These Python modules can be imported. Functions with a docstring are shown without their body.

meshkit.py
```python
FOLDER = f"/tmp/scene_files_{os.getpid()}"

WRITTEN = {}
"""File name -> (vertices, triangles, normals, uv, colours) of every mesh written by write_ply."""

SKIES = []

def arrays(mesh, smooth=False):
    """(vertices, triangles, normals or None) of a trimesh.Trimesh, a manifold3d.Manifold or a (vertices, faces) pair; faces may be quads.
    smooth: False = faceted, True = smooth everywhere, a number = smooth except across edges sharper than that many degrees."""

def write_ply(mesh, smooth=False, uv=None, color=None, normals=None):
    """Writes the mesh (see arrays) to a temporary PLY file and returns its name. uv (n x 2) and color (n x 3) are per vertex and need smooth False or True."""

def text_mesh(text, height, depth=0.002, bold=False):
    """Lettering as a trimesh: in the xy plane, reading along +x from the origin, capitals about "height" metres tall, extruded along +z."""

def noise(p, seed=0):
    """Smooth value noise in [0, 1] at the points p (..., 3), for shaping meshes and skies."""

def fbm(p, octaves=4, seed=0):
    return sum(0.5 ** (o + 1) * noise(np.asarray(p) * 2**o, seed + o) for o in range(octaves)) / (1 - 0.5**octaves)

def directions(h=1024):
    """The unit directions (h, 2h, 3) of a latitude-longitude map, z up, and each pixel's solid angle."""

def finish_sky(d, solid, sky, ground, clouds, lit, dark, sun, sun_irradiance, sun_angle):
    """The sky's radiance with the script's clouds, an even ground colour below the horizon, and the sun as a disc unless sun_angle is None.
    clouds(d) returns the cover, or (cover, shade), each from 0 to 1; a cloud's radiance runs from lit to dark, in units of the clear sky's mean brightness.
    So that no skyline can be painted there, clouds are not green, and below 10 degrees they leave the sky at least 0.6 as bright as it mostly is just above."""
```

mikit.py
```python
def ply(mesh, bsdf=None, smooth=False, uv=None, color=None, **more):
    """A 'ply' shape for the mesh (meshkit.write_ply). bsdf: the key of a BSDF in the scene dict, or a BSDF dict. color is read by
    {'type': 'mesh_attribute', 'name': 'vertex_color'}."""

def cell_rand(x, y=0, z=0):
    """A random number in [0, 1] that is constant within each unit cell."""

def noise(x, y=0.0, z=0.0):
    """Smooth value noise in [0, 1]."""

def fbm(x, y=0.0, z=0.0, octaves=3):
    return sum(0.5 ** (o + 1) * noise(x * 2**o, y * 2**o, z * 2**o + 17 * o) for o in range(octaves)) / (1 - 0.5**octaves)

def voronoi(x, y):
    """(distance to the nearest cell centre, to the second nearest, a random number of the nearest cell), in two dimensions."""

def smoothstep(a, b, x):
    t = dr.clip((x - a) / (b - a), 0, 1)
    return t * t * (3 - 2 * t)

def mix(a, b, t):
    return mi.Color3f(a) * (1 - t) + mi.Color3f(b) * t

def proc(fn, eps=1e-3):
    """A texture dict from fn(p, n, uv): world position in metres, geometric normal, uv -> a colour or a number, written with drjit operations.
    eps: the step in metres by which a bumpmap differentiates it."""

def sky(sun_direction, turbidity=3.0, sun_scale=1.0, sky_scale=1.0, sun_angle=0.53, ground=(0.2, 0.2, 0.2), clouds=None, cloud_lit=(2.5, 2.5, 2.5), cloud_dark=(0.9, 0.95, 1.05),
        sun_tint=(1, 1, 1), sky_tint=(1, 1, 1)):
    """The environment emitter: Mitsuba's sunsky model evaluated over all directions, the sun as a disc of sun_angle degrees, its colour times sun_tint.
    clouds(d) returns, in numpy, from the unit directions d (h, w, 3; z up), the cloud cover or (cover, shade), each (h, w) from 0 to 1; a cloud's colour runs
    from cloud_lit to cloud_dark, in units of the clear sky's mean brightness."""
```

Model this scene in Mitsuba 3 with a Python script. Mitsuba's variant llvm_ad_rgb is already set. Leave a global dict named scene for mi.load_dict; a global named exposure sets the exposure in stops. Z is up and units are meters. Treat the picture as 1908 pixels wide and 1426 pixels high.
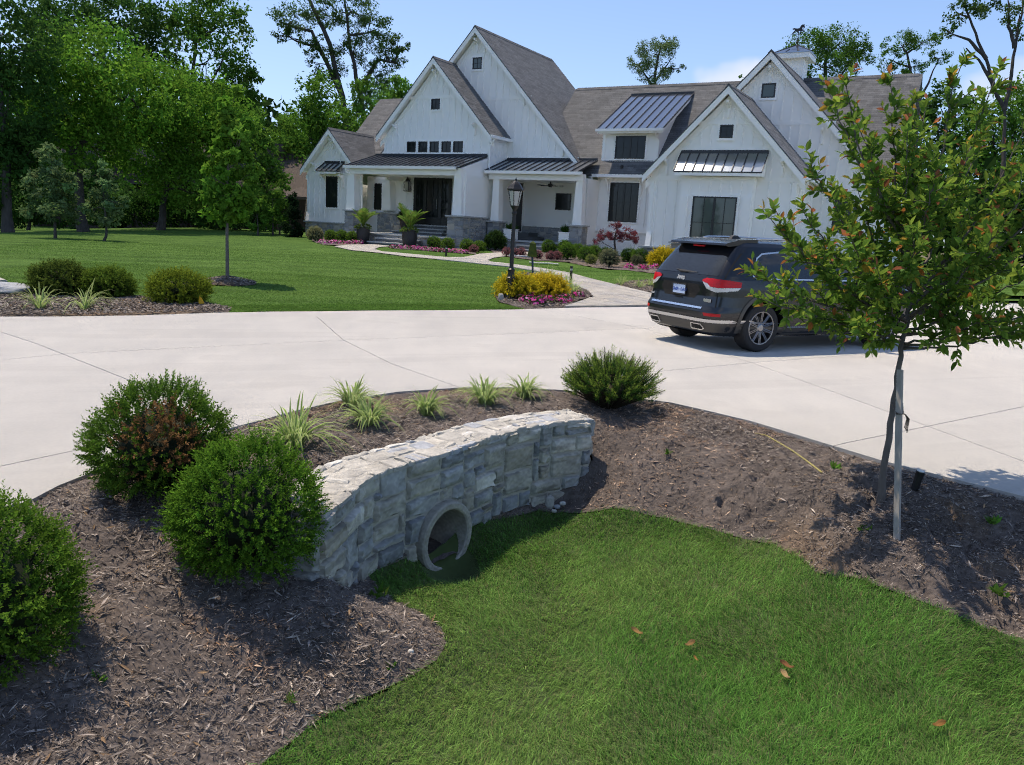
import math
import numpy as np, trimesh, manifold3d, shapely
import drjit as dr, mitsuba as mi, mikit, meshkit
from shapely.geometry import Polygon, LineString, Point, MultiPolygon, box as sbox
from scipy.interpolate import LinearNDInterpolator
from scipy.ndimage import gaussian_filter
from scipy.spatial import Delaunay
from mikit import noise, fbm, voronoi, cell_rand, smoothstep, mix
T = mi.ScalarTransform4f
PI = math.pi

# ---------------------------------------------------------------- camera, sky, exposure
scene, labels = {}, {}
EYE = np.array([0, 0, 1.76])
ROLL, PITCH = math.radians(3.103), math.radians(11.185)
_r, _f, _u = np.array([1, 0, 0.]), np.array([0, math.cos(PITCH), -math.sin(PITCH)]), np.array([0, math.sin(PITCH), math.cos(PITCH)])
UPV = -math.sin(ROLL) * _r + math.cos(ROLL) * _u
scene['camera'] = {'type': 'perspective', 'fov': 65.87, 'fov_axis': 'x', 'near_clip': 0.05, 'far_clip': 900.0,
                   'to_world': T().look_at(origin=EYE.tolist(), target=(EYE + _f).tolist(), up=UPV.tolist())}
SUN = (-0.31, 0.25, 0.917)
exposure = 1.8


def clouds(d):
    az = np.degrees(np.arctan2(d[..., 0], d[..., 1]))
    el = np.degrees(np.arcsin(np.clip(d[..., 2], -1, 1)))
    n = meshkit.fbm(d * 9.0, 5, 3)
    n2 = meshkit.fbm(d * 26.0, 4, 8)
    band = np.clip((n - 0.56) * 5.0, 0, 1) * np.clip((n2 - 0.2) * 2, 0, 1) * np.clip((el - 2) / 6, 0, 1) * 0.55
    puff = 0.0
    for a0, e0, ra, re, s in ((14.2, 10.2, 2.6, 1.3, 0.75), (25.2, 15.4, 1.7, .6, 0.4), (31, 9.5, 4, 1.6, 0.6), (-62, 20, 14, 5, 0.6), (80, 24, 20, 6, 0.7), (150, 30, 30, 9, 0.7), (-130, 26, 24, 8, 0.7)):
        r = ((az - a0) / ra) ** 2 + ((el - e0) / re) ** 2 - (n2 - 0.5) * 2.6
        puff = np.maximum(puff, np.clip(1.15 - r, 0, 1) * s)
    return np.clip(np.maximum(band * (np.abs(az) > 45), puff), 0, 1)


scene['sky'] = mikit.sky(SUN, turbidity=3.5, sky_scale=1.40, sun_scale=0.97, sky_tint=(1.0, 0.99, 1.0), clouds=clouds, cloud_lit=(1.75, 1.78, 1.9), cloud_dark=(1.5, 1.5, 1.6))

# ---------------------------------------------------------------- helpers
def nrm(a):
    a = np.asarray(a, float)
    return a / np.maximum(np.linalg.norm(a, axis=-1, keepdims=True), 1e-12)


_taken = set()


def key_of(name):
    if name not in _taken:
        _taken.add(name)
        return name
    i = 1
    while f'{name}_{i:03d}' in _taken:
        i += 1
    k = f'{name}_{i:03d}'
    _taken.add(k)
    return k


def tag(key, label=None, cat=None, group=None, kind=None):
    d = {}
    if label: d['label'] = label
    if cat: d['category'] = cat
    if group: d['group'] = group
    if kind: d['kind'] = kind
    labels[key] = d


def thing(name, label, cat, group=None):
    k = key_of(name)
    tag(k, label, cat, group)
    return k


def put(name, mesh, mat, parent=None, smooth=False, color=None, label=None, cat=None, group=None, kind=None):
    k = key_of((parent + '__' if parent else '') + name)
    v, f = (np.asarray(mesh.vertices), np.asarray(mesh.faces)) if hasattr(mesh, 'vertices') else mesh
    if color is not None:
        color = np.broadcast_to(np.asarray(color, float), (len(v), 3))
    scene[k] = mikit.ply((v, f), mat, smooth=smooth, color=color)
    if label or cat or group or kind:
        tag(k, label, cat, group, kind)
    return k


def join(ms):
    ms = [m for m in ms if len(m[0])]
    off, V, F = 0, [], []
    for m in ms:
        V.append(np.asarray(m[0], float)); F.append(np.asarray(m[1]) + off); off += len(m[0])
    return np.vstack(V), np.vstack(F)


_BF = np.array([[0, 2, 3], [0, 3, 1], [4, 5, 7], [4, 7, 6], [0, 1, 5], [0, 5, 4], [2, 6, 7], [2, 7, 3], [0, 4, 6], [0, 6, 2], [1, 3, 7], [1, 7, 5]])


def bx(x0, x1, y0, y1, z0, z1):
    v = np.array([[x, y, z] for z in (z0, z1) for y in (y0, y1) for x in (x0, x1)], float)
    return v, _BF


def prism(poly, h0, h1, axes='xy'):
    """polygon extruded along the third axis; axes: which world axes the polygon's two coordinates are"""
    p = poly if hasattr(poly, 'exterior') else Polygon(poly)
    m = trimesh.creation.extrude_polygon(p, h1 - h0, engine='earcut')
    v, f = np.array(m.vertices), np.array(m.faces)
    v[:, 2] += h0
    if axes == 'xy': return v, f
    if axes == 'xz': return v[:, [0, 2, 1]], f[:, ::-1]
    return v[:, [2, 0, 1]], f                      # 'yz' along x


def tube(pts, rad, n=6, caps=True):
    p = np.asarray(pts, float)
    r = np.broadcast_to(np.asarray(rad, float), (len(p),))
    t = nrm(np.gradient(p, axis=0))
    a = nrm(np.cross(t, np.where(np.abs(t[:, 2:]) < 0.9, [0, 0, 1.0], [1.0, 0, 0])))
    for i in range(1, len(p)):
        q = a[i - 1] - t[i] * (a[i - 1] @ t[i])
        a[i] = q / (np.linalg.norm(q) + 1e-12)
    b = np.cross(t, a)
    ang = np.arange(n) * 2 * PI / n
    v = (p[:, None] + r[:, None, None] * (np.cos(ang)[None, :, None] * a[:, None] + np.sin(ang)[None, :, None] * b[:, None])).reshape(-1, 3)
    i, j = np.meshgrid(np.arange(len(p) - 1), np.arange(n), indexing='ij')
    q = np.stack([i * n + j, i * n + (j + 1) % n, (i + 1) * n + (j + 1) % n, (i + 1) * n + j], -1).reshape(-1, 4)
    f = np.vstack([q[:, [0, 1, 2]], q[:, [0, 2, 3]]])
    if caps:
        m = len(v); v = np.vstack([v, p[:1], p[-1:]])
        k = np.arange(n)
        f = np.vstack([f, np.stack([k * 0 + m, (k + 1) % n, k], 1), np.stack([k * 0 + m + 1, (len(p) - 1) * n + k, (len(p) - 1) * n + (k + 1) % n], 1)])
    return v, f


def lathe(prof, n=20, at=(0, 0, 0)):
    p = np.array(prof, float)
    ang = np.arange(n) * 2 * PI / n
    v = np.stack([p[:, None, 0] * np.cos(ang), p[:, None, 0] * np.sin(ang), np.repeat(p[:, 1:2], n, 1)], -1).reshape(-1, 3) + np.asarray(at, float)
    i, j = np.meshgrid(np.arange(len(p) - 1), np.arange(n), indexing='ij')
    q = np.stack([i * n + j, i * n + (j + 1) % n, (i + 1) * n + (j + 1) % n, (i + 1) * n + j], -1).reshape(-1, 4)
    return v, np.vstack([q[:, [0, 1, 2]], q[:, [0, 2, 3]]])


def ellipsoid(c, r, n=2, jitter=0.0, seed=0):
    m = trimesh.creation.icosphere(n)
    v = np.array(m.vertices)
    if jitter:
        v = v * (1 + jitter * (meshkit.fbm(v * 2.3 + seed, 3, seed)[:, None] - 0.5))
    return v * np.asarray(r, float) + np.asarray(c, float), np.array(m.faces)


def leafcards(P, D, N, L, W, fold=0.25):
    """one folded leaf of two triangles each: base P, direction D, normal N"""
    D = nrm(D); S = nrm(np.cross(D, N)); N = np.cross(S, D)
    L = np.broadcast_to(L, (len(P),))[:, None]; W = np.broadcast_to(W, (len(P),))[:, None]
    mid = P + D * L * 0.48
    v = np.stack([P, mid + S * W / 2 + N * W * fold, P + D * L, mid - S * W / 2 + N * W * fold], 1).reshape(-1, 3)
    k = np.arange(len(P))[:, None] * 4
    return v, np.vstack([k + [0, 1, 2], k + [0, 2, 3]])


def blades(P, H, W, lean, az, bend, taper=0.6):
    """grass blades of three triangles"""
    n = len(P)
    d = np.stack([np.cos(az), np.sin(az), 0 * az], 1)
    s = np.stack([-np.sin(az), np.cos(az), 0 * az], 1) * (W / 2)[:, None]
    up = np.array([0, 0, 1.0])
    m = P + up * (H * 0.55)[:, None] + d * (lean * H * 0.4)[:, None]
    t = P + up * (H * (1 - 0.35 * bend))[:, None] + d * (lean * H + bend * H * 0.5)[:, None]
    v = np.stack([P - s, P + s, m + s * taper, m - s * taper, t], 1).reshape(-1, 3)
    k = np.arange(n)[:, None] * 5
    return v, np.vstack([k + [0, 1, 2], k + [0, 2, 3], k + [3, 2, 4]])


def tint(base, n, rng, vb=0.25, hue=0.12):
    """natural leaf to leaf colour variation"""
    c = np.asarray(base, float) * np.exp(rng.normal(0, vb, (n, 1))) * np.exp(rng.normal(0, hue, (n, 3)))
    return np.clip(c, 0.002, 0.95)


def sphere_dirs(n, rng):
    return nrm(rng.normal(0, 1, (n, 3)))


# ---------------------------------------------------------------- materials
def bsdf(name, d):
    scene[name] = d
    return name


def flat(name, rgb, rough=0.5, metal=0.0, **k):
    return bsdf(name, {'type': 'twosided', 'b': {'type': 'principled', 'base_color': {'type': 'rgb', 'value': list(rgb)}, 'roughness': rough, 'metallic': metal, **k}})


def procmat(name, fn, rough=0.8, bump=None, scale=0.01, eps=2e-3, **k):
    b = {'type': 'principled', 'base_color': mikit.proc(fn), 'roughness': rough, **k}
    if bump is not None:
        b = {'type': 'bumpmap', 'arbitrary': mikit.proc(bump, eps), 'scale': scale, 'b': b}
    return bsdf(name, {'type': 'twosided', 'b': b})


VC = {'type': 'mesh_attribute', 'name': 'vertex_color'}
bsdf('leaf_mat', {'type': 'principledthin', 'base_color': VC, 'roughness': 0.5, 'diff_trans': 0.9, 'spec_trans': 0.0, 'eta': 1.35})
bsdf('matte_mat', {'type': 'twosided', 'b': {'type': 'principled', 'base_color': VC, 'roughness': 0.75, 'specular': 0.3}})
flat('white_trim', (0.84, 0.835, 0.81), 0.45)
procmat('white_siding', lambda p, n, uv: mix((0.80, 0.795, 0.77), (0.85, 0.845, 0.82), fbm(p.x * 0.9, p.y * 0.9, p.z * 0.7)), 0.55)
procmat('white_brick', lambda p, n, uv: mix((0.72, 0.72, 0.69), (0.82, 0.815, 0.79), noise(p.x * 9, p.y * 9, p.z * 14)), 0.6)
flat('metal_roof', (0.30, 0.34, 0.40), 0.13, 0.9)
flat('shaded_seam_metal', (0.035, 0.038, 0.045), 0.45, 0.3)  # same roof metal, darkened to paint in the side shading of the seams
flat('black_frame', (0.012, 0.0125, 0.014), 0.35)
bsdf('dark_glass', {'type': 'twosided', 'b': {'type': 'principled', 'base_color': {'type': 'rgb', 'value': [0.012, 0.016, 0.016]}, 'roughness': 0.04, 'specular': 0.35}})
bsdf('blind_glass', {'type': 'twosided', 'b': {'type': 'principled', 'base_color': {'type': 'rgb', 'value': [0.075, 0.095, 0.085]}, 'roughness': 0.05, 'specular': 0.6}})
flat('slate_cap', (0.36, 0.37, 0.37), 0.7)
flat('dark_slate', (0.10, 0.105, 0.11), 0.6)


def _shingle(p, n, uv):
    along = dr.select(dr.abs(n.x * 0.499 + n.y * 0.866) > dr.abs(n.x * 0.866 - n.y * 0.499), p.x * 0.866 - p.y * 0.499, p.x * 0.499 + p.y * 0.866)
    r = p.z / 0.105
    row = dr.floor(r)
    c = cell_rand(along / 0.24 + cell_rand(row, 7, 3) * 0.9, row, 5)
    c2 = cell_rand(along / 0.62 + cell_rand(row, 2, 9), row, 8)
    fr = r - row
    k = 0.62 + 0.5 * c * 0.6 + 0.28 * c2
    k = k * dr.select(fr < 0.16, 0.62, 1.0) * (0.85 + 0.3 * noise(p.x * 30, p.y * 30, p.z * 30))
    return mix((0.100, 0.108, 0.118), (0.116, 0.121, 0.129), c2) * k


procmat('shingle', _shingle, 0.9)


def _conc(g0, so):
    def _concrete(p, n, uv):
        a = fbm(p.x * 0.35 + so, p.y * 0.35, 1.0, 4)
        b = fbm(p.x * 2.2 + 9, p.y * 1.1, 2.0, 4)
        slab = noise(p.x * 0.11 + 3, p.y * 0.13 + 8)
        c = noise(p.x * 60, p.y * 60)
        u = p.x * 0.92 + p.y * 0.38
        w = -p.x * 0.38 + p.y * 0.92
        st = fbm(u * 0.22, w * 2.6, 4.0, 4)
        k = 0.90 + 0.12 * a + 0.12 * (b - 0.5) + 0.05 * (c - 0.5) + 0.10 * (st - 0.5) - 0.08 * smoothstep(0.58, 0.76, st) + 0.07 * (slab - 0.5) - 0.05 * smoothstep(0.74, 0.80, noise(p.x * 1.9 + so, p.y * 1.9)) * smoothstep(0.5, 0.7, b)
        return mix((0.340, 0.336, 0.324), (0.362, 0.354, 0.336), b) * (k * g0)
    return _concrete


for _i, (_g, _o) in enumerate(((1.0, 0.0), (0.965, 7.0), (1.03, 13.0))):
    procmat(f'concrete_{_i}', _conc(_g, _o), 0.85)
procmat('culvert_concrete', lambda p, n, uv: mix((0.26, 0.245, 0.21), (0.40, 0.38, 0.33), fbm(p.x * 9, p.y * 9, p.z * 9)) * (0.75 + 0.4 * noise(p.x * 55, p.y * 55, p.z * 55)), 0.9, bump=lambda p, n, uv: noise(p.x * 70, p.y * 70, p.z * 70), scale=0.004)
flat('joint_dark', (0.25, 0.24, 0.225), 0.95)
for _i, _c in enumerate(((0.27, 0.26, 0.245), (0.30, 0.285, 0.26), (0.24, 0.237, 0.232), (0.285, 0.27, 0.245))):
    procmat(f'paver_{_i}', (lambda c: lambda p, n, uv: mi.Color3f(c) * (0.82 + 0.36 * fbm(p.x * 3, p.y * 3, 1.0)) * (0.9 + 0.2 * noise(p.x * 40, p.y * 40)))(_c), 0.85)


def _mulch(p, n, uv):
    a = fbm(p.x * 1.3, p.y * 1.3, 0.0, 3)
    b = noise(p.x * 34 + 40 * noise(p.x * 3, p.y * 3), p.y * 60, p.z * 30)
    c = fbm(p.x * 5, p.y * 5, 3.0, 3)
    soil = smoothstep(0.56, 0.72, fbm(p.x * 0.9 + 4, p.y * 0.9, 7.0, 3))
    base = mix((0.042, 0.034, 0.031), (0.145, 0.122, 0.110), b * 0.7 + a * 0.3)
    base = mix(base, (0.17, 0.115, 0.065), soil * 0.45)
    return base * (0.7 + 0.6 * c)


procmat('mulch', _mulch, 0.95, bump=lambda p, n, uv: fbm(p.x * 28, p.y * 28, p.z * 28, 3), scale=0.02, eps=4e-3)


def _lawn(p, n, uv):
    s = dr.sin((p.x * 0.985 + p.y * 0.17) * 0.0 + (p.y * 0.97 - p.x * 0.24) * 5.2 + 1.5 * noise(p.x * 0.2, p.y * 0.2))
    a = fbm(p.x * 0.5, p.y * 0.5, 0.0, 4)
    b = noise(p.x * 8, p.y * 8)
    d = fbm(p.x * 1.1 + 5, p.y * 2.6, 4.0, 3)
    k = 0.86 + 0.09 * s + 0.22 * (a - 0.5) + 0.16 * (b - 0.5) + 0.35 * (d - 0.5)
    return mix((0.046, 0.099, 0.020), (0.074, 0.130, 0.029), d * 0.6 + 0.4 * a) * k


procmat('lawn_base', _lawn, 0.9, bump=lambda p, n, uv: noise(p.x * 22, p.y * 22, p.z * 22), scale=0.012, eps=1e-2, specular=0.05)
procmat('dirt', lambda p, n, uv: mix((0.06, 0.06, 0.03), (0.12, 0.10, 0.06), fbm(p.x * 0.7, p.y * 0.7, 0.0, 4)), 0.95)
procmat('swale_soil', lambda p, n, uv: mix((0.030, 0.050, 0.014), (0.06, 0.085, 0.024), fbm(p.x * 6, p.y * 6, 0.0, 4)), 0.95)
procmat('bark', lambda p, n, uv: mix((0.022, 0.020, 0.018), (0.080, 0.070, 0.062), fbm(p.x * 14, p.y * 14, p.z * 3.0, 4)), 0.9, bump=lambda p, n, uv: fbm(p.x * 20, p.y * 20, p.z * 4, 3), scale=0.02)
procmat('smooth_bark', lambda p, n, uv: mix((0.075, 0.062, 0.055), (0.15, 0.13, 0.115), fbm(p.x * 40, p.y * 40, p.z * 9, 3)), 0.8, bump=lambda p, n, uv: fbm(p.x * 60, p.y * 60, p.z * 14, 3), scale=0.004)
procmat('stake_wood', lambda p, n, uv: mix((0.20, 0.185, 0.165), (0.36, 0.335, 0.30), fbm(p.x * 60, p.y * 60, p.z * 3, 3)), 0.85)
_STN = [(0.32, 0.325, 0.315), (0.245, 0.255, 0.265), (0.38, 0.365, 0.32), (0.32, 0.30, 0.255), (0.54, 0.52, 0.47)]
for _i, _c in enumerate(_STN):
    def _fn(c, s):
        def g(p, n, uv):
            a = fbm(p.x * 7 + s, p.y * 7, p.z * 9, 4)
            b = noise(p.x * 42, p.y * 42 + s, p.z * 42)
            v = fbm(p.x * 3 + 2 * a, p.y * 3 + s, p.z * 16, 3)
            return mix(mi.Color3f(c) * 0.50, mi.Color3f(c) * 1.45, a) * (0.78 + 0.44 * b) * (1.0 - 0.35 * smoothstep(0.55, 0.7, v))
        return g
    procmat(f'stone_{_i}', _fn(_c, _i * 3.7), 0.85, bump=lambda p, n, uv: fbm(p.x * 26, p.y * 26, p.z * 30, 4), scale=0.018)
_CAPS = [(0.365, 0.355, 0.325), (0.30, 0.32, 0.35), (0.40, 0.385, 0.345), (0.46, 0.455, 0.43)]
for _i, _c in enumerate(_CAPS):
    procmat(f'cap_stone_{_i}', (lambda c, s: lambda p, n, uv: mi.Color3f(c) * (0.70 + 0.55 * fbm(p.x * 9 + s, p.y * 9, 2.0, 4)) * (0.9 + 0.2 * noise(p.x * 60, p.y * 60, p.z * 60)))(_c, _i * 5.1), 0.9, bump=lambda p, n, uv: fbm(p.x * 24, p.y * 24, p.z * 24, 4), scale=0.02)
procmat('mortar', lambda p, n, uv: mix((0.32, 0.31, 0.28), (0.42, 0.405, 0.365), fbm(p.x * 12, p.y * 12, p.z * 12)), 0.95, bump=lambda p, n, uv: noise(p.x * 90, p.y * 90, p.z * 90), scale=0.004)
flat('post_black', (0.014, 0.014, 0.016), 0.42, 0.2)
flat('pot_black', (0.022, 0.022, 0.025), 0.5)
flat('dark_wood', (0.05, 0.036, 0.028), 0.7)
flat('brown_roof', (0.062, 0.050, 0.043), 0.9)
flat('umbrella_cloth', (0.22, 0.185, 0.155), 0.9)
flat('frosted', (0.42, 0.42, 0.39), 0.25)

# ---------------------------------------------------------------- terrain heights (survey points x, y, z)
CP = np.array( [[-2.84, 4.45, 0.0], [-2.77, 5.03, 0.0], [-2.57, 5.62, 0.0], [-2.28, 6.37, 0.0], [-1.64, 7.57, 0.0], [-0.55, 8.47, 0.0], [0.34, 8.63, 0.0], [0.98, 8.45, -0.0], [1.71, 8.28, -0.0], [2.38, 7.6, 0.0], [2.72, 7.06, 0.0], [3.15, 6.38, 0.0], [3.83, 5.62, 0.0], [-7.82, 11.89, 0.0], [-5.25, 13.73, 0.0], [-0.09, 16.98, 0.0], [3.12, 19.3, 0.0], [-2.59, 10.54, 0.0], [2.57, 10.9, 0.0], [-3.74, 8.24, 0.0], [5.61, 10.98, 0.0], [13.24, 20.83, 0.0], [-2.19, 4.69, -0.05], [-1.43, 4.23, -0.33], [-1.93, 3.8, -0.2], [-2.05, 3.15, -0.25], [-1.89, 2.68, -0.38], [-1.51, 3.22, -0.42], [-1.16, 3.64, -0.52], [-1.05, 3.07, -0.62], [-0.86, 3.55, -0.68], [-0.29, 4.43, -0.73], [-1.19, 4.36, -0.5], [-2.45, 3.57, -0.12], [-2.42, 4.25, -0.05], [1.41, 6.39, -0.6], [0.53, 6.9, -0.74], [2.14, 5.24, -0.5], [1.94, 5.84, -0.56], [2.69, 4.83, -0.47], [3.14, 4.42, -0.5], [2.81, 5.68, -0.12], [2.75, 5.26, -0.25], [1.22, 6.78, -0.33], [2.09, 6.53, -0.2], [1.54, 7.33, -0.06], [1.83, 6.31, -0.38], [2.48, 5.6, -0.3], [3.2, 5.18, -0.25], [0.1, 3.47, -0.85], [1.26, 4.58, -0.76], [0.25, 4.9, -0.8], [0.72, 6.18, -0.77], [2.03, 4.01, -0.72], [2.63, 3.5, -0.72], [3.02, 4.15, -0.58], [-0.61, 3.66, -0.74], [-0.33, 5.38, -0.79], [1.93, 4.59, -0.65], [-1.25, 5.45, 0.0], [-1.5, 5.0, -0.02], [-1.45, 4.4, -0.2], [-0.66, 6.28, 0.0], [-0.14, 6.97, 0.0], [0.3, 7.3, 0.0], [0.65, 7.52, 0.0], [1.0, 7.35, -0.1], [-1.03, 4.52, -0.42], [-1.12, 4.3, -0.30], [-1.35, 4.22, -0.26], [-1.0, 4.85, -0.62], [-0.98, 5.12, -0.69], [-0.63, 5.58, -0.73], [-0.32, 6.0, -0.77], [-0.12, 6.33, -0.76], [0.31, 6.82, -0.76], [0.55, 6.98, -0.66], [0.82, 7.12, -0.46], [0.0, 2.2, -0.75], [0.0, 0.8, -0.3], [0.0, -0.5, 0.1], [-2.0, 0.8, -0.1], [2.2, 1.0, -0.4], [4.0, 2.5, -0.45], [6.0, 3.3, -0.1], [6.5, 4.6, 0.0], [8.0, 3.0, 0.0], [5.0, 5.0, 0.0], [5.0, 0.0, 0.0], [-4.0, 0.0, 0.0], [-3.2, 2.6, -0.05], [-4.2, 3.9, 0.0], [-6.0, 2.0, 0.0], [-8.0, 6.0, 0.0], [0.0, -4.0, 0.0], [-10.0, -4.0, 0.0], [10.0, -4.0, 0.0], [12.0, 4.0, 0.0], [12.0, 12.0, 0.0], [9.0, 16.0, 0.0], [-24.01, 48.46, 0.46], [-21.52, 52.79, 0.6], [-17.02, 60.59, 0.6], [-16.22, 43.97, 0.46], [-13.72, 48.3, 0.6], [-9.23, 56.1, 0.6], [-9.28, 39.97, 0.46], [-6.79, 44.3, 0.6], [-2.29, 52.1, 0.6], [-2.35, 35.98, 0.46], [0.14, 40.31, 0.6], [4.64, 48.11, 0.6], [4.58, 31.98, 0.46], [7.08, 36.32, 0.6], [11.57, 44.12, 0.6], [9.78, 28.99, 0.46], [12.27, 33.32, 0.6], [16.77, 41.12, 0.6], [-12.07, 23.11, 0.33], [-6.61, 24.58, 0.36], [-9.81, 31.04, 0.42], [0.59, 25.05, 0.3], [-14.01, 35.77, 0.44], [-0.88, 30.52, 0.42], [6.55, 27.39, 0.4], [5.78, 22.06, 0.15], [-18.01, 28.84, 0.42], [-21.94, 38.03, 0.35], [-18.95, 43.23, 0.4], [-28.14, 39.3, 0.0], [-29.34, 49.22, -0.1], [-25.2, 28.37, 0.1], [-33.13, 30.63, -0.2], [-44.5, 42.95, -0.3], [-27.69, 62.12, 0.0], [-50.01, 63.44, -0.2], [-30.7, 86.93, 0.3], [3.96, 66.97, 0.5], [29.95, 51.99, 0.5], [13.8, 43.98, 0.5], [47.28, 42.0, 0.2], [14.98, 25.99, 0.15], [23.64, 21.0, 0.0], [14.32, 14.83, 0.0], [24.82, 3.01, 0.0], [40.97, 11.02, 0.0], [-22.0, 21.91, 0.1], [-51.99, 29.95, -0.2], [60.0, 60.0, 0.0], [60.0, 0.0, 0.0], [60.0, -30.0, 0.0], [-90.0, 0.0, -0.2], [-90.0, -30.0, 0.0], [-90.0, 100.0, 0.5], [60.0, 120.0, 0.5], [0.0, 120.0, 0.5], [-40.0, -30.0, 0.0], [0.0, -30.0, 0.0]])
_L = LinearNDInterpolator(CP[:, :2], CP[:, 2])


def _grid(x0, x1, y0, y1, d, s):
    X, Y = np.meshgrid(np.arange(x0, x1, d), np.arange(y0, y1, d), indexing='ij')
    return x0, y0, d, gaussian_filter(np.nan_to_num(_L(X, Y)), s / d, mode='nearest')


_G1, _G2 = _grid(-7, 9, -2, 12, .05, .11), _grid(-85, 58, -28, 115, .5, 1.0)


def _samp(G, x, y):
    x0, y0, d, A = G
    i = np.clip((x - x0) / d, 0, A.shape[0] - 1.001); j = np.clip((y - y0) / d, 0, A.shape[1] - 1.001)
    a, b = i.astype(int), j.astype(int); u, v = i - a, j - b
    return A[a, b] * (1 - u) * (1 - v) + A[a + 1, b] * u * (1 - v) + A[a, b + 1] * (1 - u) * v + A[a + 1, b + 1] * u * v


def gz(x, y):
    x, y = np.asarray(x, float), np.asarray(y, float)
    k = np.clip(np.minimum(np.minimum(x + 7, 9 - x), np.minimum(y + 2, 12 - y)), 0, 1)
    return _samp(_G1, x, y) * k + _samp(_G2, x, y) * (1 - k)


# house frame: u to the right along the front, w away from the street
UF, WD = np.array([0.86646, -0.49924, 0]), np.array([0.49924, 0.86646, 0])


def hxy(u, w):
    return np.array([u * UF[0] + w * WD[0], u * UF[1] + w * WD[1]])


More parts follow.
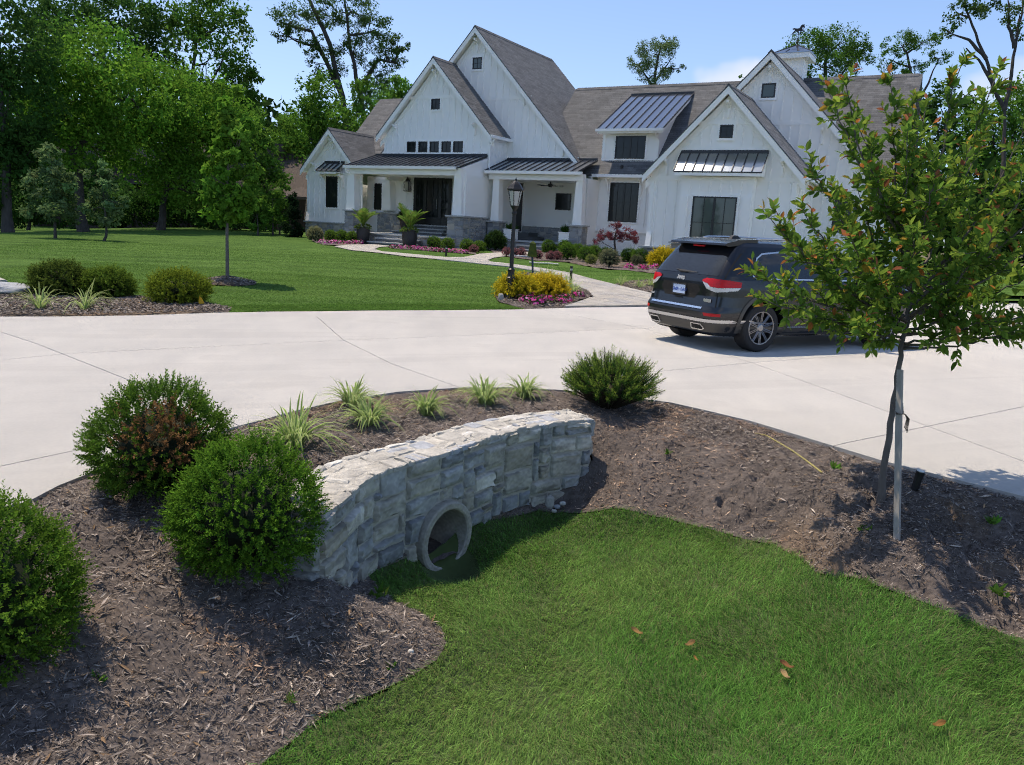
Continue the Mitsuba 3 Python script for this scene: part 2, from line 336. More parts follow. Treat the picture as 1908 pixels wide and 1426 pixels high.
def sheet(poly, step, zfun):
    """a ground sheet over the polygon that follows zfun(x, y)"""
    V, F, off = [], [], 0
    for g in getattr(poly, 'geoms', [poly]):
        if g.area < 1e-4: continue
        pts = []
        for r in [g.exterior, *g.interiors]:
            c = np.array(shapely.segmentize(r, step).coords)[:-1]
            pts.append(c)
        x0, y0, x1, y1 = g.bounds
        X, Y = np.meshgrid(np.arange(x0, x1, step), np.arange(y0, y1, step * 0.87))
        X = X + (np.arange(len(X))[:, None] % 2) * step / 2
        rg = np.random.default_rng(5)
        q = np.stack([X.ravel(), Y.ravel()], 1) + rg.uniform(-.18, .18, (X.size, 2)) * step
        q = q[shapely.contains_xy(g.buffer(-step * 0.45), q[:, 0], q[:, 1])]
        p = np.vstack(pts + [q])
        t = Delaunay(p).simplices
        c = p[t].mean(1)
        t = t[shapely.contains_xy(g, c[:, 0], c[:, 1])]
        a, b, cc = p[t[:, 0]], p[t[:, 1]], p[t[:, 2]]
        cr = (b[:, 0] - a[:, 0]) * (cc[:, 1] - a[:, 1]) - (b[:, 1] - a[:, 1]) * (cc[:, 0] - a[:, 0])
        t = np.where((cr < 0)[:, None], t[:, ::-1], t)[np.abs(cr) > 1e-9]
        V.append(np.column_stack([p, zfun(p[:, 0], p[:, 1])])); F.append(t + off); off += len(p)
    return np.vstack(V), np.vstack(F)


def scatter(poly, n, rng):
    x0, y0, x1, y1 = poly.bounds
    out = []
    k = 0
    while k < n:
        q = rng.uniform((x0, y0), (x1, y1), (n * 2, 2))
        q = q[shapely.contains_xy(poly, q[:, 0], q[:, 1])]
        out.append(q); k += len(q)
    return np.vstack(out)[:n]


DRIVE_NEAR = [(-2.84, 4.45), (-2.83, 4.75), (-2.77, 5.03), (-2.7, 5.32), (-2.57, 5.62), (-2.44, 5.99), (-2.28, 6.37), (-2.14, 6.64), (-2.0, 6.96), (-1.64, 7.57), (-1.19, 8.07), (-0.55, 8.47), (-0.02, 8.62), (0.58, 8.63), (1.16, 8.47), (1.71, 8.28), (2.08, 7.92), (2.38, 7.6), (2.72, 7.06), (3.15, 6.38), (3.51, 5.97), (3.83, 5.62)]
DRIVE_FAR = [(-7.82, 11.89), (-7.19, 12.2), (-6.23, 12.82), (-5.25, 13.73), (-4.49, 14.29), (-2.74, 15.39), (-1.23, 16.28), (-0.09, 16.98), (0.46, 17.44), (1.6, 18.35), (3.12, 19.3)]
JOINTS = [[(-8.24, 11.55), (-5.99, 9.76), (-3.75, 7.77), (-2.33, 6.47), (-2.23, 6.36)], [(-5.69, 8.6), (-5.26, 9.21), (-4.51, 9.81), (-2.49, 11.4), (0.01, 13.12), (2.43, 14.87), (6.5, 17.75)], [(-3.4, 5.05), (-3.07, 5.59), (-2.72, 5.04)], [(0.6, 9.1), (1.77, 10.08), (3.46, 11.36), (6.5, 13.42), (8.9, 15.25), (13.64, 19.35)], [(2.79, 6.73), (3.05, 6.94), (6.02, 9.12), (8.88, 11.3)], [(8.9, 15.25), (9.59, 14.81), (10.48, 14.06)], [(-3.53, 13.97), (-2.49, 11.4), (-1.51, 9.69), (-0.48, 8.35)], [(0.46, 17.5), (2.43, 14.87), (3.46, 11.36), (3.95, 9.13), (4.46, 6.62)]]
SWALE_EDGE = [(-1.04, 3.05), (-0.85, 3.53), (-0.66, 3.76), (-0.49, 3.98), (-0.35, 4.21), (-0.31, 4.39), (-0.36, 4.58), (-0.49, 4.72), (-0.67, 4.79), (-0.78, 4.92), (-0.93, 5.12), (-0.7, 5.5), (-0.36, 6.05), (-0.1, 6.36), (0.3, 6.75), (0.53, 6.77), (0.84, 6.58), (1.1, 6.46), (1.4, 6.36), (1.74, 6.06), (2.06, 5.71), (2.16, 5.42), (2.2, 5.2), (2.44, 5.07), (2.69, 4.82), (2.93, 4.62), (3.14, 4.41)]
BED_LEFT = [(-7.82, 11.89), (-6.85, 12.36), (-5.88, 13.03), (-5.06, 13.79), (-5.11, 14.17), (-5.82, 14.68), (-6.37, 14.8), (-7.23, 14.91), (-7.99, 15.01), (-9.09, 14.8), (-9.43, 14.38)]
BED_LAMP = [(-0.54, 19.13), (-0.39, 17.95), (-0.03, 17.45), (0.26, 17.12), (0.88, 17.6), (1.57, 18.21), (1.41, 18.89), (1.55, 19.43), (1.97, 20.43), (1.91, 21.59), (1.73, 22.36), (1.57, 22.83), (1.31, 23.79), (1.01, 25.02), (0.6, 25.78), (0.23, 25.44), (-0.1, 24.31), (-0.37, 23.28), (-0.52, 20.97)]
PATH_EDGE = [(1.57, 18.15), (0.94, 17.6), (1.41, 18.88), (1.61, 19.41), (1.97, 20.46), (1.91, 21.67), (1.72, 22.28), (1.56, 22.7), (1.16, 24.78), (0.62, 26.37), (-0.25, 27.65), (-1.41, 28.28), (-2.72, 29.24), (-4.18, 30.02), (-5.53, 31.68), (-6.86, 32.64), (-8.19, 35.43), (-8.2, 38.27), (-7.3, 39.83), (-6.22, 39.07), (-6.5, 37.06), (-6.29, 34.81), (-5.69, 33.11), (-4.36, 32.15), (-2.85, 31.1), (-2.19, 31.85), (-1.72, 35.58), (-0.61, 37.76), (0.46, 38.31), (0.45, 36.98), (-0.4, 35.13), (-1.02, 32.68), (-1.18, 30.6), (-1.02, 29.72), (-0.25, 29.11), (0.78, 27.93), (1.69, 26.41), (2.2, 24.87), (2.93, 23.38), (3.64, 22.01), (4.02, 21.08), (4.2, 19.8), (3.07, 19.05)]
BED_WALL = [(-0.74, 34.83), (-0.06, 33.21), (0.73, 32.26), (1.28, 32.56), (2.01, 31.85), (2.63, 30.08), (3.22, 28.82), (3.95, 29.15), (4.73, 27.97), (5.16, 26.92)]
BED_SUV = [(2.87, 23.55), (3.24, 24.33), (4.29, 25.44), (4.99, 24.88), (4.24, 20.94), (3.65, 22.07)]
BED_POTS = [(-10.02, 39.25), (-8.92, 36.19), (-8.22, 35.77), (-8.04, 38.99), (-7.49, 40.27), (-8.01, 43.66)]
BED_MID = [(-6.27, 38.09), (-5.68, 36.47), (-4.28, 36.05), (-2.79, 35.52), (-1.79, 34.77), (-1.61, 36.83), (-1.11, 39.04), (-0.81, 43.82)]
P_ = lambda l: Polygon(l).buffer(0)
# plan of the culvert wall's face, left to right
FRONT = np.array([(-1.09, 4.30), (-1.03, 4.50), (-1.0, 4.7), (-.95, 5.1), (-.80, 5.38), (-.61, 5.63), (-.45, 5.81), (-.21, 6.23), (.02, 6.56), (.39, 6.90), (.82, 7.16)])
drive = P_(DRIVE_NEAR + [(4.6, 5.0), (6.5, 3.9), (10, 2.2), (46, -4), (48, 30), (22, 30.5), (14, 27.8), (9.8, 24.6), (7.2, 22.6), (5.2, 20.4)] + DRIVE_FAR[::-1] + [(-13, 9.2), (-22, 5.5), (-22, 1.5), (-9, 2.0), (-5.2, 2.6), (-3.6, 3.4)])
swale = P_(SWALE_EDGE + [(3.6, 3.9), (4.6, 3.0), (6.5, 1.5), (6.5, -1), (-2, -1), (-1.25, 1.6), (-1.15, 2.4)])
path = P_(PATH_EDGE).difference(drive)
left_bed = P_(BED_LEFT).difference(drive)
lamp_bed = P_(BED_LAMP).difference(drive).difference(path)
hb = [hxy(-12.3, 30.2), hxy(-11, 30.5), hxy(-6, 30.2), hxy(-6, 31.8), hxy(-12.4, 31.8), hxy(-12.4, 36.8), hxy(-17.4, 36.8), hxy(-17.4, 34.6), hxy(-22.0, 34.6)]
wall_bed = P_(BED_WALL + [tuple(q) for q in hb[2:]]).difference(path)
suv_bed = P_(BED_SUV).difference(path).difference(drive)
pots_bed = P_([(-10.02, 39.25), (-8.92, 36.7), (-8.3, 36.4)] + [tuple(hxy(*q)) for q in ((-26.9, 31.2), (-26.9, 32.6), (-29.6, 32.6), (-34.8, 34.9))]).difference(path)
mid_bed = P_(BED_MID[:5] + [tuple(hxy(*q)) for q in ((-21.0, 31.8), (-21.9, 34.8), (-22.6, 32.5), (-24.0, 32.3), (-24.2, 31.0))]).difference(path)
ring = Point(-6.615, 18.09).buffer(0.62)
near_bed = P_([(-9, 2.6), (-6, 8.5), (-1, 9.6), (3.0, 9.6), (8, 5), (12, 2), (6.5, -1), (-9, -1)]).difference(drive).difference(swale)
_fn = np.gradient(FRONT, axis=0); _fn = np.stack([_fn[:, 1], -_fn[:, 0]], 1) / np.linalg.norm(_fn, axis=1, keepdims=True)
wall_plan = Polygon(np.vstack([FRONT - _fn * .03, (FRONT - _fn * .34)[::-1]])).buffer(0)
near_bed = near_bed.difference(wall_plan)
ORD = (wall_plan, drive, path, left_bed, lamp_bed, wall_bed, suv_bed, pots_bed, mid_bed, ring, near_bed, swale)
lawn = sbox(-75, -27, 57, 100)
for g in ORD:
    lawn = lawn.difference(g)
lawn = lawn.difference(P_([tuple(hxy(*q)) for q in ((-34.6, 35.2), (-29, 35.2), (-29, 33), (-22.2, 33), (-22.2, 34.8), (-16.7, 34.8), (-16.7, 36.8), (-12.1, 36.8), (-12.1, 31.8), (-6.5, 31.8), (-6.5, 35.1), (-3.8, 35.1), (-3.8, 45), (-34, 45))]))
lawn_near = lawn.intersection(sbox(-26, 8, 9, 42))
lawn_far = lawn.difference(lawn_near)

# far ground under everything, to the horizon
R_ = np.array([0, 12, 25, 40, 60, 85, 120, 200, 350, 600])
A_ = np.arange(48) * 2 * PI / 48
GV = np.array([[r * math.cos(a), r * math.sin(a) + 15, 0] for r in R_ for a in A_])
gx, gy = np.clip(GV[:, 0], -83, 56), np.clip(GV[:, 1], -26, 113)
GV[:, 2] = gz(gx, gy) - np.where(np.hypot(GV[:, 0], GV[:, 1] - 15) < 41, 1.6, 0.35)
i_, j_ = np.meshgrid(np.arange(len(R_) - 1), np.arange(48), indexing='ij')
q_ = np.stack([i_ * 48 + j_, (i_ + 1) * 48 + j_, (i_ + 1) * 48 + (j_ + 1) % 48, i_ * 48 + (j_ + 1) % 48], -1).reshape(-1, 4)
put('ground', (GV, np.vstack([q_[:, [0, 1, 2]], q_[:, [0, 2, 3]]])), 'dirt', kind='structure', label='earth under the gardens and woods')

_rg = np.random.default_rng(11)
BIG = {'kind': 'structure'}
put('lawn', sheet(lawn_near, 0.45, lambda x, y: gz(x, y) - 0.01), 'lawn_base', smooth=True, label='mown front lawn with faint stripes', **BIG)
put('lawn', sheet(lawn_far, 2.2, lambda x, y: gz(x, y) - 0.01), 'lawn_base', smooth=True, label='lawn beyond the crest and around the house', **BIG)


put('lawn', sheet(sbox(-75, -27, 57, 100).difference(sbox(-8, -26, 11, 9.9)).difference(drive.buffer(-.6)), 2.5, lambda x, y: gz(x, y) - 0.13), 'lawn_base', smooth=True, label='thin turf where lawn, beds and walks meet', **BIG)


def sunk(x, y):
    return -.06 * np.exp(-shapely.distance(shapely.points(x, y), drive) / .12)


def clod(x, y, a=0.03):
    p = np.stack([x * 3.2, y * 3.2, 0 * x], -1)
    q = np.stack([x * 11, y * 11, 0 * x + 4], -1)
    r = np.stack([x * 27, y * 27, 0 * x + 9], -1)
    return a * 1.3 * (meshkit.fbm(p, 3) - 0.5) + a * 0.9 * (meshkit.fbm(q, 3) - 0.5) + a * 0.5 * (meshkit.noise(r) - 0.5)


def near_z(x, y):
    """the mulched banks: rough, with washed out rills running down the right hand slope, a hollow at the drive's edge"""
    d = shapely.distance(shapely.points(x, y), drive)
    ds = shapely.distance(shapely.points(x, y), swale)
    k = np.clip(d / 0.12, 0, 1) * np.clip(ds / 0.08, 0.15, 1)
    rill = np.abs(meshkit.fbm(np.stack([(x * 0.75 - y * 0.66) * 1.6, (x * 0.66 + y * 0.75) * 2.6, 0 * x + 3], -1), 3) - 0.5)
    rr = np.clip(1 - rill / 0.045, 0, 1) * np.clip((x - 1.0) / 0.5, 0, 1) * np.clip((7.0 - y) / 0.5, 0, 1)
    mound = 0.0
    for mx, my, mr, mh in ((-1.5, 4.25, .45, .05), (-2.2, 4.75, .45, .04), (-2.1, 3.2, .5, .05), (2.8, 5.68, .5, .05), (-.95, 3.9, .35, .05)):
        mound = mound + mh * np.exp(-((x - mx) ** 2 + (y - my) ** 2) / mr ** 2)
    return gz(x, y) - 0.022 + k * (clod(x, y, 0.065) + mound - 0.085 * rr)


put('mulch_bed', sheet(near_bed.intersection(sbox(-3.6, 1.8, 4.6, 9.7)), 0.05, near_z), 'mulch', smooth=True, label='shredded bark bed on the banks around the culvert', **BIG)
put('mulch_bed', sheet(near_bed.difference(sbox(-3.6, 1.8, 4.6, 9.7)), 0.22, near_z), 'mulch', smooth=True, label='bark bed beside the driveway out of frame', **BIG)
for nm, g, st in (('left', left_bed, .2), ('lamp', lamp_bed, .2), ('wall', wall_bed, .35), ('suv', suv_bed, .3), ('pots', pots_bed, .35), ('mid', mid_bed, .35)):
    put('mulch_bed', sheet(g, st, lambda x, y: gz(x, y) + 0.02 + clod(x, y, 0.05) + sunk(x, y)), 'mulch', smooth=True, label={'left': 'bark bed at the far side of the driveway', 'lamp': 'bark bed around the lamp post', 'wall': 'bark bed along the house wall', 'suv': 'bark strip between walk and driveway', 'pots': 'flower bed left of the porch steps', 'mid': 'flower bed right of the porch steps'}[nm], **BIG)
put('mulch_bed', sheet(ring, 0.12, lambda x, y: gz(x, y) + 0.01 + 0.13 * np.clip(1 - np.hypot(x + 6.615, y - 18.09) / 0.62, 0, 1) + clod(x, y, 0.02)), 'mulch', smooth=True, label='low bark mound around the young maple', **BIG)
def mouth(x, y):
    """the scoured hollow in front of the pipe"""
    return -.13 * np.exp(-((x + .38) ** 2 + (y - 5.66) ** 2) / .26 ** 2)


put('swale', sheet(swale, 0.07, lambda x, y: gz(x, y) - 0.03 + mouth(x, y) + clod(x, y, 0.03)), 'swale_soil', smooth=True, label='soil of the grassy ditch below the culvert', **BIG)

# concrete drive: slabs with open joints over a sub base
put('driveway', sheet(drive.union(drive.buffer(0.2).difference(near_bed.buffer(.3))), 1.2, lambda x, y: 0 * x - 0.014), 'joint_dark', label='pale concrete driveway', **BIG)
cut = shapely.union_all([LineString(j).buffer(0.0055, cap_style='flat') for j in JOINTS] + [LineString([(-22, 9.5), (-8.24, 11.55)]).buffer(.008), LineString([(-13, 9.3), (-12, 2.0)]).buffer(.008), LineString([(4.46, 6.62), (4.5, 4.9)]).buffer(.008), LineString([(8.9, 15.25), (5.2, 20.6)]).buffer(.008), LineString([(13.64, 19.35), (22, 26)]).buffer(.008), LineString([(9.59, 14.81), (14, 2)]).buffer(.008)])
n_sl = 0
for g in drive.difference(cut).geoms:
    if g.area > 0.02:
        put('slab', prism(g, -0.10, 0.0), f'concrete_{n_sl % 3}', 'driveway'); n_sl += 1
# raised plain edging along the near side of the drive is part of the slab pour: a thin lighter band
edge = LineString(DRIVE_NEAR[:22])

# front walk: stamped pavers near the drive, plain concrete further on
put('front_walk', sheet(path, 0.5, lambda x, y: gz(x, y) - 0.005), 'joint_dark', smooth=True, label='curved paver walk from the driveway to the porch', **BIG)
near_path = path.intersection(sbox(-3, -10, 60, 31))
far_path = path.difference(near_path)
ca, sa = math.cos(2.25), math.sin(2.25)
n_pav = 0
for r in range(-60, 90):
    y0 = r * 0.42
    x0 = -20 + _rg.uniform(0, .5)
    while x0 < 45:
        w_ = _rg.choice([0.4, 0.6, 0.8])
        a = sbox(x0 + .006, y0 + .006, x0 + w_ - .006, y0 + .414)
        x0 += w_
        c = np.array(a.exterior.coords)
        c = np.stack([c[:, 0] * ca - c[:, 1] * sa, c[:, 0] * sa + c[:, 1] * ca], 1)
        q = Polygon(c)
        if not q.intersects(near_path): continue
        q = q.intersection(near_path)
        for g in getattr(q, 'geoms', [q]):
            if g.geom_type != 'Polygon' or g.area < 0.01 or n_pav > 290: continue
            v, f = prism(g, -0.05, 0.02 + _rg.uniform(-.002, .002))
            v[:, 2] += gz(v[:, 0], v[:, 1])
            put('paver', (v, f), f'paver_{_rg.integers(4)}', 'front_walk')
            n_pav += 1
far_lines = shapely.union_all([LineString([tuple(hxy(u, 20)), tuple(hxy(u, 33))]).buffer(.006) for u in np.arange(-30, -12, 1.5)])
for g in getattr(far_path.difference(far_lines), 'geoms', [far_path]):
    if g.geom_type == 'Polygon' and g.area > .03:
        put('walk_slab', sheet(g, 0.4, lambda x, y: gz(x, y) + 0.02), 'paver_3', 'front_walk', smooth=True)
# ---------------------------------------------------------------- the house, in its own frame (u right, w back, z up)
HOUSE = thing('house', 'large white board and batten house with steep gables and grey shingle roof', 'house')


def hw(m):
    v = np.asarray(m[0], float)
    return np.column_stack([v[:, :1] * UF[:2] + v[:, 1:2] * WD[:2], v[:, 2]]), m[1]


def hp(name, m, mat, parent=HOUSE, **k):
    return put(name, hw(m), mat, parent, **k)


def quad_win(parent, u0, u1, z0, z1, w, cols=2, rows=2, glass='dark_glass', casing=0.10, frame=0.05, mull=0):
    """a window standing on the wall plane w: casing, black frame, a pane per light behind slim bars"""
    f = hp('window', join([bx(u0, u0 + frame, w - .075, w - .003, z0, z1), bx(u1 - frame, u1, w - .075, w - .003, z0, z1), bx(u0 + frame, u1 - frame, w - .075, w - .003, z0, z0 + frame), bx(u0 + frame, u1 - frame, w - .075, w - .003, z1 - frame, z1)]), 'black_frame', parent)
    if f.count('__') < 2:
        pr = f
    else:
        pr = parent
    if casing:
        c = casing
        hp('casing', join([bx(u0 - c, u0 - .002, w - .05, w - .002, z0 - c, z1 + c), bx(u1 + .002, u1 + c, w - .05, w - .002, z0 - c, z1 + c), bx(u0 - .002, u1 + .002, w - .05, w - .002, z1 + .002, z1 + c), bx(u0 - .002, u1 + .002, w - .06, w - .002, z0 - c, z0 - .002)]), 'white_trim', pr)
    us = np.linspace(u0 + frame, u1 - frame, cols + 1); zs = np.linspace(z0 + frame, z1 - frame, rows + 1)
    b = 0.011
    bars = []
    for i in range(1, cols):
        bb = 0.045 if mull and i % mull == 0 else b
        bars.append(bx(us[i] - bb, us[i] + bb, w - .06, w - .012, zs[0], zs[-1]))
    for j in range(1, rows):
        bars.append(bx(us[0], us[-1], w - .055, w - .014, zs[j] - b, zs[j] + b))
    if bars:
        hp('glazing_bar', join(bars), 'black_frame', pr)
    for i in range(cols):
        for j in range(rows):
            hp('pane', bx(us[i], us[i + 1], w - .035, w - .022, zs[j], zs[j + 1]), glass, pr)
    return f


def siding(poly, w, holes=(), mat='white_siding', phase=0.0, sp=0.406, thick=0.15, bat=True):
    """a wall facing the street: a sheet of the given (u, z) outline with battens nailed over it"""
    k = hp('wall', prism(poly, w, w + thick, 'xz'), mat)
    p = Polygon(poly).buffer(-0.004)
    for h in holes:
        p = p.difference(sbox(*h))
    if not bat: return k
    u0, _, u1, _ = p.bounds
    u = math.ceil((u0 - phase) / sp) * sp + phase
    while u < u1:
        s = p.intersection(LineString([(u, -5), (u, 20)]))
        for g in getattr(s, 'geoms', [s]):
            if g.geom_type == 'LineString' and g.length > 0.12:
                zz = [q[1] for q in g.coords]
                hp('batten', bx(u - .026, u + .026, w - .036, w - .002, min(zz), max(zz)), 'white_siding', k)
        u += sp
    return k


def band(u0, u1, z0, z1, w, proud=.032, parent=HOUSE, name='trim_board'):
    return hp(name, bx(u0, u1, w - proud, w - .001, z0, z1), 'white_trim', parent)


def gable_roof(uc, za, slope, hl, hr, w0, w1, wall_w):
    """two shingle slopes over white soffit boards, with rake boards in front"""
    k = None
    for s, half in ((-1, hl), (1, hr)):
        ze = za - slope * half
        ue = uc + s * half
        sh = [(uc, za), (ue, ze), (ue, ze - .06), (uc, za - .06)]
        m = prism(Polygon(sh), w0, w1, 'xz')
        k = hp('roof', m, 'shingle')
        a = .063
        under = [(uc, za - a), (ue - s * .02, ze - a + slope * .02), (ue - s * .02, ze - .16 + slope * .02), (uc, za - .16)]
        hp('soffit', prism(Polygon(under), w0 + .06, wall_w + .3, 'xz'), 'white_trim', k)
        rake = [(uc, za - a), (ue - s * .005, ze - a + slope * .005), (ue - s * .005, ze - .34 + slope * .005), (uc, za - .34)]
        hp('rake_board', prism(Polygon(rake), w0 + .015, w0 + .058, 'xz'), 'white_trim', k)
        rake2 = [(uc, za - .345), (ue - s * .03, ze - .345 + slope * .03), (ue - s * .03, ze - .60 + slope * .03), (uc, za - .60)]
        hp('frieze_board', prism(Polygon(rake2), wall_w - .03, wall_w - .002, 'xz'), 'white_trim', k)
    n = int((w1 - w0) / .33)
    hp('ridge_cap', join([prism(Polygon([(uc - .13, za - .13 * slope + .012), (uc, za + .014), (uc + .13, za - .13 * slope + .012), (uc + .13, za - .13 * slope + .03), (uc, za + .038), (uc - .13, za - .13 * slope + .03)]), w0 + i * .33, w0 + i * .33 + .325, 'xz') for i in range(n)]), 'shingle', k)
    return k


def bracket(u, w, z, d=0.5, h=0.62, t=.09):
    """curved wooden knee brace under an overhang: back against the wall plane w"""
    p = [(w, z), (w - d, z), (w - d, z - .09), (w - d * .55, z - .16), (w - d * .28, z - h * .42), (w - .1, z - h), (w, z - h)]
    return hp('bracket', prism(Polygon(p), u - t / 2, u + t / 2, 'yz'), 'white_trim')


def seam_roof(u0, u1, w0, z0, w1, z1, n, gut=True, parent=HOUSE):
    """standing seam metal: n pans side by side with raised seams"""
    k = hp('metal_roof', prism(Polygon([(w0, z0 - .05), (w1, z1 - .05), (w1, z1 - .008), (w0, z0 - .008)]), u0, u1, 'yz'), 'shaded_seam_metal', parent)
    us = np.linspace(u0, u1, n + 1)
    L = math.hypot(w1 - w0, z1 - z0); sw, sz = -(z1 - z0) / L, (w1 - w0) / L
    for i in range(n):
        hp('pan', prism(Polygon([(w0, z0 - .006), (w1, z1 - .006), (w1, z1), (w0, z0)]), us[i] + .016, us[i + 1] - .016, 'yz'), 'metal_roof', k)
    for i in range(n + 1):
        hp('seam', prism(Polygon([(w0, z0 - .01), (w1, z1 - .01), (w1 + sw * .045, z1 + sz * .045), (w0 + sw * .045, z0 + sz * .045)]), us[i] - .013, us[i] + .013, 'yz'), 'shaded_seam_metal', k)
    hp('flashing', bx(u0, u1, w1 - .012, w1 + .01, z1 - .02, z1 + .11), 'shaded_seam_metal', k)
    return k


_vs = np.random.default_rng(21)
VEN = []


def veneer(u0, u1, z0, z1, w, axis='u', sgn=-1, uh=.10, cell=.085):
    """random ashlar facing: single stones standing proud of the mortar (too small to pick apart from the street)"""
    nu, nz = max(2, int((u1 - u0) / uh)), max(2, int((z1 - z0) / cell))
    du, dz = (u1 - u0) / nu, (z1 - z0) / nz
    free = np.ones((nu, nz), bool)
    ms, cs = [], []
    for j in range(nz):
        for i in range(nu):
            if not free[i, j]: continue
            a, b = _vs.integers(2, 6), _vs.choice([1, 1, 2, 2, 3])
            while a > 1 and (i + a > nu or not free[i:i + a, j].all()): a -= 1
            while b > 1 and (j + b > nz or not free[i:i + a, j:j + b].all()): b -= 1
            free[i:i + a, j:j + b] = False
            p = _vs.uniform(.012, .04)
            g = .008
            e0, e1, f0, f1 = u0 + i * du + g, u0 + (i + a) * du - g, z0 + j * dz + g, z0 + (j + b) * dz - g
            c = .012
            v = np.array([[e0, 0, f0], [e1, 0, f0], [e1, 0, f1], [e0, 0, f1], [e0 + c, p, f0 + c], [e1 - c, p * _vs.uniform(.7, 1), f0 + c], [e1 - c, p, f1 - c], [e0 + c, p * _vs.uniform(.7, 1), f1 - c]])
            f = np.array([[4, 5, 6], [4, 6, 7], [0, 1, 5], [0, 5, 4], [1, 2, 6], [1, 6, 5], [2, 3, 7], [2, 7, 6], [3, 0, 4], [3, 4, 7]])
            if axis == 'u':
                v = np.column_stack([v[:, 0], w + sgn * v[:, 1], v[:, 2]]); f = f if sgn < 0 else f[:, ::-1]
            else:
                v = np.column_stack([w + sgn * v[:, 1], v[:, 0], v[:, 2]]); f = f[:, ::-1] if sgn < 0 else f
            ms.append((v, f))
            base = np.array([(0.235, .25, .265), (.29, .295, .295), (.34, .325, .29), (.20, .215, .235), (.27, .28, .285)][_vs.integers(5)]) * _vs.uniform(.85, 1.15)
            cs.append(np.repeat(base[None], 8, 0))
    VEN.append((join(ms), np.vstack(cs)))


SL = 1.05
# left wing -------------------------------------------------------------
siding([(-34.75, 1.4), (-30.64, 1.4), (-30.64, 4.28), (-32.69, 6.40), (-34.75, 4.28)], 35.0, [(-33.4, 2.1, -32.2, 5.0), (-35, 4.05, -30, 4.22)], phase=-34.6)
gable_roof(-32.69, 6.62, SL, 2.18, 2.18, 34.5, 38.6, 35.0)
band(-34.75, -30.64, 4.06, 4.22, 35.0); band(-34.74, -34.58, 1.42, 4.05, 35.0, .035); band(-34.57, -30.7, 1.42, 1.60, 35.0)
quad_win(HOUSE, -33.21, -32.34, 2.26, 4.0, 35.0, 2, 3)
seam_roof(-33.38, -31.86, 34.28, 4.27, 34.98, 4.74, 4)
hp('canopy_board', bx(-33.34, -31.9, 34.32, 34.36, 4.10, 4.22), 'white_trim'); hp('canopy_board', bx(-33.34, -31.9, 34.362, 34.96, 4.16, 4.21), 'white_trim')
bracket(-33.3, 35.0, 4.1, .5, .7); bracket(-31.95, 35.0, 4.1, .5, .7); bracket(-32.69, 35.0, 6.05, .42, .5); bracket(-34.1, 35.0, 4.75, .42, .5)
hp('stone_base', bx(-34.82, -30.6, 34.95, 35.3, 0.2, 1.36), 'mortar'); veneer(-34.84, -30.6, .45, 1.36, 34.95)
hp('stone_cap', bx(-34.95, -30.6, 34.86, 35.05, 1.36, 1.42), 'slate_cap')
hp('corner_flare', prism(Polygon([(34.86, 1.425), (34.965, 1.425), (34.965, 1.95)]), -34.78, -34.52, 'yz'), 'white_trim')
hp('wall', bx(-34.75, -34.6, 35.16, 45, .3, 4.6), 'white_siding')
# main left roof with its gable end
hp('roof', prism(Polygon([(36.2, 4.30), (40.85, 9.18), (40.85, 9.12), (36.2, 4.24)]), -34.3, -27.5, 'yz'), 'shingle')
hp('roof', prism(Polygon([(45.5, 4.30), (40.85, 9.18), (40.85, 9.12), (45.5, 4.24)]), -34.3, -27.5, 'yz'), 'shingle')
hp('wall', prism(Polygon([(36.3, 3.8), (36.3, 4.2), (40.85, 8.98), (45.4, 4.2), (45.4, 3.8)]), -34.1, -33.95, 'yz'), 'white_siding')
hp('rake_board', prism(Polygon([(36.2, 4.235), (40.85, 9.115), (40.85, 8.88), (36.2, 4.0)]), -34.28, -34.24, 'yz'), 'white_trim')

# porch gable ------------------------------------------------------------
wins5 = [(-27.41, -26.83), (-26.65, -26.07), (-25.9, -25.33), (-25.14, -24.56), (-24.4, -23.81)]
siding([(-29.0, 4.1), (-22.2, 4.1), (-22.2, 6.1), (-25.63, 9.72), (-29.0, 6.15)], 35.0, [(-27.6, 5.1, -23.6, 6.1), (-26.1, 7.3, -25.2, 8.25), (-30, 8.02, -20, 8.2), (-30, 4, -20, 5.2)], phase=-28.87)
gable_roof(-25.63, 10.03, SL, 3.68, 3.72, 34.6, 38.4, 35.0)
band(-27.4, -24.0, 8.03, 8.19, 35.0); band(-29.0, -22.2, 5.2, 5.3, 35.0); band(-28.99, -28.85, 5.3, 6.15, 35.0, .035); band(-22.35, -22.19, 5.3, 6.05, 35.0, .035)
for a, b in wins5: quad_win(HOUSE, a, b, 5.34, 5.89, 35.0, 2, 2, casing=.085)
quad_win(HOUSE, -25.89, -25.35, 7.49, 8.02, 35.0, 2, 2)
bracket(-25.63, 35.0, 9.42, .42, .6); bracket(-28.15, 35.0, 6.75, .42, .55); bracket(-23.1, 35.0, 6.75, .42, .55)
hp('wall', bx(-22.35, -22.2, 35.152, 37.2, 0.9, 6.3), 'white_siding')
for w_ in np.arange(35.4, 36.7, .406): hp('batten', bx(-22.198, -22.178, w_ - .028, w_ + .028, 5.2, 5.95), 'white_trim')
hp('gutter', join([bx(-22.02, -21.86, 34.6, 36.68, 6.02, 6.16)]), 'white_trim')
hp('wall', bx(-29.0, -28.85, 35.152, 37.2, 3.9, 6.3), 'white_siding')
hp('downspout', tube([(-21.94, 34.95, 6.0), (-21.95, 34.93, 5.86), (-22.12, 34.93, 5.66), (-22.15, 34.93, 5.5), (-22.15, 34.93, 4.45)], .045, 8), 'white_trim')

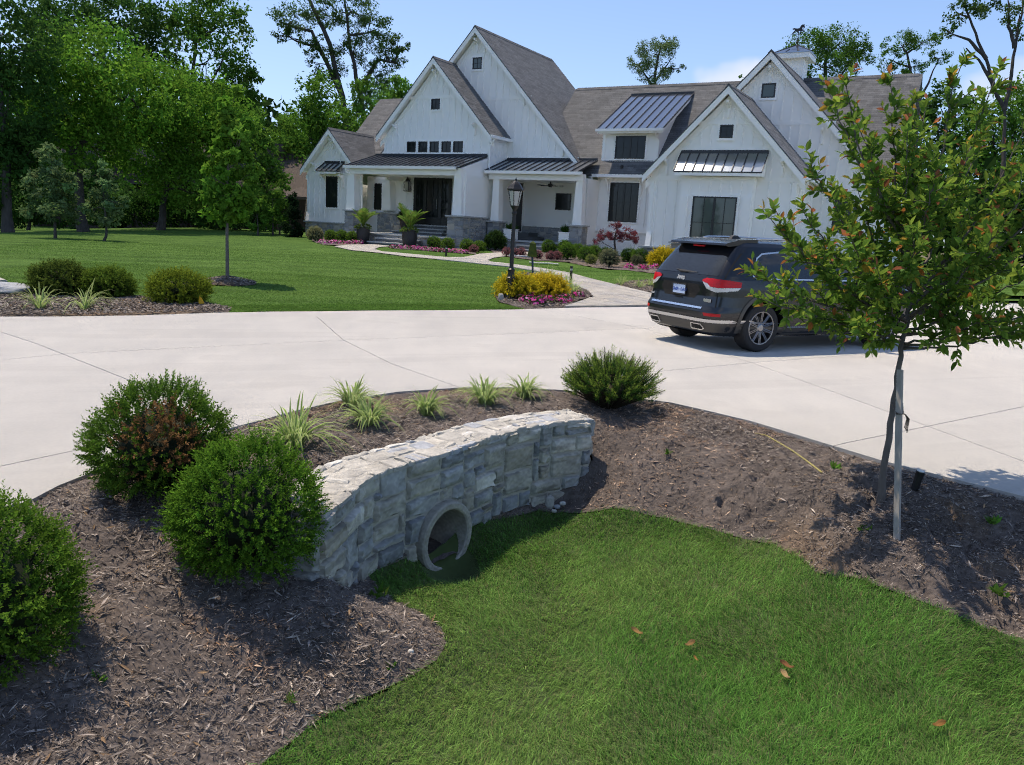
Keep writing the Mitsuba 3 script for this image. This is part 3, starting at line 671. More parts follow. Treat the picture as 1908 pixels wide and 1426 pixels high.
# big gable --------------------------------------------------------------
siding([(-30.7, 4.2), (-17.9, 4.2), (-17.9, 5.0), (-24.28, 11.45), (-30.7, 5.0)], 36.7, [(-24.7, 9.55, -23.8, 10.5), (-31, 8.12, -16, 8.32), (-31, 4, -16, 5.25)], phase=-24.66)
gable_roof(-24.28, 11.80, SL, 6.55, 6.58, 36.3, 45.0, 36.7)
band(-27.3, -20.9, 8.14, 8.31, 36.7); band(-22.18, -18.0, 5.14, 5.30, 36.7)
quad_win(HOUSE, -24.54, -23.98, 9.73, 10.31, 36.7, 2, 2, glass='blind_glass')
bracket(-24.28, 36.7, 11.2, .4, .62); bracket(-21.3, 36.7, 8.45, .4, .6); bracket(-18.9, 36.7, 5.95, .4, .6)
hp('wall', prism(Polygon([(-30.7, 4), (-17.9, 4), (-17.9, 5), (-24.28, 11.4), (-30.7, 5)]), 44.6, 44.75, 'xz'), 'white_siding')

# entry porch ------------------------------------------------------------
siding([(-30.0, 1.0), (-25.35, 1.0), (-22.36, 1.0), (-22.36, 4.12), (-30.0, 4.12)], 36.5, [(-28.2, 0, -25.3, 5), (-30.5, 0, -22, 2.15)], phase=-29.0)
siding([(-31.2, .9), (-30.0, .9), (-30.0, 4.12), (-31.2, 4.12)], 36.2, bat=False)
quad_win(HOUSE, -30.62, -30.06, 2.27, 3.74, 36.2, 1, 1, casing=.0)
hp('pilaster', prism(Polygon([(-29.95, 2.25), (-29.28, 2.25), (-29.4, 4.1), (-29.95, 4.1)]), 35.98, 36.48, 'xz'), 'white_trim')
hp('stone_base', bx(-30.35, -28.1, 36.12, 36.45, 1.0, 2.08), 'mortar'); veneer(-30.35, -28.1, 1.03, 2.07, 36.12)
hp('stone_cap', bx(-30.7, -28.05, 36.04, 36.47, 2.08, 2.15), 'slate_cap')
hp('porch_ceiling', bx(-29.6, -22.36, 32.7, 36.48, 4.12, 4.2), 'white_trim')
hp('porch_beam', bx(-29.35, -22.3, 32.65, 32.95, 4.02, 4.30), 'white_trim')
hp('porch_beam', bx(-22.5, -22.22, 32.952, 34.98, 4.02, 4.30), 'white_trim')
hp('wall', prism(Polygon([(32.6, 4.305), (34.98, 4.305), (34.98, 5.05), (32.6, 4.36)]), -22.46, -22.26, 'yz'), 'white_trim')
seam_roof(-29.6, -22.3, 32.55, 4.42, 34.97, 5.16, 19)
hp('gutter', join([bx(-29.66, -22.5, 32.42, 32.545, 4.28, 4.42)]), 'white_trim')
hp('downspout', tube([(-29.5, 32.48, 4.3), (-29.5, 32.5, 4.1), (-29.2, 32.9, 3.85), (-29.08, 33.3, 3.6), (-29.05, 33.3, 1.0)], .045, 8), 'white_trim')
hp('wall', prism(Polygon([(32.95, 1.0), (36.48, 1.0), (36.48, 4.11), (32.95, 4.11)]), -22.30, -22.16, 'yz'), 'white_siding')
for w_ in np.arange(33.25, 36.4, .406): hp('batten', bx(-22.326, -22.302, w_ - .026, w_ + .026, 2.2, 4.0), 'white_trim')
for u0, u1, z1 in ((-22.98, -22.0, 2.05), (-29.66, -29.02, 2.08)):
    c = (u0 + u1) / 2
    hp('stone_pier', bx(u0 + .05, u1 - .05, 32.62, 33.3, .2, z1), 'mortar')
    veneer(u0, u1, .45, z1, 32.62); veneer(32.62, 33.3, .45, z1, u1 - .05, 'w', 1)
    hp('stone_cap', bx(u0 - .06, u1 + .06, 32.5, 33.38, z1, z1 + .07), 'slate_cap')
    a, b = (.29, .22)
    hp('column', prism(Polygon([(c - a, z1 + .075), (c + a, z1 + .075), (c + a, z1 + .3), (c + a - .02, z1 + .3), (c + b, 4.02), (c - b, 4.02), (c - a + .02, z1 + .3), (c - a, z1 + .3)]), 32.7, 33.18, 'xz'), 'white_trim')
hp('stone_base', bx(-22.32, -22.06, 33.3, 34.95, .2, 2.05), 'mortar'); veneer(33.32, 34.9, .45, 2.04, -22.06, 'w', 1)
hp('stone_cap', bx(-22.36, -21.98, 33.4, 34.95, 2.055, 2.11), 'slate_cap')
# front door with side lights
d = hp('entry_door', join([bx(-28.0, -25.45, 36.40, 36.47, 4.02, 4.22), bx(-28.0, -27.82, 36.40, 36.47, 1.58, 4.02), bx(-25.63, -25.45, 36.40, 36.47, 1.58, 4.02), bx(-27.32, -27.12, 36.40, 36.47, 1.58, 4.02), bx(-26.28, -26.08, 36.40, 36.47, 1.58, 4.02), bx(-27.82, -25.63, 36.42, 36.47, 1.58, 2.0)]), 'black_frame')
for (a, b), nc in (((-27.82, -27.32), 2), ((-27.12, -26.28), 2), ((-26.08, -25.63), 2)):
    us, zs = np.linspace(a, b, nc + 1), np.linspace(2.0, 4.02, 5)
    hp('glazing_bar', join([bx(us[i] - .014, us[i] + .014, 36.41, 36.44, 2.0, 4.02) for i in range(1, nc)] + [bx(a, b, 36.412, 36.438, z - .014, z + .014) for z in zs[1:-1]]), 'black_frame', d)
    for i in range(nc):
        for j in range(4): hp('pane', bx(us[i], us[i + 1], 36.445, 36.455, zs[j], zs[j + 1]), 'dark_glass', d)
hp('door_handle', tube([(-26.36, 36.38, 2.5), (-26.36, 36.34, 2.55), (-26.36, 36.34, 2.95), (-26.36, 36.38, 3.0)], .015, 6), 'slate_cap', d)
# steps and porch floor
hp('porch_floor', bx(-29.0, -22.4, 31.9, 36.5, .96, 1.03), 'slate_cap'); hp('porch_base', bx(-28.95, -22.45, 31.98, 36.45, .2, .955), 'mortar')
veneer(-28.95, -22.45, .3, .95, 31.98)
for u0, u1, w0, w1, z in ((-26.7, -23.85, 31.0, 31.46, .64), (-26.58, -24.0, 31.46, 31.97, .83)):
    hp('step', bx(u0, u1, w0, w1, z - .06, z), 'slate_cap'); hp('riser', bx(u0 + .05, u1 - .05, w0 + .04, w1, .2, z - .062), 'dark_slate')
for u0, u1, w0, z in ((-28.3, -24.9, 34.9, 1.2), (-28.0, -25.2, 35.5, 1.38), (-27.7, -25.3, 36.1, 1.56)):
    hp('step', bx(u0, u1, w0, 36.4, z - .06, z), 'slate_cap'); hp('riser', bx(u0 + .04, u1 - .04, w0 + .04, 36.39, 1.035, z - .062), 'dark_slate')

# side porch ---------------------------------------------------------------
seam_roof(-22.14, -16.95, 34.56, 4.42, 36.66, 5.13, 13)
hp('gutter', bx(-22.1, -16.7, 34.43, 34.555, 4.28, 4.42), 'white_trim')
hp('porch_beam', bx(-22.0, -16.75, 34.72, 35.05, 4.02, 4.33), 'white_trim')
hp('porch_ceiling', bx(-22.15, -16.9, 35.06, 38.5, 4.14, 4.2), 'white_trim')
hp('wall', bx(-22.15, -16.8, 38.5, 38.62, 1.0, 4.13), 'white_siding')
hp('wall', bx(-22.16, -22.02, 36.0, 38.49, 1.0, 4.13), 'white_siding')
hp('wall', bx(-16.95, -16.8, 35.4, 38.49, 1.0, 4.13), 'white_siding')
hp('stone_base', bx(-22.0, -17.0, 38.38, 38.49, 1.06, 1.8), 'mortar'); veneer(-22.0, -17.0, 1.08, 1.79, 38.38)
quad_win(HOUSE, -20.07, -19.18, 2.74, 3.6, 38.5, 2, 2, casing=.0)
hp('side_door', bx(-22.018, -21.96, 37.3, 38.2, 1.5, 4.05), 'black_frame')
hp('step', bx(-21.95, -20.6, 37.0, 38.37, 1.06, 1.25), 'dark_slate'); hp('step', bx(-21.95, -21.0, 37.3, 38.365, 1.255, 1.45), 'dark_slate')
for u0, u1 in ((-21.95, -21.25), (-17.33, -16.6)):
    c = (u0 + u1) / 2
    hp('stone_pier', bx(u0 + .05, u1 - .05, 34.72, 35.35, .2, 1.9), 'mortar')
    veneer(u0, u1, .5, 1.9, 34.72); veneer(34.72, 35.35, .5, 1.9, u1 - .05, 'w', 1)
    hp('stone_cap', bx(u0 - .06, u1 + .06, 34.6, 35.42, 1.9, 1.97), 'slate_cap')
    hp('column', prism(Polygon([(c - .25, 1.975), (c + .25, 1.975), (c + .25, 2.15), (c + .23, 2.15), (c + .17, 4.02), (c - .17, 4.02), (c - .23, 2.15), (c - .25, 2.15)]), 34.8, 35.2, 'xz'), 'white_trim')
hp('porch_floor', bx(-22.0, -16.7, 34.66, 38.48, 1.0, 1.06), 'slate_cap'); hp('porch_base', bx(-21.95, -16.72, 34.76, 38.4, .2, .995), 'mortar')
veneer(-21.2, -17.4, .4, .99, 34.76)
for w0, z in ((33.9, .69), (34.25, .88)):
    hp('step', bx(-19.95, -18.4, w0, 34.65, z - .06, z), 'slate_cap'); hp('riser', bx(-19.9, -18.45, w0 + .04, 34.64, .2, z - .062), 'dark_slate')

# right wing ---------------------------------------------------------------
siding([(-16.9, 2.02), (-12.2, 2.02), (-12.2, 4.4), (-16.9, 4.4)], 36.7, [(-16.4, 2.0, -14.4, 4.4)], phase=-16.75)
hp('wall', bx(-16.9, -12.2, 36.74, 36.95, .2, 1.75), 'white_brick')
band(-16.9, -12.2, 1.78, 2.02, 36.7, .05)
hp('drip_ledge', bx(-16.9, -12.2, 36.62, 36.72, 1.74, 1.775), 'white_trim')
quad_win(HOUSE, -16.17, -14.68, 2.24, 4.1, 36.7, 4, 2, casing=.07, mull=2)
bracket(-16.28, 36.7, 4.3, .45, .75, .07); bracket(-14.58, 36.7, 4.3, .45, .75, .07)
hp('roof', prism(Polygon([(36.2, 4.43), (40.85, 9.31), (40.85, 9.25), (36.2, 4.37)]), -20.5, -3.45, 'yz'), 'shingle')
hp('roof', prism(Polygon([(45.5, 4.43), (40.85, 9.31), (40.85, 9.25), (45.5, 4.37)]), -20.5, -3.45, 'yz'), 'shingle')
hp('ridge_cap', join([prism(Polygon([(40.72, 9.18), (40.85, 9.322), (40.98, 9.18), (40.98, 9.205), (40.85, 9.35), (40.72, 9.205)]), u, u + .325, 'yz') for u in np.arange(-20.4, -3.6, .33)]), 'shingle')
hp('soffit', prism(Polygon([(36.25, 4.35), (36.9, 5.03), (36.9, 4.4), (36.25, 4.3)]), -17.2, -12.3, 'yz'), 'white_trim')
hp('gutter', bx(-16.95, -12.6, 36.08, 36.195, 4.31, 4.45), 'white_trim')
hp('downspout', tube([(-16.98, 36.14, 4.34), (-17.0, 36.2, 4.15), (-17.18, 36.5, 3.98), (-17.2, 36.6, 3.8), (-17.2, 36.6, 2.3), (-17.14, 36.5, 2.05), (-17.1, 36.4, 1.8), (-17.1, 36.4, .6)], .05, 8), 'white_trim')
hp('downspout', tube([(-12.65, 36.12, 4.35), (-12.6, 36.2, 4.15), (-12.36, 36.5, 3.95), (-12.32, 36.62, 3.75), (-12.32, 36.62, 1.6), (-12.6, 36.4, .9)], .05, 8), 'white_trim')
hp('wall', prism(Polygon([(36.4, .3), (45.3, .3), (45.3, 4.3), (40.85, 9.05), (36.4, 4.4)]), -3.9, -3.75, 'yz'), 'white_siding')
hp('rake_board', prism(Polygon([(36.2, 4.365), (40.85, 9.245), (40.85, 9.0), (36.2, 4.12)]), -3.55, -3.47, 'yz'), 'white_trim')
hp('utility_box', bx(-17.0, -16.75, 36.45, 36.65, .75, 1.35), 'slate_cap')
# shed dormer
hp('dormer_wall', bx(-16.86, -14.0, 36.9, 37.05, 4.95, 6.5), 'white_siding')
hp('dormer_wall', prism(Polygon([(37.052, 5.1), (37.052, 6.6), (40.2, 8.6), (40.2, 8.4)]), -14.15, -14.0, 'yz'), 'white_siding')
hp('dormer_wall', prism(Polygon([(37.052, 5.1), (37.052, 6.6), (40.2, 8.6), (40.2, 8.4)]), -16.86, -16.71, 'yz'), 'white_siding')
band(-16.86, -16.7, 5.15, 6.45, 36.9); band(-14.16, -14.0, 5.15, 6.45, 36.9); band(-16.86, -14.0, 4.98, 5.14, 36.9)
quad_win(HOUSE, -16.15, -14.61, 5.24, 6.30, 36.9, 4, 2, casing=.07, mull=2)
seam_roof(-16.98, -13.62, 36.42, 6.6, 40.3, 8.74, 8)
hp('dormer_fascia', join([bx(-16.95, -13.66, 36.40, 36.44, 6.38, 6.55), prism(Polygon([(36.45, 6.38), (40.2, 8.46), (40.2, 8.64), (36.45, 6.55)]), -13.70, -13.66, 'yz'), prism(Polygon([(36.45, 6.40), (40.2, 8.47), (40.2, 8.6), (36.45, 6.5)]), -16.9, -13.72, 'yz')]), 'white_trim')
hp('gutter', bx(-17.02, -13.58, 36.28, 36.395, 6.46, 6.58), 'white_trim')
hp('downspout', tube([(-14.0, 36.34, 6.45), (-13.98, 36.6, 6.25), (-13.95, 36.84, 6.1), (-13.95, 36.84, 5.0)], .04, 8), 'white_trim')
hp('roof_vent', lathe([(0.001, 5.05), (.07, 5.03), (.07, 4.8)], 10, (-15.6, 36.55, -.13)), 'post_black')

# right hand front gable (nearest the drive) ---------------------------------
siding([(-12.2, 1.22), (-6.39, 1.22), (-6.39, 4.2), (-9.25, 7.18), (-12.2, 4.2)], 31.7, [(-9.7, 5.35, -8.8, 6.1), (-12.3, 3.9, -6, 4.12), (-11.0, 3.9, -7.5, 5.25), (-10.9, 1, -7.8, 4), (-10.5, 6.02, -8, 6.24)], phase=-9.46)
gable_roof(-9.25, 7.48, SL, 3.2, 3.2, 31.3, 35.1, 31.7)
band(-12.2, -10.8, 3.92, 4.09, 31.7); band(-7.8, -6.39, 3.92, 4.09, 31.7); band(-10.4, -8.1, 6.06, 6.21, 31.7); band(-11.05, -7.5, 5.1, 5.24, 31.7)
band(-12.2, -12.03, 1.25, 3.91, 31.7, .04); band(-6.56, -6.385, 1.25, 3.91, 31.7, .04)
quad_win(HOUSE, -9.52, -9.0, 5.55, 6.04, 31.7, 2, 2)
bracket(-9.25, 31.7, 6.92, .36, .62); bracket(-11.55, 31.7, 4.75, .36, .62); bracket(-6.98, 31.7, 4.75, .36, .62)
hp('bay_wall', bx(-10.75, -7.9, 31.3, 31.68, .9, 4.06), 'white_siding')
for u in np.arange(-10.4, -8.0, .406): hp('batten', bx(u - .026, u + .026, 31.278, 31.298, 3.42, 4.0), 'white_trim')
hp('pilaster', prism(Polygon([(-10.82, 1.5), (-10.3, 1.5), (-10.42, 1.95), (-10.42, 3.3), (-10.74, 3.3), (-10.74, 1.95)]), 31.2, 31.296, 'xz'), 'white_trim')
hp('pilaster', prism(Polygon([(-8.36, 1.5), (-7.84, 1.5), (-7.92, 1.95), (-7.92, 3.3), (-8.24, 3.3), (-8.24, 1.95)]), 31.2, 31.296, 'xz'), 'white_trim')
quad_win(HOUSE, -10.2, -8.46, 1.3, 3.3, 31.3, 4, 2, glass='blind_glass', casing=.09, mull=2)
seam_roof(-11.0, -7.56, 30.95, 4.24, 31.64, 4.98, 9)
hp('canopy_board', join([bx(-10.97, -7.6, 30.97, 31.01, 4.07, 4.21), bx(-10.97, -7.6, 31.012, 31.66, 4.15, 4.2)]), 'white_trim')
hp('canopy_board', prism(Polygon([(31.02, 4.08), (31.66, 4.08), (31.66, 4.85), (31.02, 4.2)]), -7.64, -7.6, 'yz'), 'white_trim')
hp('stone_base', bx(-12.25, -6.35, 31.6, 31.9, .1, 1.18), 'mortar'); veneer(-12.3, -6.3, .3, 1.17, 31.6); veneer(31.6, 34.9, .3, 1.17, -6.35, 'w', 1)
hp('stone_cap', bx(-12.42, -6.2, 31.48, 31.72, 1.18, 1.24), 'slate_cap')
hp('stone_pier', bx(-10.9, -7.8, 31.18, 31.6, .1, 1.42), 'mortar'); veneer(-10.92, -7.78, .3, 1.42, 31.18)
hp('stone_cap', bx(-11.0, -7.7, 31.08, 31.5, 1.42, 1.49), 'slate_cap')
for u in (-12.2, -6.72): hp('corner_flare', prism(Polygon([(31.54, 1.245), (31.66, 1.245), (31.66, 1.85)]), u + .02, u + .24, 'yz'), 'white_trim')
hp('wall', bx(-6.54, -6.39, 31.852, 35.0, 1.2, 4.3), 'white_siding'); hp('wall', bx(-12.2, -12.05, 31.852, 36.7, .3, 4.3), 'white_siding')
for w_ in np.arange(32.1, 34.9, .406): hp('batten', bx(-6.388, -6.366, w_ - .026, w_ + .026, 1.25, 4.2), 'white_trim')
hp('gutter', bx(-6.12, -6.0, 31.35, 34.98, 4.02, 4.15), 'white_trim')
hp('downspout', tube([(-6.06, 32.0, 4.05), (-6.1, 32.05, 3.9), (-6.33, 32.1, 3.7), (-6.34, 32.1, 3.5), (-6.34, 32.1, .6)], .045, 8), 'white_trim')
# gable behind it
siding([(-13.45, 1.2), (-3.8, 1.2), (-3.8, 4.3), (-8.62, 9.02), (-13.45, 4.2)], 35.0, [(-9.1, 7.3, -8.2, 8.3), (-14, 6.42, -3, 6.65), (-14, 3.8, -3, 4.05)], phase=-8.84)
gable_roof(-8.62, 9.34, SL, 4.95, 4.95, 34.6, 41.0, 35.0)
band(-11.4, -5.85, 6.44, 6.61, 35.0); band(-6.38, -3.8, 3.84, 4.02, 35.0)
quad_win(HOUSE, -8.92, -8.36, 7.54, 8.11, 35.0, 1, 1, glass='blind_glass')
quad_win(HOUSE, -5.5, -4.6, 2.2, 3.6, 35.0, 2, 2)
bracket(-8.62, 35.0, 8.75, .38, .62); bracket(-6.3, 35.0, 6.3, .38, .62)
hp('wall', bx(-3.95, -3.8, 35.152, 37, .3, 4.3), 'white_siding')
hp('stone_base', bx(-6.3, -3.75, 34.9, 35.1, .1, 1.18), 'mortar'); veneer(-6.3, -3.75, .3, 1.17, 34.9)
# ridge cupola
cu, cw_ = -9.0, 40.85
hp('cupola', bx(cu - .5, cu + .5, cw_ - .5, cw_ + .5, 8.6, 10.14), 'white_siding')
hp('cupola_cornice', bx(cu - .78, cu + .78, cw_ - .78, cw_ + .78, 10.14, 10.36), 'white_trim')
rf = np.array([[cu - .82, cw_ - .82, 10.363], [cu + .82, cw_ - .82, 10.363], [cu + .82, cw_ + .82, 10.363], [cu - .82, cw_ + .82, 10.363], [cu, cw_, 10.86], [cu - .82, cw_ - .82, 10.40], [cu + .82, cw_ - .82, 10.40], [cu + .82, cw_ + .82, 10.40], [cu - .82, cw_ + .82, 10.40]])
hp('cupola_roof', (rf, np.array([[5, 6, 4], [6, 7, 4], [7, 8, 4], [8, 5, 4], [0, 1, 6], [0, 6, 5], [1, 2, 7], [1, 7, 6], [2, 3, 8], [2, 8, 7], [3, 0, 5], [3, 5, 8], [0, 2, 1], [0, 3, 2]])), 'metal_roof')
hips = [tube([(cu + a * .82, cw_ + b * .82, 10.405), (cu, cw_, 10.87)], .022, 5) for a in (-1, 1) for b in (-1, 1)] + [tube([(cu + a * .3, cw_ - .82, 10.41), (cu + a * .3 * .66, cw_ - .53, 10.58)], .016, 5) for a in (-1, 1)] + [tube([(cu + .82, cw_ + a * .3, 10.41), (cu + .53, cw_ + a * .3 * .66, 10.58)], .016, 5) for a in (-1, 1)]
hp('cupola_seam', join(hips), 'shaded_seam_metal')
va, vc = join([x[0] for x in VEN]), np.vstack([x[1] for x in VEN])
hp('stone_facing', va, 'matte_mat', color=vc, kind='stuff', label='grey blue random stone facing of bases and piers')

# things hung on or standing at the house -------------------------------------
k = thing('weather_vane', 'dark running horse weather vane on the roof cupola', 'weather vane')
horse = Polygon([(-.44, -.20), (-.41, -.245), (-.30, -.17), (-.20, -.06), (-.15, -.075), (-.10, -.16), (-.03, -.18), (-.02, -.15), (-.07, -.10), (-.05, -.05), (.08, -.05), (.13, -.10), (.11, -.24), (.16, -.26), (.18, -.10), (.26, -.05), (.36, -.15), (.40, -.13), (.30, .0), (.22, .05), (.24, .16), (.27, .24), (.33, .13), (.38, .12), (.40, .18), (.35, .30), (.37, .36), (.32, .34), (.22, .36), (.12, .27), (.06, .12), (-.10, .10), (-.22, .12), (-.34, .15), (-.44, .12), (-.42, .06), (-.30, .06), (-.26, .0), (-.34, -.10)]).buffer(.012)
m = prism(horse, -.012, .012, 'xz'); hp('horse', (m[0] * [.64, 1, .64] + np.array([cu, cw_, 11.52]), m[1]), 'post_black', k)
hp('rod', tube([(cu, cw_, 10.84), (cu, cw_, 11.50)], .018, 6), 'post_black', k)
hp('base_bar', tube([(cu - .36, cw_, 11.36), (cu + .33, cw_, 11.33)], .013, 6), 'post_black', k)
hp('arrow', join([tube([(cu - .28, cw_, 11.12), (cu + .28, cw_, 11.12)], .012, 6), tube([(cu, cw_ - .28, 11.12), (cu, cw_ + .28, 11.12)], .012, 6)]), 'dark_wood', k)
hp('ball', ellipsoid((cu, cw_, 10.98), (.06, .06, .06), 2), 'dark_wood', k, smooth=True)

k = thing('wall_lantern', 'black carriage lantern on the porch wall beside the door', 'lantern')
c = np.array([-28.35, 36.28, 3.4])
hp('cage', join([bx(c[0] + a * .15 - .012, c[0] + a * .15 + .012, c[1] + b * .12 - .012, c[1] + b * .12 + .012, c[2] - .02, c[2] + .5) for a in (-1, 1) for b in (-1, 1)] + [bx(c[0] - .17, c[0] + .17, c[1] - .14, c[1] + .14, c[2] - .05, c[2] - .021)]), 'post_black', k)
m = trimesh.creation.cone(.2, .26, sections=4); hp('hood', (np.array(m.vertices) + c + [0, 0, .502], np.array(m.faces)), 'post_black', k)
hp('finial', tube([c + [0, 0, .74], c + [0, 0, .86], c + [0, .2, .86], c + [0, .2, .5]], .016, 6), 'post_black', k)
hp('glass', bx(c[0] - .12, c[0] + .12, c[1] - .095, c[1] + .095, c[2], c[2] + .49), 'frosted', k)

k = thing('ceiling_fan', 'dark ceiling fan hanging in the side porch', 'ceiling fan')
c = np.array([-19.63, 36.9, 3.9])
hp('motor', lathe([(.001, .2), (.03, .2), (.03, .1), (.12, .08), (.13, -.02), (.07, -.08), (.001, -.09)], 14, c), 'black_frame', k)
for i in range(5):
    a = i * 2 * PI / 5 + .35
    d1, s1 = np.array([math.cos(a), math.sin(a), 0]), np.array([-math.sin(a), math.cos(a), .12])
    q = [c + d1 * .12 - s1 * .04, c + d1 * .12 + s1 * .04, c + d1 * .72 + s1 * .075, c + d1 * .72 - s1 * .075]
    v = np.array(q + [x - [0, 0, .015] for x in q]); hp('blade', (v, np.array([[0, 1, 2], [0, 2, 3], [4, 6, 5], [4, 7, 6], [0, 4, 5], [0, 5, 1], [1, 5, 6], [1, 6, 2], [2, 6, 7], [2, 7, 3], [3, 7, 4], [3, 4, 0]])), 'black_frame', k)

k = thing('porch_bench', 'dark arched back metal bench in the side porch', 'bench')
c = np.array([-18.0, 36.9, 1.06])
arc = [(x, .42 + .42 * math.sqrt(max(0, 1 - (x / .75) ** 2)) * .9 + .1) for x in np.linspace(-.75, .75, 13)]
hp('backrest', join([tube([c + [x, .25, z] for x, z in arc], .022, 6)] + [tube([c + [x, .25, .42], c + [x, .25, .5 + .4 * math.sqrt(max(0, 1 - (x / .75) ** 2))]], .012, 5) for x in np.linspace(-.68, .68, 18)]), 'post_black', k)
hp('seat', bx(c[0] - .75, c[0] + .75, c[1] - .25, c[1] + .25, c[2] + .40, c[2] + .44), 'post_black', k)
for a in (-1, 1):
    for b in (-1, 1): hp('leg', tube([c + [a * .7, b * .22, 0], c + [a * .7, b * .22, .41]], .02, 6), 'post_black', k)
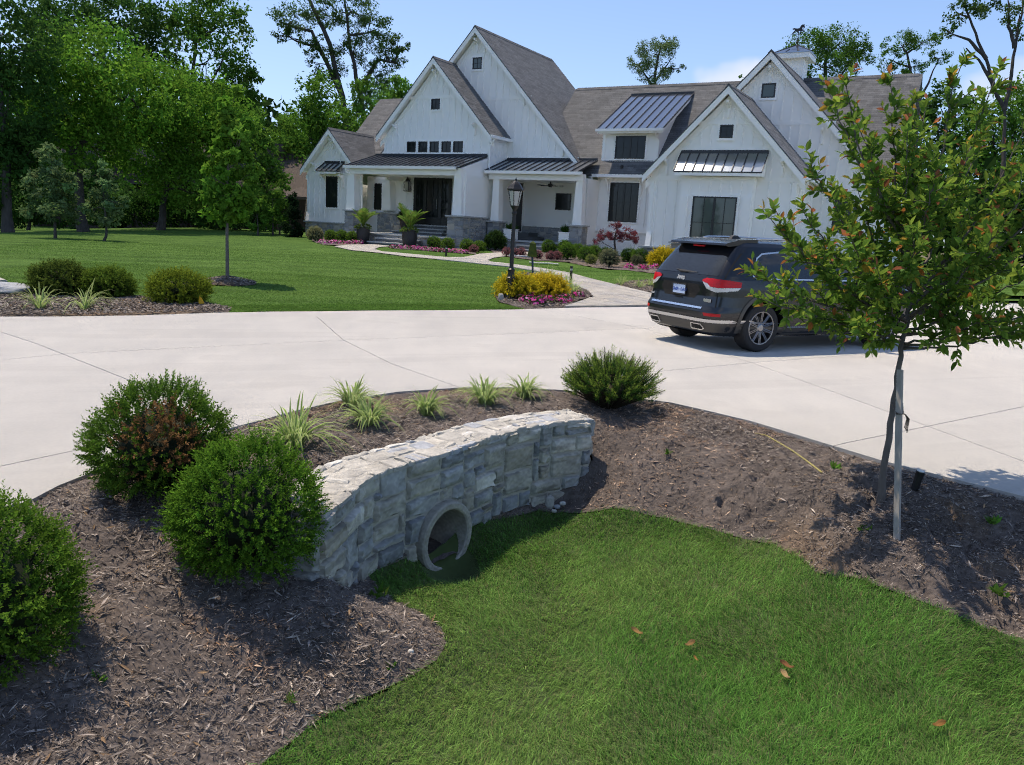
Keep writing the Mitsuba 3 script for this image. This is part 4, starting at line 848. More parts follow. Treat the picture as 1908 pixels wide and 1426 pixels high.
# ---------------------------------------------------------------- trees: trunk lines and crown masses (x, y, z, horizontal and vertical radius)
TREES = [
    ('shade_tree', 'huge dark shade tree at the left edge of the photo', 0.24, [[(-23.29, 36.41, 0.16), (-23.59, 37.03, 3.44), (-24.03, 37.74, 7.02)]], [(-24.15, 38.16, 9.18, 2.57, 2.69), (-23.49, 37.55, 6.09, 2.08, 2.69), (-24.43, 36.97, 3.16, 1.71, 1.96), (-22.74, 37.04, 3.49, 0.98, 1.47)], 'dark', 0.26, 1.0),
    ('linden_tree', 'bright green broad tree above the two small lawn trees', 0.27, [[(-23.11, 42.43, 0.16), (-23.82, 43.24, 3.92), (-24.62, 43.84, 6.96), (-25.39, 44.28, 9.16)], [(-23.82, 43.24, 3.92), (-22.57, 43.86, 7.07), (-21.55, 44.32, 9.36)]], [(-22.96, 44.25, 9.01, 3.57, 1.71), (-24.56, 43.84, 6.96, 2.71, 2.14), (-20.86, 43.91, 7.3, 2.99, 2.28), (-23.16, 43.44, 4.93, 3.14, 1.71), (-25.62, 43.55, 5.5, 1.43, 1.71)], 'bright', 0.26, 1.0),
    ('linden_tree', 'light green tree right of the broad tree with trunk in shade', 0.22, [[(-20.85, 46.52, 0.35), (-20.73, 47.23, 3.49), (-20.28, 47.84, 6.58)], [(-20.73, 47.23, 3.49), (-18.7, 47.8, 6.36)]], [(-20.34, 48.06, 7.65, 3.28, 2.34), (-18.51, 47.65, 5.6, 2.81, 2.5), (-21.11, 47.47, 4.7, 2.97, 2.03), (-17.5, 47.96, 7.19, 1.87, 1.87), (-19.77, 47.15, 3.08, 2.66, 1.41)], 'bright', 0.26, 1.0),
    ('tall_oak', 'tall dark tree rising behind the broad left tree', 0.3, [[(-29.79, 60.77, -0.13), (-30.88, 62.2, 7.01), (-32.93, 63.68, 14.51)]], [(-34.27, 64.1, 16.64, 4.07, 1.83), (-30.52, 63.83, 15.24, 3.26, 2.04), (-36.39, 63.65, 14.33, 2.44, 2.24), (-32.05, 63.45, 13.35, 3.67, 2.04)], 'dark', 0.34, 0.8),
    ('tall_oak', 'tall open crowned tree behind, sky showing through its top', 0.3, [[(-26.14, 62.78, 0.01), (-26.66, 64.33, 7.47), (-26.2, 65.72, 14.52)], [(-26.66, 64.33, 7.47), (-23.85, 65.59, 13.82)]], [(-28.03, 66.24, 17.11, 3.37, 2.11), (-24.59, 65.99, 15.85, 2.74, 2.32), (-25.27, 65.41, 12.92, 3.58, 2.53), (-22.45, 65.11, 11.41, 1.68, 2.11), (-22.09, 64.58, 8.74, 1.77, 2.53), (-21.9, 63.89, 5.24, 1.77, 2.32)], 'mid', 0.34, 0.7),
    ('tall_oak', 'shaded tree filling the gap behind the young maple', 0.35, [[(-26.93, 66.82, 0.04), (-26.93, 67.62, 3.51), (-26.91, 68.06, 5.71)]], [(-25.67, 67.64, 3.58, 3.59, 2.69), (-22.49, 67.5, 2.86, 2.24, 2.24), (-28.69, 67.17, 1.21, 2.69, 1.57)], 'dark', 0.36, 0.8),
    ('woodland_tree', 'dark understorey tree at far left behind the lawn', 0.25, [[(-35.38, 58.73, -0.19), (-35.44, 59.23, 2.28)]], [(-35.98, 59.45, 3.42, 2.76, 2.17), (-33.62, 59.48, 3.54, 2.36, 2.36), (-37.88, 59.2, 2.15, 2.36, 1.97), (-29.86, 59.44, 3.35, 2.17, 2.36)], 'dark', 0.34, 0.8),
    ('woodland_tree', 'round dense tree left of the house roof', 0.3, [[(-16.0, 64.92, 0.45), (-16.42, 66.1, 6.11)]], [(-16.68, 67.02, 10.79, 2.09, 2.26), (-14.72, 66.54, 8.33, 2.61, 2.39), (-17.54, 66.51, 8.18, 2.39, 2.17), (-12.71, 67.15, 11.43, 1.52, 1.52), (-15.66, 66.02, 5.72, 2.61, 2.17)], 'midbright', 0.32, 0.9),
    ('woodland_tree', 'pale tree between the young maple and the house', 0.25, [[(-21.42, 73.0, 0.36), (-21.62, 74.04, 5.04)]], [(-21.5, 74.69, 8.31, 2.35, 1.96), (-22.47, 74.13, 5.48, 2.05, 2.69), (-19.79, 74.16, 5.62, 1.96, 2.69), (-20.69, 73.53, 2.45, 2.2, 2.2)], 'midbright', 0.34, 0.9),
    ('woodland_tree', 'light tree just showing over the porch roof ridge', 0.25, [[(-12.1, 77.37, 0.31), (-12.66, 79.37, 11.34)]], [(-12.82, 79.92, 14.12, 1.65, 1.14), (-13.51, 79.61, 12.56, 1.81, 1.55), (-11.46, 79.68, 12.93, 1.29, 1.29)], 'bright', 0.34, 0.8),
    ('walnut_tree', 'tall twin trunk tree with thin crown behind the left roofs', 0.36, [[(-14.52, 69.18, 0.39), (-15.24, 70.61, 8.31), (-15.9, 71.32, 11.9), (-17.47, 72.29, 16.81), (-20.02, 73.16, 21.21)], [(-13.27, 69.2, 1.16), (-13.65, 70.72, 8.85), (-14.54, 71.43, 12.43), (-15.51, 72.22, 16.46), (-16.34, 73.2, 21.41)], [(-15.9, 71.32, 11.9), (-18.88, 72.37, 17.19), (-21.69, 72.52, 17.95)], [(-14.54, 71.43, 12.43), (-12.99, 71.98, 15.23), (-11.12, 71.91, 14.88)]], [(-20.54, 72.53, 18.01, 2.08, 1.29), (-18.05, 72.74, 19.05, 1.85, 1.39), (-15.52, 72.76, 19.18, 1.94, 1.85), (-13.34, 72.43, 17.48, 1.94, 1.39), (-12.07, 71.99, 15.28, 1.62, 1.15), (-17.34, 71.85, 14.55, 1.57, 1.48), (-13.58, 71.62, 13.39, 1.48, 1.62), (-11.21, 72.22, 16.46, 0.92, 0.74), (-18.58, 72.15, 16.07, 1.15, 1.02), (-15.33, 72.09, 15.79, 1.39, 1.39), (-21.41, 72.32, 16.96, 1.02, 0.69)], 'sparse', 0.22, 0.6),
    ('birch_tree', 'small feathery grey green tree above the roof ridge', 0.2, [[(11.82, 73.54, 0.4), (11.38, 75.62, 13.04), (11.54, 76.29, 16.41), (11.9, 76.77, 18.83)], [(11.59, 76.1, 15.45), (12.86, 76.49, 17.44)], [(11.28, 76.0, 14.96), (9.95, 76.37, 16.81)]], [(11.46, 76.58, 17.85, 1.86, 1.22), (12.29, 76.75, 18.76, 1.37, 0.68), (10.09, 76.39, 16.91, 1.08, 1.22), (13.49, 76.33, 16.61, 0.78, 0.49), (11.23, 76.19, 15.91, 1.71, 0.98)], 'greyish', 0.16, 0.6),
    ('maple_tree', 'leafy tree behind the cupola', 0.35, [[(29.12, 77.8, 0.4), (28.48, 80.1, 15.05), (28.49, 81.0, 19.61)], [(28.48, 80.1, 15.05), (30.6, 80.82, 18.71)], [(28.48, 80.1, 15.05), (25.94, 80.87, 18.97)]], [(26.91, 81.09, 20.04, 2.32, 1.65), (29.57, 81.19, 20.58, 2.48, 1.45), (31.19, 80.93, 19.25, 1.65, 1.45), (25.16, 80.89, 19.03, 1.55, 1.34), (28.3, 80.75, 18.34, 3.1, 1.29), (20.73, 80.45, 16.82, 0.62, 0.31), (32.07, 81.14, 20.31, 0.72, 0.93)], 'mid', 0.22, 0.75),
    ('maple_tree', 'thin tree between cupola tree and bare tree', 0.28, [[(38.88, 79.94, 0.4), (38.41, 82.2, 15.37), (37.17, 83.22, 20.51)], [(38.41, 82.2, 15.37), (40.14, 83.04, 19.62)]], [(36.48, 83.39, 21.41, 1.8, 1.06), (38.59, 83.44, 21.62, 1.91, 0.95), (40.37, 83.17, 20.26, 1.38, 0.64), (35.35, 83.09, 19.89, 1.06, 1.17), (37.77, 82.97, 19.24, 1.48, 0.85), (36.77, 82.75, 18.14, 1.59, 0.53)], 'mid', 0.21, 0.55),
    ('woodland_tree', 'dense tree right of the house end behind the driveway', 0.3, [[(33.75, 63.16, 0.4), (33.36, 64.55, 8.59)]], [(32.77, 65.16, 11.66, 1.89, 2.53), (33.6, 64.47, 8.19, 2.53, 2.95), (31.43, 65.43, 13.04, 0.93, 1.68), (32.31, 63.8, 4.81, 2.11, 2.53)], 'dark', 0.32, 0.9),
    ('woodland_tree', 'dense hillside tree at the right edge of the photo', 0.3, [[(36.35, 61.09, 0.36), (35.99, 62.35, 7.77)]], [(35.41, 62.98, 10.94, 2.65, 2.65), (37.56, 63.32, 12.65, 2.44, 2.44), (36.83, 62.28, 7.41, 3.26, 2.85), (34.95, 61.71, 4.51, 2.85, 2.44), (39.25, 62.38, 7.94, 2.44, 4.48), (37.86, 61.5, 3.46, 2.85, 2.04)], 'midbright', 0.32, 0.9),
    ('bare_tree', 'tall half bare tree with purple grey limbs at right', 0.22, [[(30.34, 50.97, 0.39), (30.28, 51.89, 6.45), (30.19, 52.72, 10.61)], [(30.19, 52.72, 10.61), (29.44, 52.97, 11.91), (28.86, 53.33, 13.71), (27.99, 53.65, 15.33), (27.32, 53.97, 16.96), (27.03, 54.3, 18.62)], [(30.19, 52.72, 10.61), (30.5, 53.08, 12.46), (30.59, 53.48, 14.47), (30.97, 53.95, 16.82), (30.96, 54.34, 18.83)], [(28.86, 53.33, 13.71), (27.68, 53.55, 14.82), (26.47, 53.62, 15.18)], [(29.44, 52.97, 11.91), (28.61, 53.26, 13.36), (27.54, 53.45, 14.31)], [(30.59, 53.48, 14.47), (30.18, 53.74, 15.78), (30.02, 54.07, 17.44)]], [(26.91, 53.87, 16.44, 1.36, 0.61), (26.39, 53.65, 15.31, 0.81, 0.34), (28.58, 53.99, 17.03, 1.19, 0.68), (30.82, 53.88, 16.48, 0.95, 1.36), (27.74, 54.18, 17.99, 1.36, 0.68)], 'sparse', 0.2, 0.5),
    ('lawn_tree', 'small oval grey green tree at far left of the lawn crest', 0.06, [[(-17.28, 29.75, 0.31), (-17.4, 29.97, 1.27), (-17.56, 30.25, 2.64)]], [(-17.61, 30.36, 3.23, 0.44, 0.6), (-17.68, 30.17, 2.24, 0.72, 0.8), (-17.12, 30.19, 2.37, 0.48, 0.76), (-17.47, 29.99, 1.37, 0.88, 0.56)], 'greyish', 0.17, 1.0),
    ('lawn_tree', 'small grey green tree with bent pale stem on the lawn crest', 0.06, [[(-15.5, 29.77, 0.32), (-15.4, 29.85, 0.63), (-15.5, 29.99, 1.37), (-15.69, 30.23, 2.54)]], [(-15.78, 30.28, 2.83, 0.44, 0.4), (-15.58, 30.21, 2.45, 0.52, 0.4), (-15.84, 30.05, 1.65, 0.64, 0.44), (-15.25, 30.09, 1.88, 0.5, 0.5), (-15.61, 29.96, 1.21, 0.8, 0.28)], 'greyish', 0.17, 1.0),
    ('border_tree', 'young tree left of the three beside the neighbouring pavilion', 0.06, [[(-14.53, 44.5, 0.4), (-14.65, 44.83, 1.63)]], [(-14.7, 44.8, 1.48, 0.66, 0.84), (-14.31, 44.9, 2.0, 0.42, 0.6)], 'midbright', 0.2, 0.9),
    ('border_tree', 'young tree beside the house corner, nearest the maple', 0.06, [[(-14.01, 45.53, 0.43), (-14.14, 45.91, 1.98)]], [(-14.17, 46.02, 2.51, 0.61, 0.86), (-14.21, 45.82, 1.52, 0.73, 0.79)], 'midbright', 0.2, 0.9),
    ('border_tree', 'young tree between two others by the dark evergreen', 0.06, [[(-13.94, 46.55, 0.45), (-14.02, 46.94, 2.0)]], [(-13.88, 47.09, 2.78, 0.56, 0.81), (-13.9, 46.85, 1.55, 0.56, 0.94)], 'mid', 0.2, 0.9),
    ('evergreen_tree', 'dark narrow evergreen next to the left house corner', 0.08, [[(-12.59, 44.54, 0.42), (-12.71, 44.96, 2.32)]], [(-12.72, 44.99, 2.47, 0.3, 0.42), (-12.68, 44.85, 1.74, 0.45, 0.6), (-12.63, 44.69, 0.92, 0.6, 0.66)], 'black', 0.16, 1.6),
    ('understorey_tree', 'dark low tree in front of the brown neighbouring house', 0.12, [[(-17.92, 50.62, 0.49), (-18.0, 50.93, 1.54)]], [(-17.85, 50.98, 1.82, 1.87, 1.43), (-19.18, 50.88, 1.32, 1.36, 1.22), (-16.65, 50.97, 1.78, 1.19, 1.36)], 'dark', 0.28, 1.2),
    ('understorey_tree', 'dark low tree behind the bent stemmed lawn tree', 0.14, [[(-25.34, 52.59, 0.15), (-25.42, 52.89, 1.18)]], [(-25.45, 52.99, 1.7, 2.12, 1.41), (-27.19, 52.91, 1.26, 1.59, 1.13), (-23.85, 52.98, 1.61, 1.59, 1.34)], 'dark', 0.28, 1.2),
    ('understorey_tree', 'dark low tree between shaded trunks left of the young maple', 0.12, [[(-22.58, 54.65, 0.37), (-22.64, 54.89, 1.0)]], [(-22.75, 55.0, 1.53, 1.76, 1.32), (-21.49, 55.08, 1.96, 1.32, 1.47)], 'dark', 0.28, 1.2),
    ('understorey_tree', 'deep green tree filling the edge right behind the young maple', 0.16, [[(-18.09, 56.72, 0.49), (-18.29, 57.43, 3.49)]], [(-18.55, 57.79, 5.34, 1.14, 2.09), (-17.99, 57.43, 3.5, 1.52, 1.9), (-19.33, 58.15, 7.17, 1.14, 1.71)], 'mid', 0.28, 1.1),
    ('understorey_tree', 'dark low tree at the far left of the lawn', 0.14, [[(-29.74, 48.5, -0.18), (-29.81, 48.76, 0.89)]], [(-29.7, 48.95, 1.85, 1.96, 1.47), (-31.31, 48.87, 1.45, 1.63, 1.47), (-27.72, 48.87, 1.48, 1.47, 1.24)], 'dark', 0.28, 1.2),
    ('understorey_tree', 'green tree behind the brown pavilion roof', 0.14, [[(-16.56, 62.88, 0.47), (-16.74, 63.53, 3.44)]], [(-16.81, 63.78, 4.68, 1.68, 1.89), (-18.14, 64.01, 5.85, 1.47, 1.68), (-15.64, 63.38, 2.68, 1.26, 2.11)], 'midbright', 0.3, 1.1),
]
NEAR_TRUNK = [(2.825, 5.704, -0.151), (2.84, 5.767, 0.169), (2.879, 5.83, 0.489), (2.9, 5.886, 0.769), (2.937, 5.953, 1.007), (2.976, 6.029, 1.286), (2.996, 6.102, 1.607), (3.008, 6.176, 1.929), (2.971, 6.221, 2.208), (2.95, 6.269, 2.448)]
NEAR_BRANCHES = [((2.987, 6.076, 1.527), (2.781, 6.421, 2.961)), ((2.993, 6.108, 1.688), (2.319, 6.099, 2.881)), ((2.997, 6.148, 1.888), (2.368, 6.564, 2.911)), ((2.991, 6.092, 1.608), (3.171, 6.19, 3.082)), ((2.994, 6.116, 1.728), (3.59, 6.449, 3.101)), ((2.997, 6.148, 1.888), (3.249, 6.802, 2.827)), ((2.995, 6.132, 1.808), (2.341, 5.773, 2.518)), ((2.984, 6.06, 1.447), (2.224, 6.347, 2.328)), ((2.98, 6.045, 1.366), (2.569, 6.731, 2.211)), ((2.991, 6.092, 1.608), (2.842, 5.676, 2.284)), ((2.987, 6.076, 1.527), (3.761, 6.826, 2.687)), ((2.98, 6.045, 1.366), (3.62, 6.047, 2.615)), ((2.964, 6.005, 1.165), (1.84, 6.129, 1.482)), ((2.968, 6.013, 1.206), (1.804, 5.856, 1.91)), ((2.972, 6.021, 1.246), (2.24, 6.574, 1.673)), ((2.955, 5.989, 1.085), (1.789, 5.692, 1.334)), ((2.978, 6.037, 1.326), (2.104, 6.019, 1.959)), ((2.951, 5.981, 1.044), (2.398, 6.316, 1.138)), ((2.983, 6.057, 1.427), (2.282, 6.854, 1.802)), ((2.968, 6.013, 1.206), (2.199, 5.321, 1.78)), ((2.978, 6.037, 1.326), (3.522, 5.675, 2.284)), ((2.972, 6.021, 1.246), (3.925, 5.972, 1.977)), ((2.962, 6.001, 1.145), (3.513, 5.401, 1.671)), ((2.947, 5.973, 1.004), (3.699, 5.765, 1.188)), ((2.951, 5.981, 1.044), (3.248, 5.435, 1.327)), ((2.957, 5.993, 1.105), (4.088, 5.916, 1.438)), ((2.972, 6.021, 1.246), (3.15, 5.345, 1.901)), ((2.98, 6.045, 1.366), (3.939, 5.886, 2.318)), ((2.986, 6.068, 1.487), (3.966, 6.267, 2.696)), ((2.976, 6.029, 1.286), (3.635, 6.649, 2.049)), ((2.959, 5.997, 1.125), (2.658, 6.615, 1.364)), ((2.951, 5.981, 1.044), (2.417, 5.561, 1.191)), ((2.98, 6.045, 1.366), (2.611, 5.383, 1.836)), ((2.984, 6.06, 1.447), (3.006, 6.805, 2.324)), ((2.991, 6.092, 1.608), (2.733, 5.926, 2.519)), ((2.964, 6.005, 1.165), (2.458, 5.427, 1.541)), ((2.968, 6.013, 1.206), (3.493, 6.663, 1.605)), ((2.957, 5.993, 1.105), (3.197, 5.807, 1.4)), ((2.968, 6.013, 1.206), (3.881, 6.381, 1.725)), ((2.949, 5.977, 1.024), (3.911, 5.776, 1.246)), ((2.998, 6.156, 1.928), (2.905, 6.287, 2.799)), ((2.98, 6.045, 1.366), (2.621, 6.364, 2.155))]
STAKE = [(2.773, 5.284, -0.28), (2.788, 5.558, 0.591), (2.796, 5.64, 0.851)]
MAPLE = [(-6.78, 18.87, 4.14, 0.34, 0.47), (-6.79, 18.76, 3.59, 0.55, 0.49), (-6.4, 18.69, 3.25, 0.47, 0.55), (-7.06, 18.65, 3.04, 0.43, 0.37), (-6.68, 18.6, 2.76, 0.67, 0.49), (-7.22, 18.54, 2.49, 0.27, 0.31), (-6.71, 18.46, 2.09, 0.74, 0.49), (-6.29, 18.53, 2.42, 0.43, 0.61), (-6.74, 18.38, 1.67, 0.61, 0.34), (-6.31, 18.39, 1.69, 0.43, 0.34), [(-6.61, 18.08, 0.147), (-6.686, 18.31, 1.311), (-6.741, 18.547, 2.512), (-6.784, 18.88, 4.196)]]
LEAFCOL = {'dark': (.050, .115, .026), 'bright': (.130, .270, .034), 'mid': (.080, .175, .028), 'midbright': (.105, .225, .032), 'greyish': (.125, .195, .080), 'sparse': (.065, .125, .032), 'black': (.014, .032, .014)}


def limb(a, b, r0, r1, rng, n=6, sag=.12):
    a, b = np.asarray(a, float), np.asarray(b, float)
    t = np.linspace(0, 1, n)[:, None]
    d = np.linalg.norm(b - a)
    p = a + (b - a) * t + np.array([0, 0, 1]) * (t * (1 - t)) * -d * sag + rng.normal(0, d * .025, (n, 3)) * (t * (1 - t) * 4)
    return tube(p, np.linspace(r0, r1, n), 6)


def crown(ells, ls, col, dens, rng, trunk_pts, tr, leaf_w=.62):
    """leaf sprays gathered in clumps that fill the crown masses, and limbs that carry them"""
    V, F, C, limbs = [], [], [], []
    tp = np.asarray(trunk_pts, float)
    for e in ells:
        c, rx, rz = np.array(e[:3]), e[3], e[4]
        n = int(dens * 6.2 * PI * rx * rz / (ls * ls * .42))
        ncl = max(5, int(n / 42))
        u = sphere_dirs(ncl, rng) * (rng.uniform(.25, 1.0, (ncl, 1)) ** .45)
        cc = c + u * [rx, rx, rz]
        cr = rng.uniform(.16, .30, ncl) * (rx * rx * rz) ** (1 / 3.) + ls * .5
        lk = np.linalg.norm(tp - c, axis=1) + np.where(tp[:, 2] > c[2], 3.0, 0)
        a = tp[np.argmin(lk)]
        limbs.append(limb(a, c, tr * .38, tr * .12, rng))
        for q in cc[:: max(1, ncl // 5)][:6]:
            limbs.append(limb(c + (a - c) * rng.uniform(.0, .5), q, tr * .14, tr * .04, rng, 5, .05))
        w = np.repeat(np.arange(ncl), rng.multinomial(n, np.ones(ncl) / ncl))
        d = sphere_dirs(len(w), rng)
        d[:, 2] = d[:, 2] * .8 + .15
        P = cc[w] + d * (cr[w] * rng.uniform(.45, 1.12, len(w)))[:, None]
        N = nrm(d * .55 + np.array([0, 0, .65]) + rng.normal(0, .5, d.shape))
        D = nrm(d * .6 + rng.normal(0, .6, d.shape) + np.array([0, 0, -.25]))
        s = ls * rng.uniform(.55, 1.25, len(w))
        v, f = leafcards(P - D * s[:, None] * .5, D, N, s, s * leaf_w * rng.uniform(.7, 1.2, len(w)))
        base = tint(col, ncl, rng, .16, .05)[w]
        V.append(v); F.append(f); C.append(np.repeat(np.clip(base * np.exp(rng.normal(0, .16, (len(w), 1))), .002, .9), 4, 0))
    off, FF = 0, []
    for v, f in zip(V, F):
        FF.append(f + off); off += len(v)
    return np.vstack(V), np.vstack(FF), np.vstack(C), limbs


for ti, (nm, lab, tr, trunks, ells, col, ls, dens) in enumerate(TREES):
    rng = np.random.default_rng(100 + ti)
    k = thing(nm, lab, 'tree', 'shade trees and woodland around the house' if nm.endswith(('oak', 'land_tree')) else None)
    tubes, pts = [], []
    for i, pl in enumerate(trunks):
        p = np.array(pl)
        s = np.linspace(0, 1, max(8, 3 * len(p)))
        q = np.stack([np.interp(s, np.linspace(0, 1, len(p)), p[:, a]) for a in range(3)], 1)
        q[1:-1] += rng.normal(0, tr * .12, (len(q) - 2, 3))
        r0, r1 = (tr, tr * .35) if i == 0 else (tr * (.6 if nm != 'walnut_tree' or i > 1 else .95), tr * .16)
        rr = np.linspace(r0, r1, len(q))
        if i == 0 and len(trunks) >= 1: rr[0] *= 1.25
        tubes.append(tube(q, rr, 9)); pts.append(q)
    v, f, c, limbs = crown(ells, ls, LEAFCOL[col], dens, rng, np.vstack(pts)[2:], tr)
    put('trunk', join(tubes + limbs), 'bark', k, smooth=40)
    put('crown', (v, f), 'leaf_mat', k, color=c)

# the wood that closes the view behind the trees
rng = np.random.default_rng(77)
P = []
for (x0, y0, x1, y1, z0, z1, n) in ((-66, 50, -34, 80, -1, 13, 9000), (-34, 80, -6, 92, 0, 14, 7000), (-70, 20, -66, 50, -1, 13, 4000), (26, 58, 60, 40, 0, 8, 3600), (60, 40, 56, 4, 0, 10, 2600)):
    t = rng.uniform(0, 1, n)
    P.append(np.stack([x0 + (x1 - x0) * t + rng.normal(0, 2.2, n), y0 + (y1 - y0) * t + rng.normal(0, 2.2, n), rng.uniform(z0, z1, n) * (1 - .35 * meshkit.noise(np.stack([t * 22, t * 0, t * 0], -1)))], 1))
P = np.vstack(P); n = len(P)
N = nrm(rng.normal(0, 1, (n, 3)) + [0, 0, .6]); D = nrm(rng.normal(0, 1, (n, 3)))
v, f = leafcards(P, D, N, rng.uniform(.6, 1.3, n), rng.uniform(.4, .9, n))
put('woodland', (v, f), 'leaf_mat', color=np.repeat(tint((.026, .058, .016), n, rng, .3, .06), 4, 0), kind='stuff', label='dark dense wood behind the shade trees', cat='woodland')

# young maple on the lawn
rng = np.random.default_rng(300)
k = thing('young_maple', 'young bright green maple on a thin trunk in the front lawn', 'tree')
tp = np.array(MAPLE[-1]); tp[0] = (-6.615, 18.09, .22)
ells = [(-6.7 + (e[0] + 6.7) * .72, e[1], e[2], e[3] * .74, e[4] * .95) for e in MAPLE[:-1]]
q = np.stack([np.interp(np.linspace(0, 1, 14), np.linspace(0, 1, len(tp)), tp[:, a]) for a in range(3)], 1)
v, f, c, limbs = crown(ells, .15, (.125, .265, .032), 1.0, rng, q[4:], .045, .95)
put('trunk', join([tube(q, np.linspace(.045, .015, 14), 8)] + limbs), 'smooth_bark', k, smooth=40)
put('crown', (v, f), 'leaf_mat', k, color=c)

# the nearest tree: every twig and leaf
rng = np.random.default_rng(310)
NT = thing('young_tree', 'young staked tree with green and copper red leaves in the bark bed at right', 'tree')
tk = np.array(NEAR_TRUNK)
q = np.stack([np.interp(np.linspace(0, 1, 30), np.linspace(0, 1, len(tk)), tk[:, a]) for a in range(3)], 1)
q[1:] += rng.normal(0, .006, q[1:].shape)
rr = np.linspace(.026, .008, 30); rr[0] = .033; rr[1] = .029
put('trunk', tube(q, rr, 12), 'smooth_bark', NT, smooth=True)
LP, LD, LN, LL, LC = [], [], [], [], []
for bi, (a, b) in enumerate(NEAR_BRANCHES):
    a, b = np.array(a), np.array(b)
    L = np.linalg.norm(b - a)
    t = np.linspace(0, 1, 14)
    out = b - a; out[2] = 0
    hz = np.linalg.norm(out)
    # limbs leave the stem steeply outwards, then turn up towards their tips
    ctrl = a + np.array([out[0] * .55, out[1] * .55, (b[2] - a[2]) * (.28 if b[2] > a[2] else .75)])
    if b[2] - a[2] < .25 * hz: ctrl = a + np.array([out[0] * .5, out[1] * .5, (b[2] - a[2]) * .5 - .03 * L])
    p = ((1 - t) ** 2)[:, None] * a + (2 * t * (1 - t))[:, None] * ctrl + (t ** 2)[:, None] * b
    p[1:-1] += rng.normal(0, .012, (12, 3))
    pieces = [tube(p, np.linspace(.0115, .0026, 14) * (0.75 + .35 * min(L, 1.4)), 6)]
    nt = int(11 + L * 15)
    low = b[2] < 1.30 and b[0] > 2.9
    if low: nt = int(nt * .6)
    twigs = [(p[int(round(s * 13))], s) for s in np.linspace(.45 if low else .25, 1.0, nt)]
    td = nrm(np.gradient(p, axis=0))
    for o, s in twigs:
        i = int(round(s * 13))
        d = nrm(td[i] * .7 + rng.normal(0, .62, 3) + np.array([0, 0, .28])) if s < .98 else td[i]
        ln = rng.uniform(.09, .24) * (1.05 - .35 * s)
        e = o + d * ln
        m = (o + e) / 2 + rng.normal(0, .01, 3)
        pieces.append(tube([o, m, e], [.0028, .0022, .0014], 4, False))
        nl = int(rng.integers(7, 12))
        for j in range(nl):
            g = (j + .8) / nl
            pp = o + (m - o) * min(1, 2 * g) + (e - m) * max(0, 2 * g - 1)
            az = j * 2.4 + rng.uniform(-.4, .4)
            sx = nrm(np.cross(d, [0, 0, 1.0]) + 1e-3); sy = np.cross(sx, d)
            dd = nrm(d * (.55 + .5 * g) + (sx * math.cos(az) + sy * math.sin(az)) * .8 + np.array([0, 0, rng.uniform(-.35, .25)]))
            LP.append(pp); LD.append(dd)
            LN.append(nrm(np.array([0, 0, 1.0]) + rng.normal(0, .6, 3)))
            LL.append(rng.uniform(.052, .092) * (1.0 if g < .9 else .8))
            tipy = (g > .62) * (s > .35)
            if tipy and rng.uniform() < .13 + .10 * (s > .85): c = np.array([(.44, .17, .05), (.34, .13, .07), (.40, .26, .045)][rng.integers(3)])
            elif tipy and rng.uniform() < .5: c = np.array((.23, .32, .05))
            else: c = np.array((.115, .215, .036)) if rng.uniform() < .6 else np.array((.165, .265, .044))
            LC.append(c * np.exp(rng.normal(0, .2)))
    put('branch', join(pieces), 'smooth_bark', NT, smooth=True)
LP, LD, LN, LL, LC = map(np.array, (LP, LD, LN, LL, LC))


def broadleaf(P, D, N, L, W):
    """six sided leaf with a folded midrib and a drooping tip"""
    D = nrm(D); S = nrm(np.cross(D, N)); N = np.cross(S, D)
    L, W = L[:, None], W[:, None]
    r = [P, P + D * L * .5 - N * L * .02, P + D * L - N * L * .10]
    a = P + D * L * .30 + S * W * .46 + N * W * .13; b = P + D * L * .66 + S * W * .40 + N * W * .10 - N * L * .03
    c = P + D * L * .30 - S * W * .46 + N * W * .13; d = P + D * L * .66 - S * W * .40 + N * W * .10 - N * L * .03
    v = np.stack([r[0], r[1], r[2], a, b, c, d], 1).reshape(-1, 3)
    k = np.arange(len(P))[:, None] * 7
    return v, np.vstack([k + x for x in ([0, 3, 1], [3, 4, 1], [4, 2, 1], [0, 1, 5], [5, 1, 6], [6, 1, 2])])


near = np.argsort(np.linalg.norm(LP - EYE, axis=1) + np.where(np.abs(LP[:, 0] / LP[:, 1]) > .62, 9, 0))
first, rest = near[:300], near[300:]
v, f = broadleaf(LP[rest], LD[rest], LN[rest], LL[rest], LL[rest] * .50)
put('foliage', (v, f), 'leaf_mat', NT, color=np.repeat(LC[rest], 7, 0), kind='stuff')
for i in first:
    v, f = broadleaf(LP[i:i + 1], LD[i:i + 1], LN[i:i + 1], LL[i:i + 1], LL[i:i + 1] * .50)
    put('leaf', (v, f), 'leaf_mat', NT, color=LC[i])
k = thing('tree_stake', 'weathered grey wooden stake leaning against the young tree', 'stake')
s0, s1, s2 = map(np.array, STAKE)
put('post', tube([s0, s1, s2 + (s2 - s1) * .15], [.026, .026, .025], 4), 'stake_wood', k)
put('tie', tube([s1 + [.03, -.03, .0], s1 + [-.03, -.03, .0], s1 + [.06, .24, .02], s1 + [.10, .32, .02], s1 + [.15, .27, .02], s1 + [.03, .0, .0]], .0055, 5), 'dark_wood', k)
put('strap_end', join([tube([s1 + [.03, -.03, .0], s1 + [.045 + .006 * i, -.035, -.03], s1 + [.04 + .008 * i, -.03, -.10 - .012 * i]], .003, 4) for i in range(4)]), 'dark_wood', k)

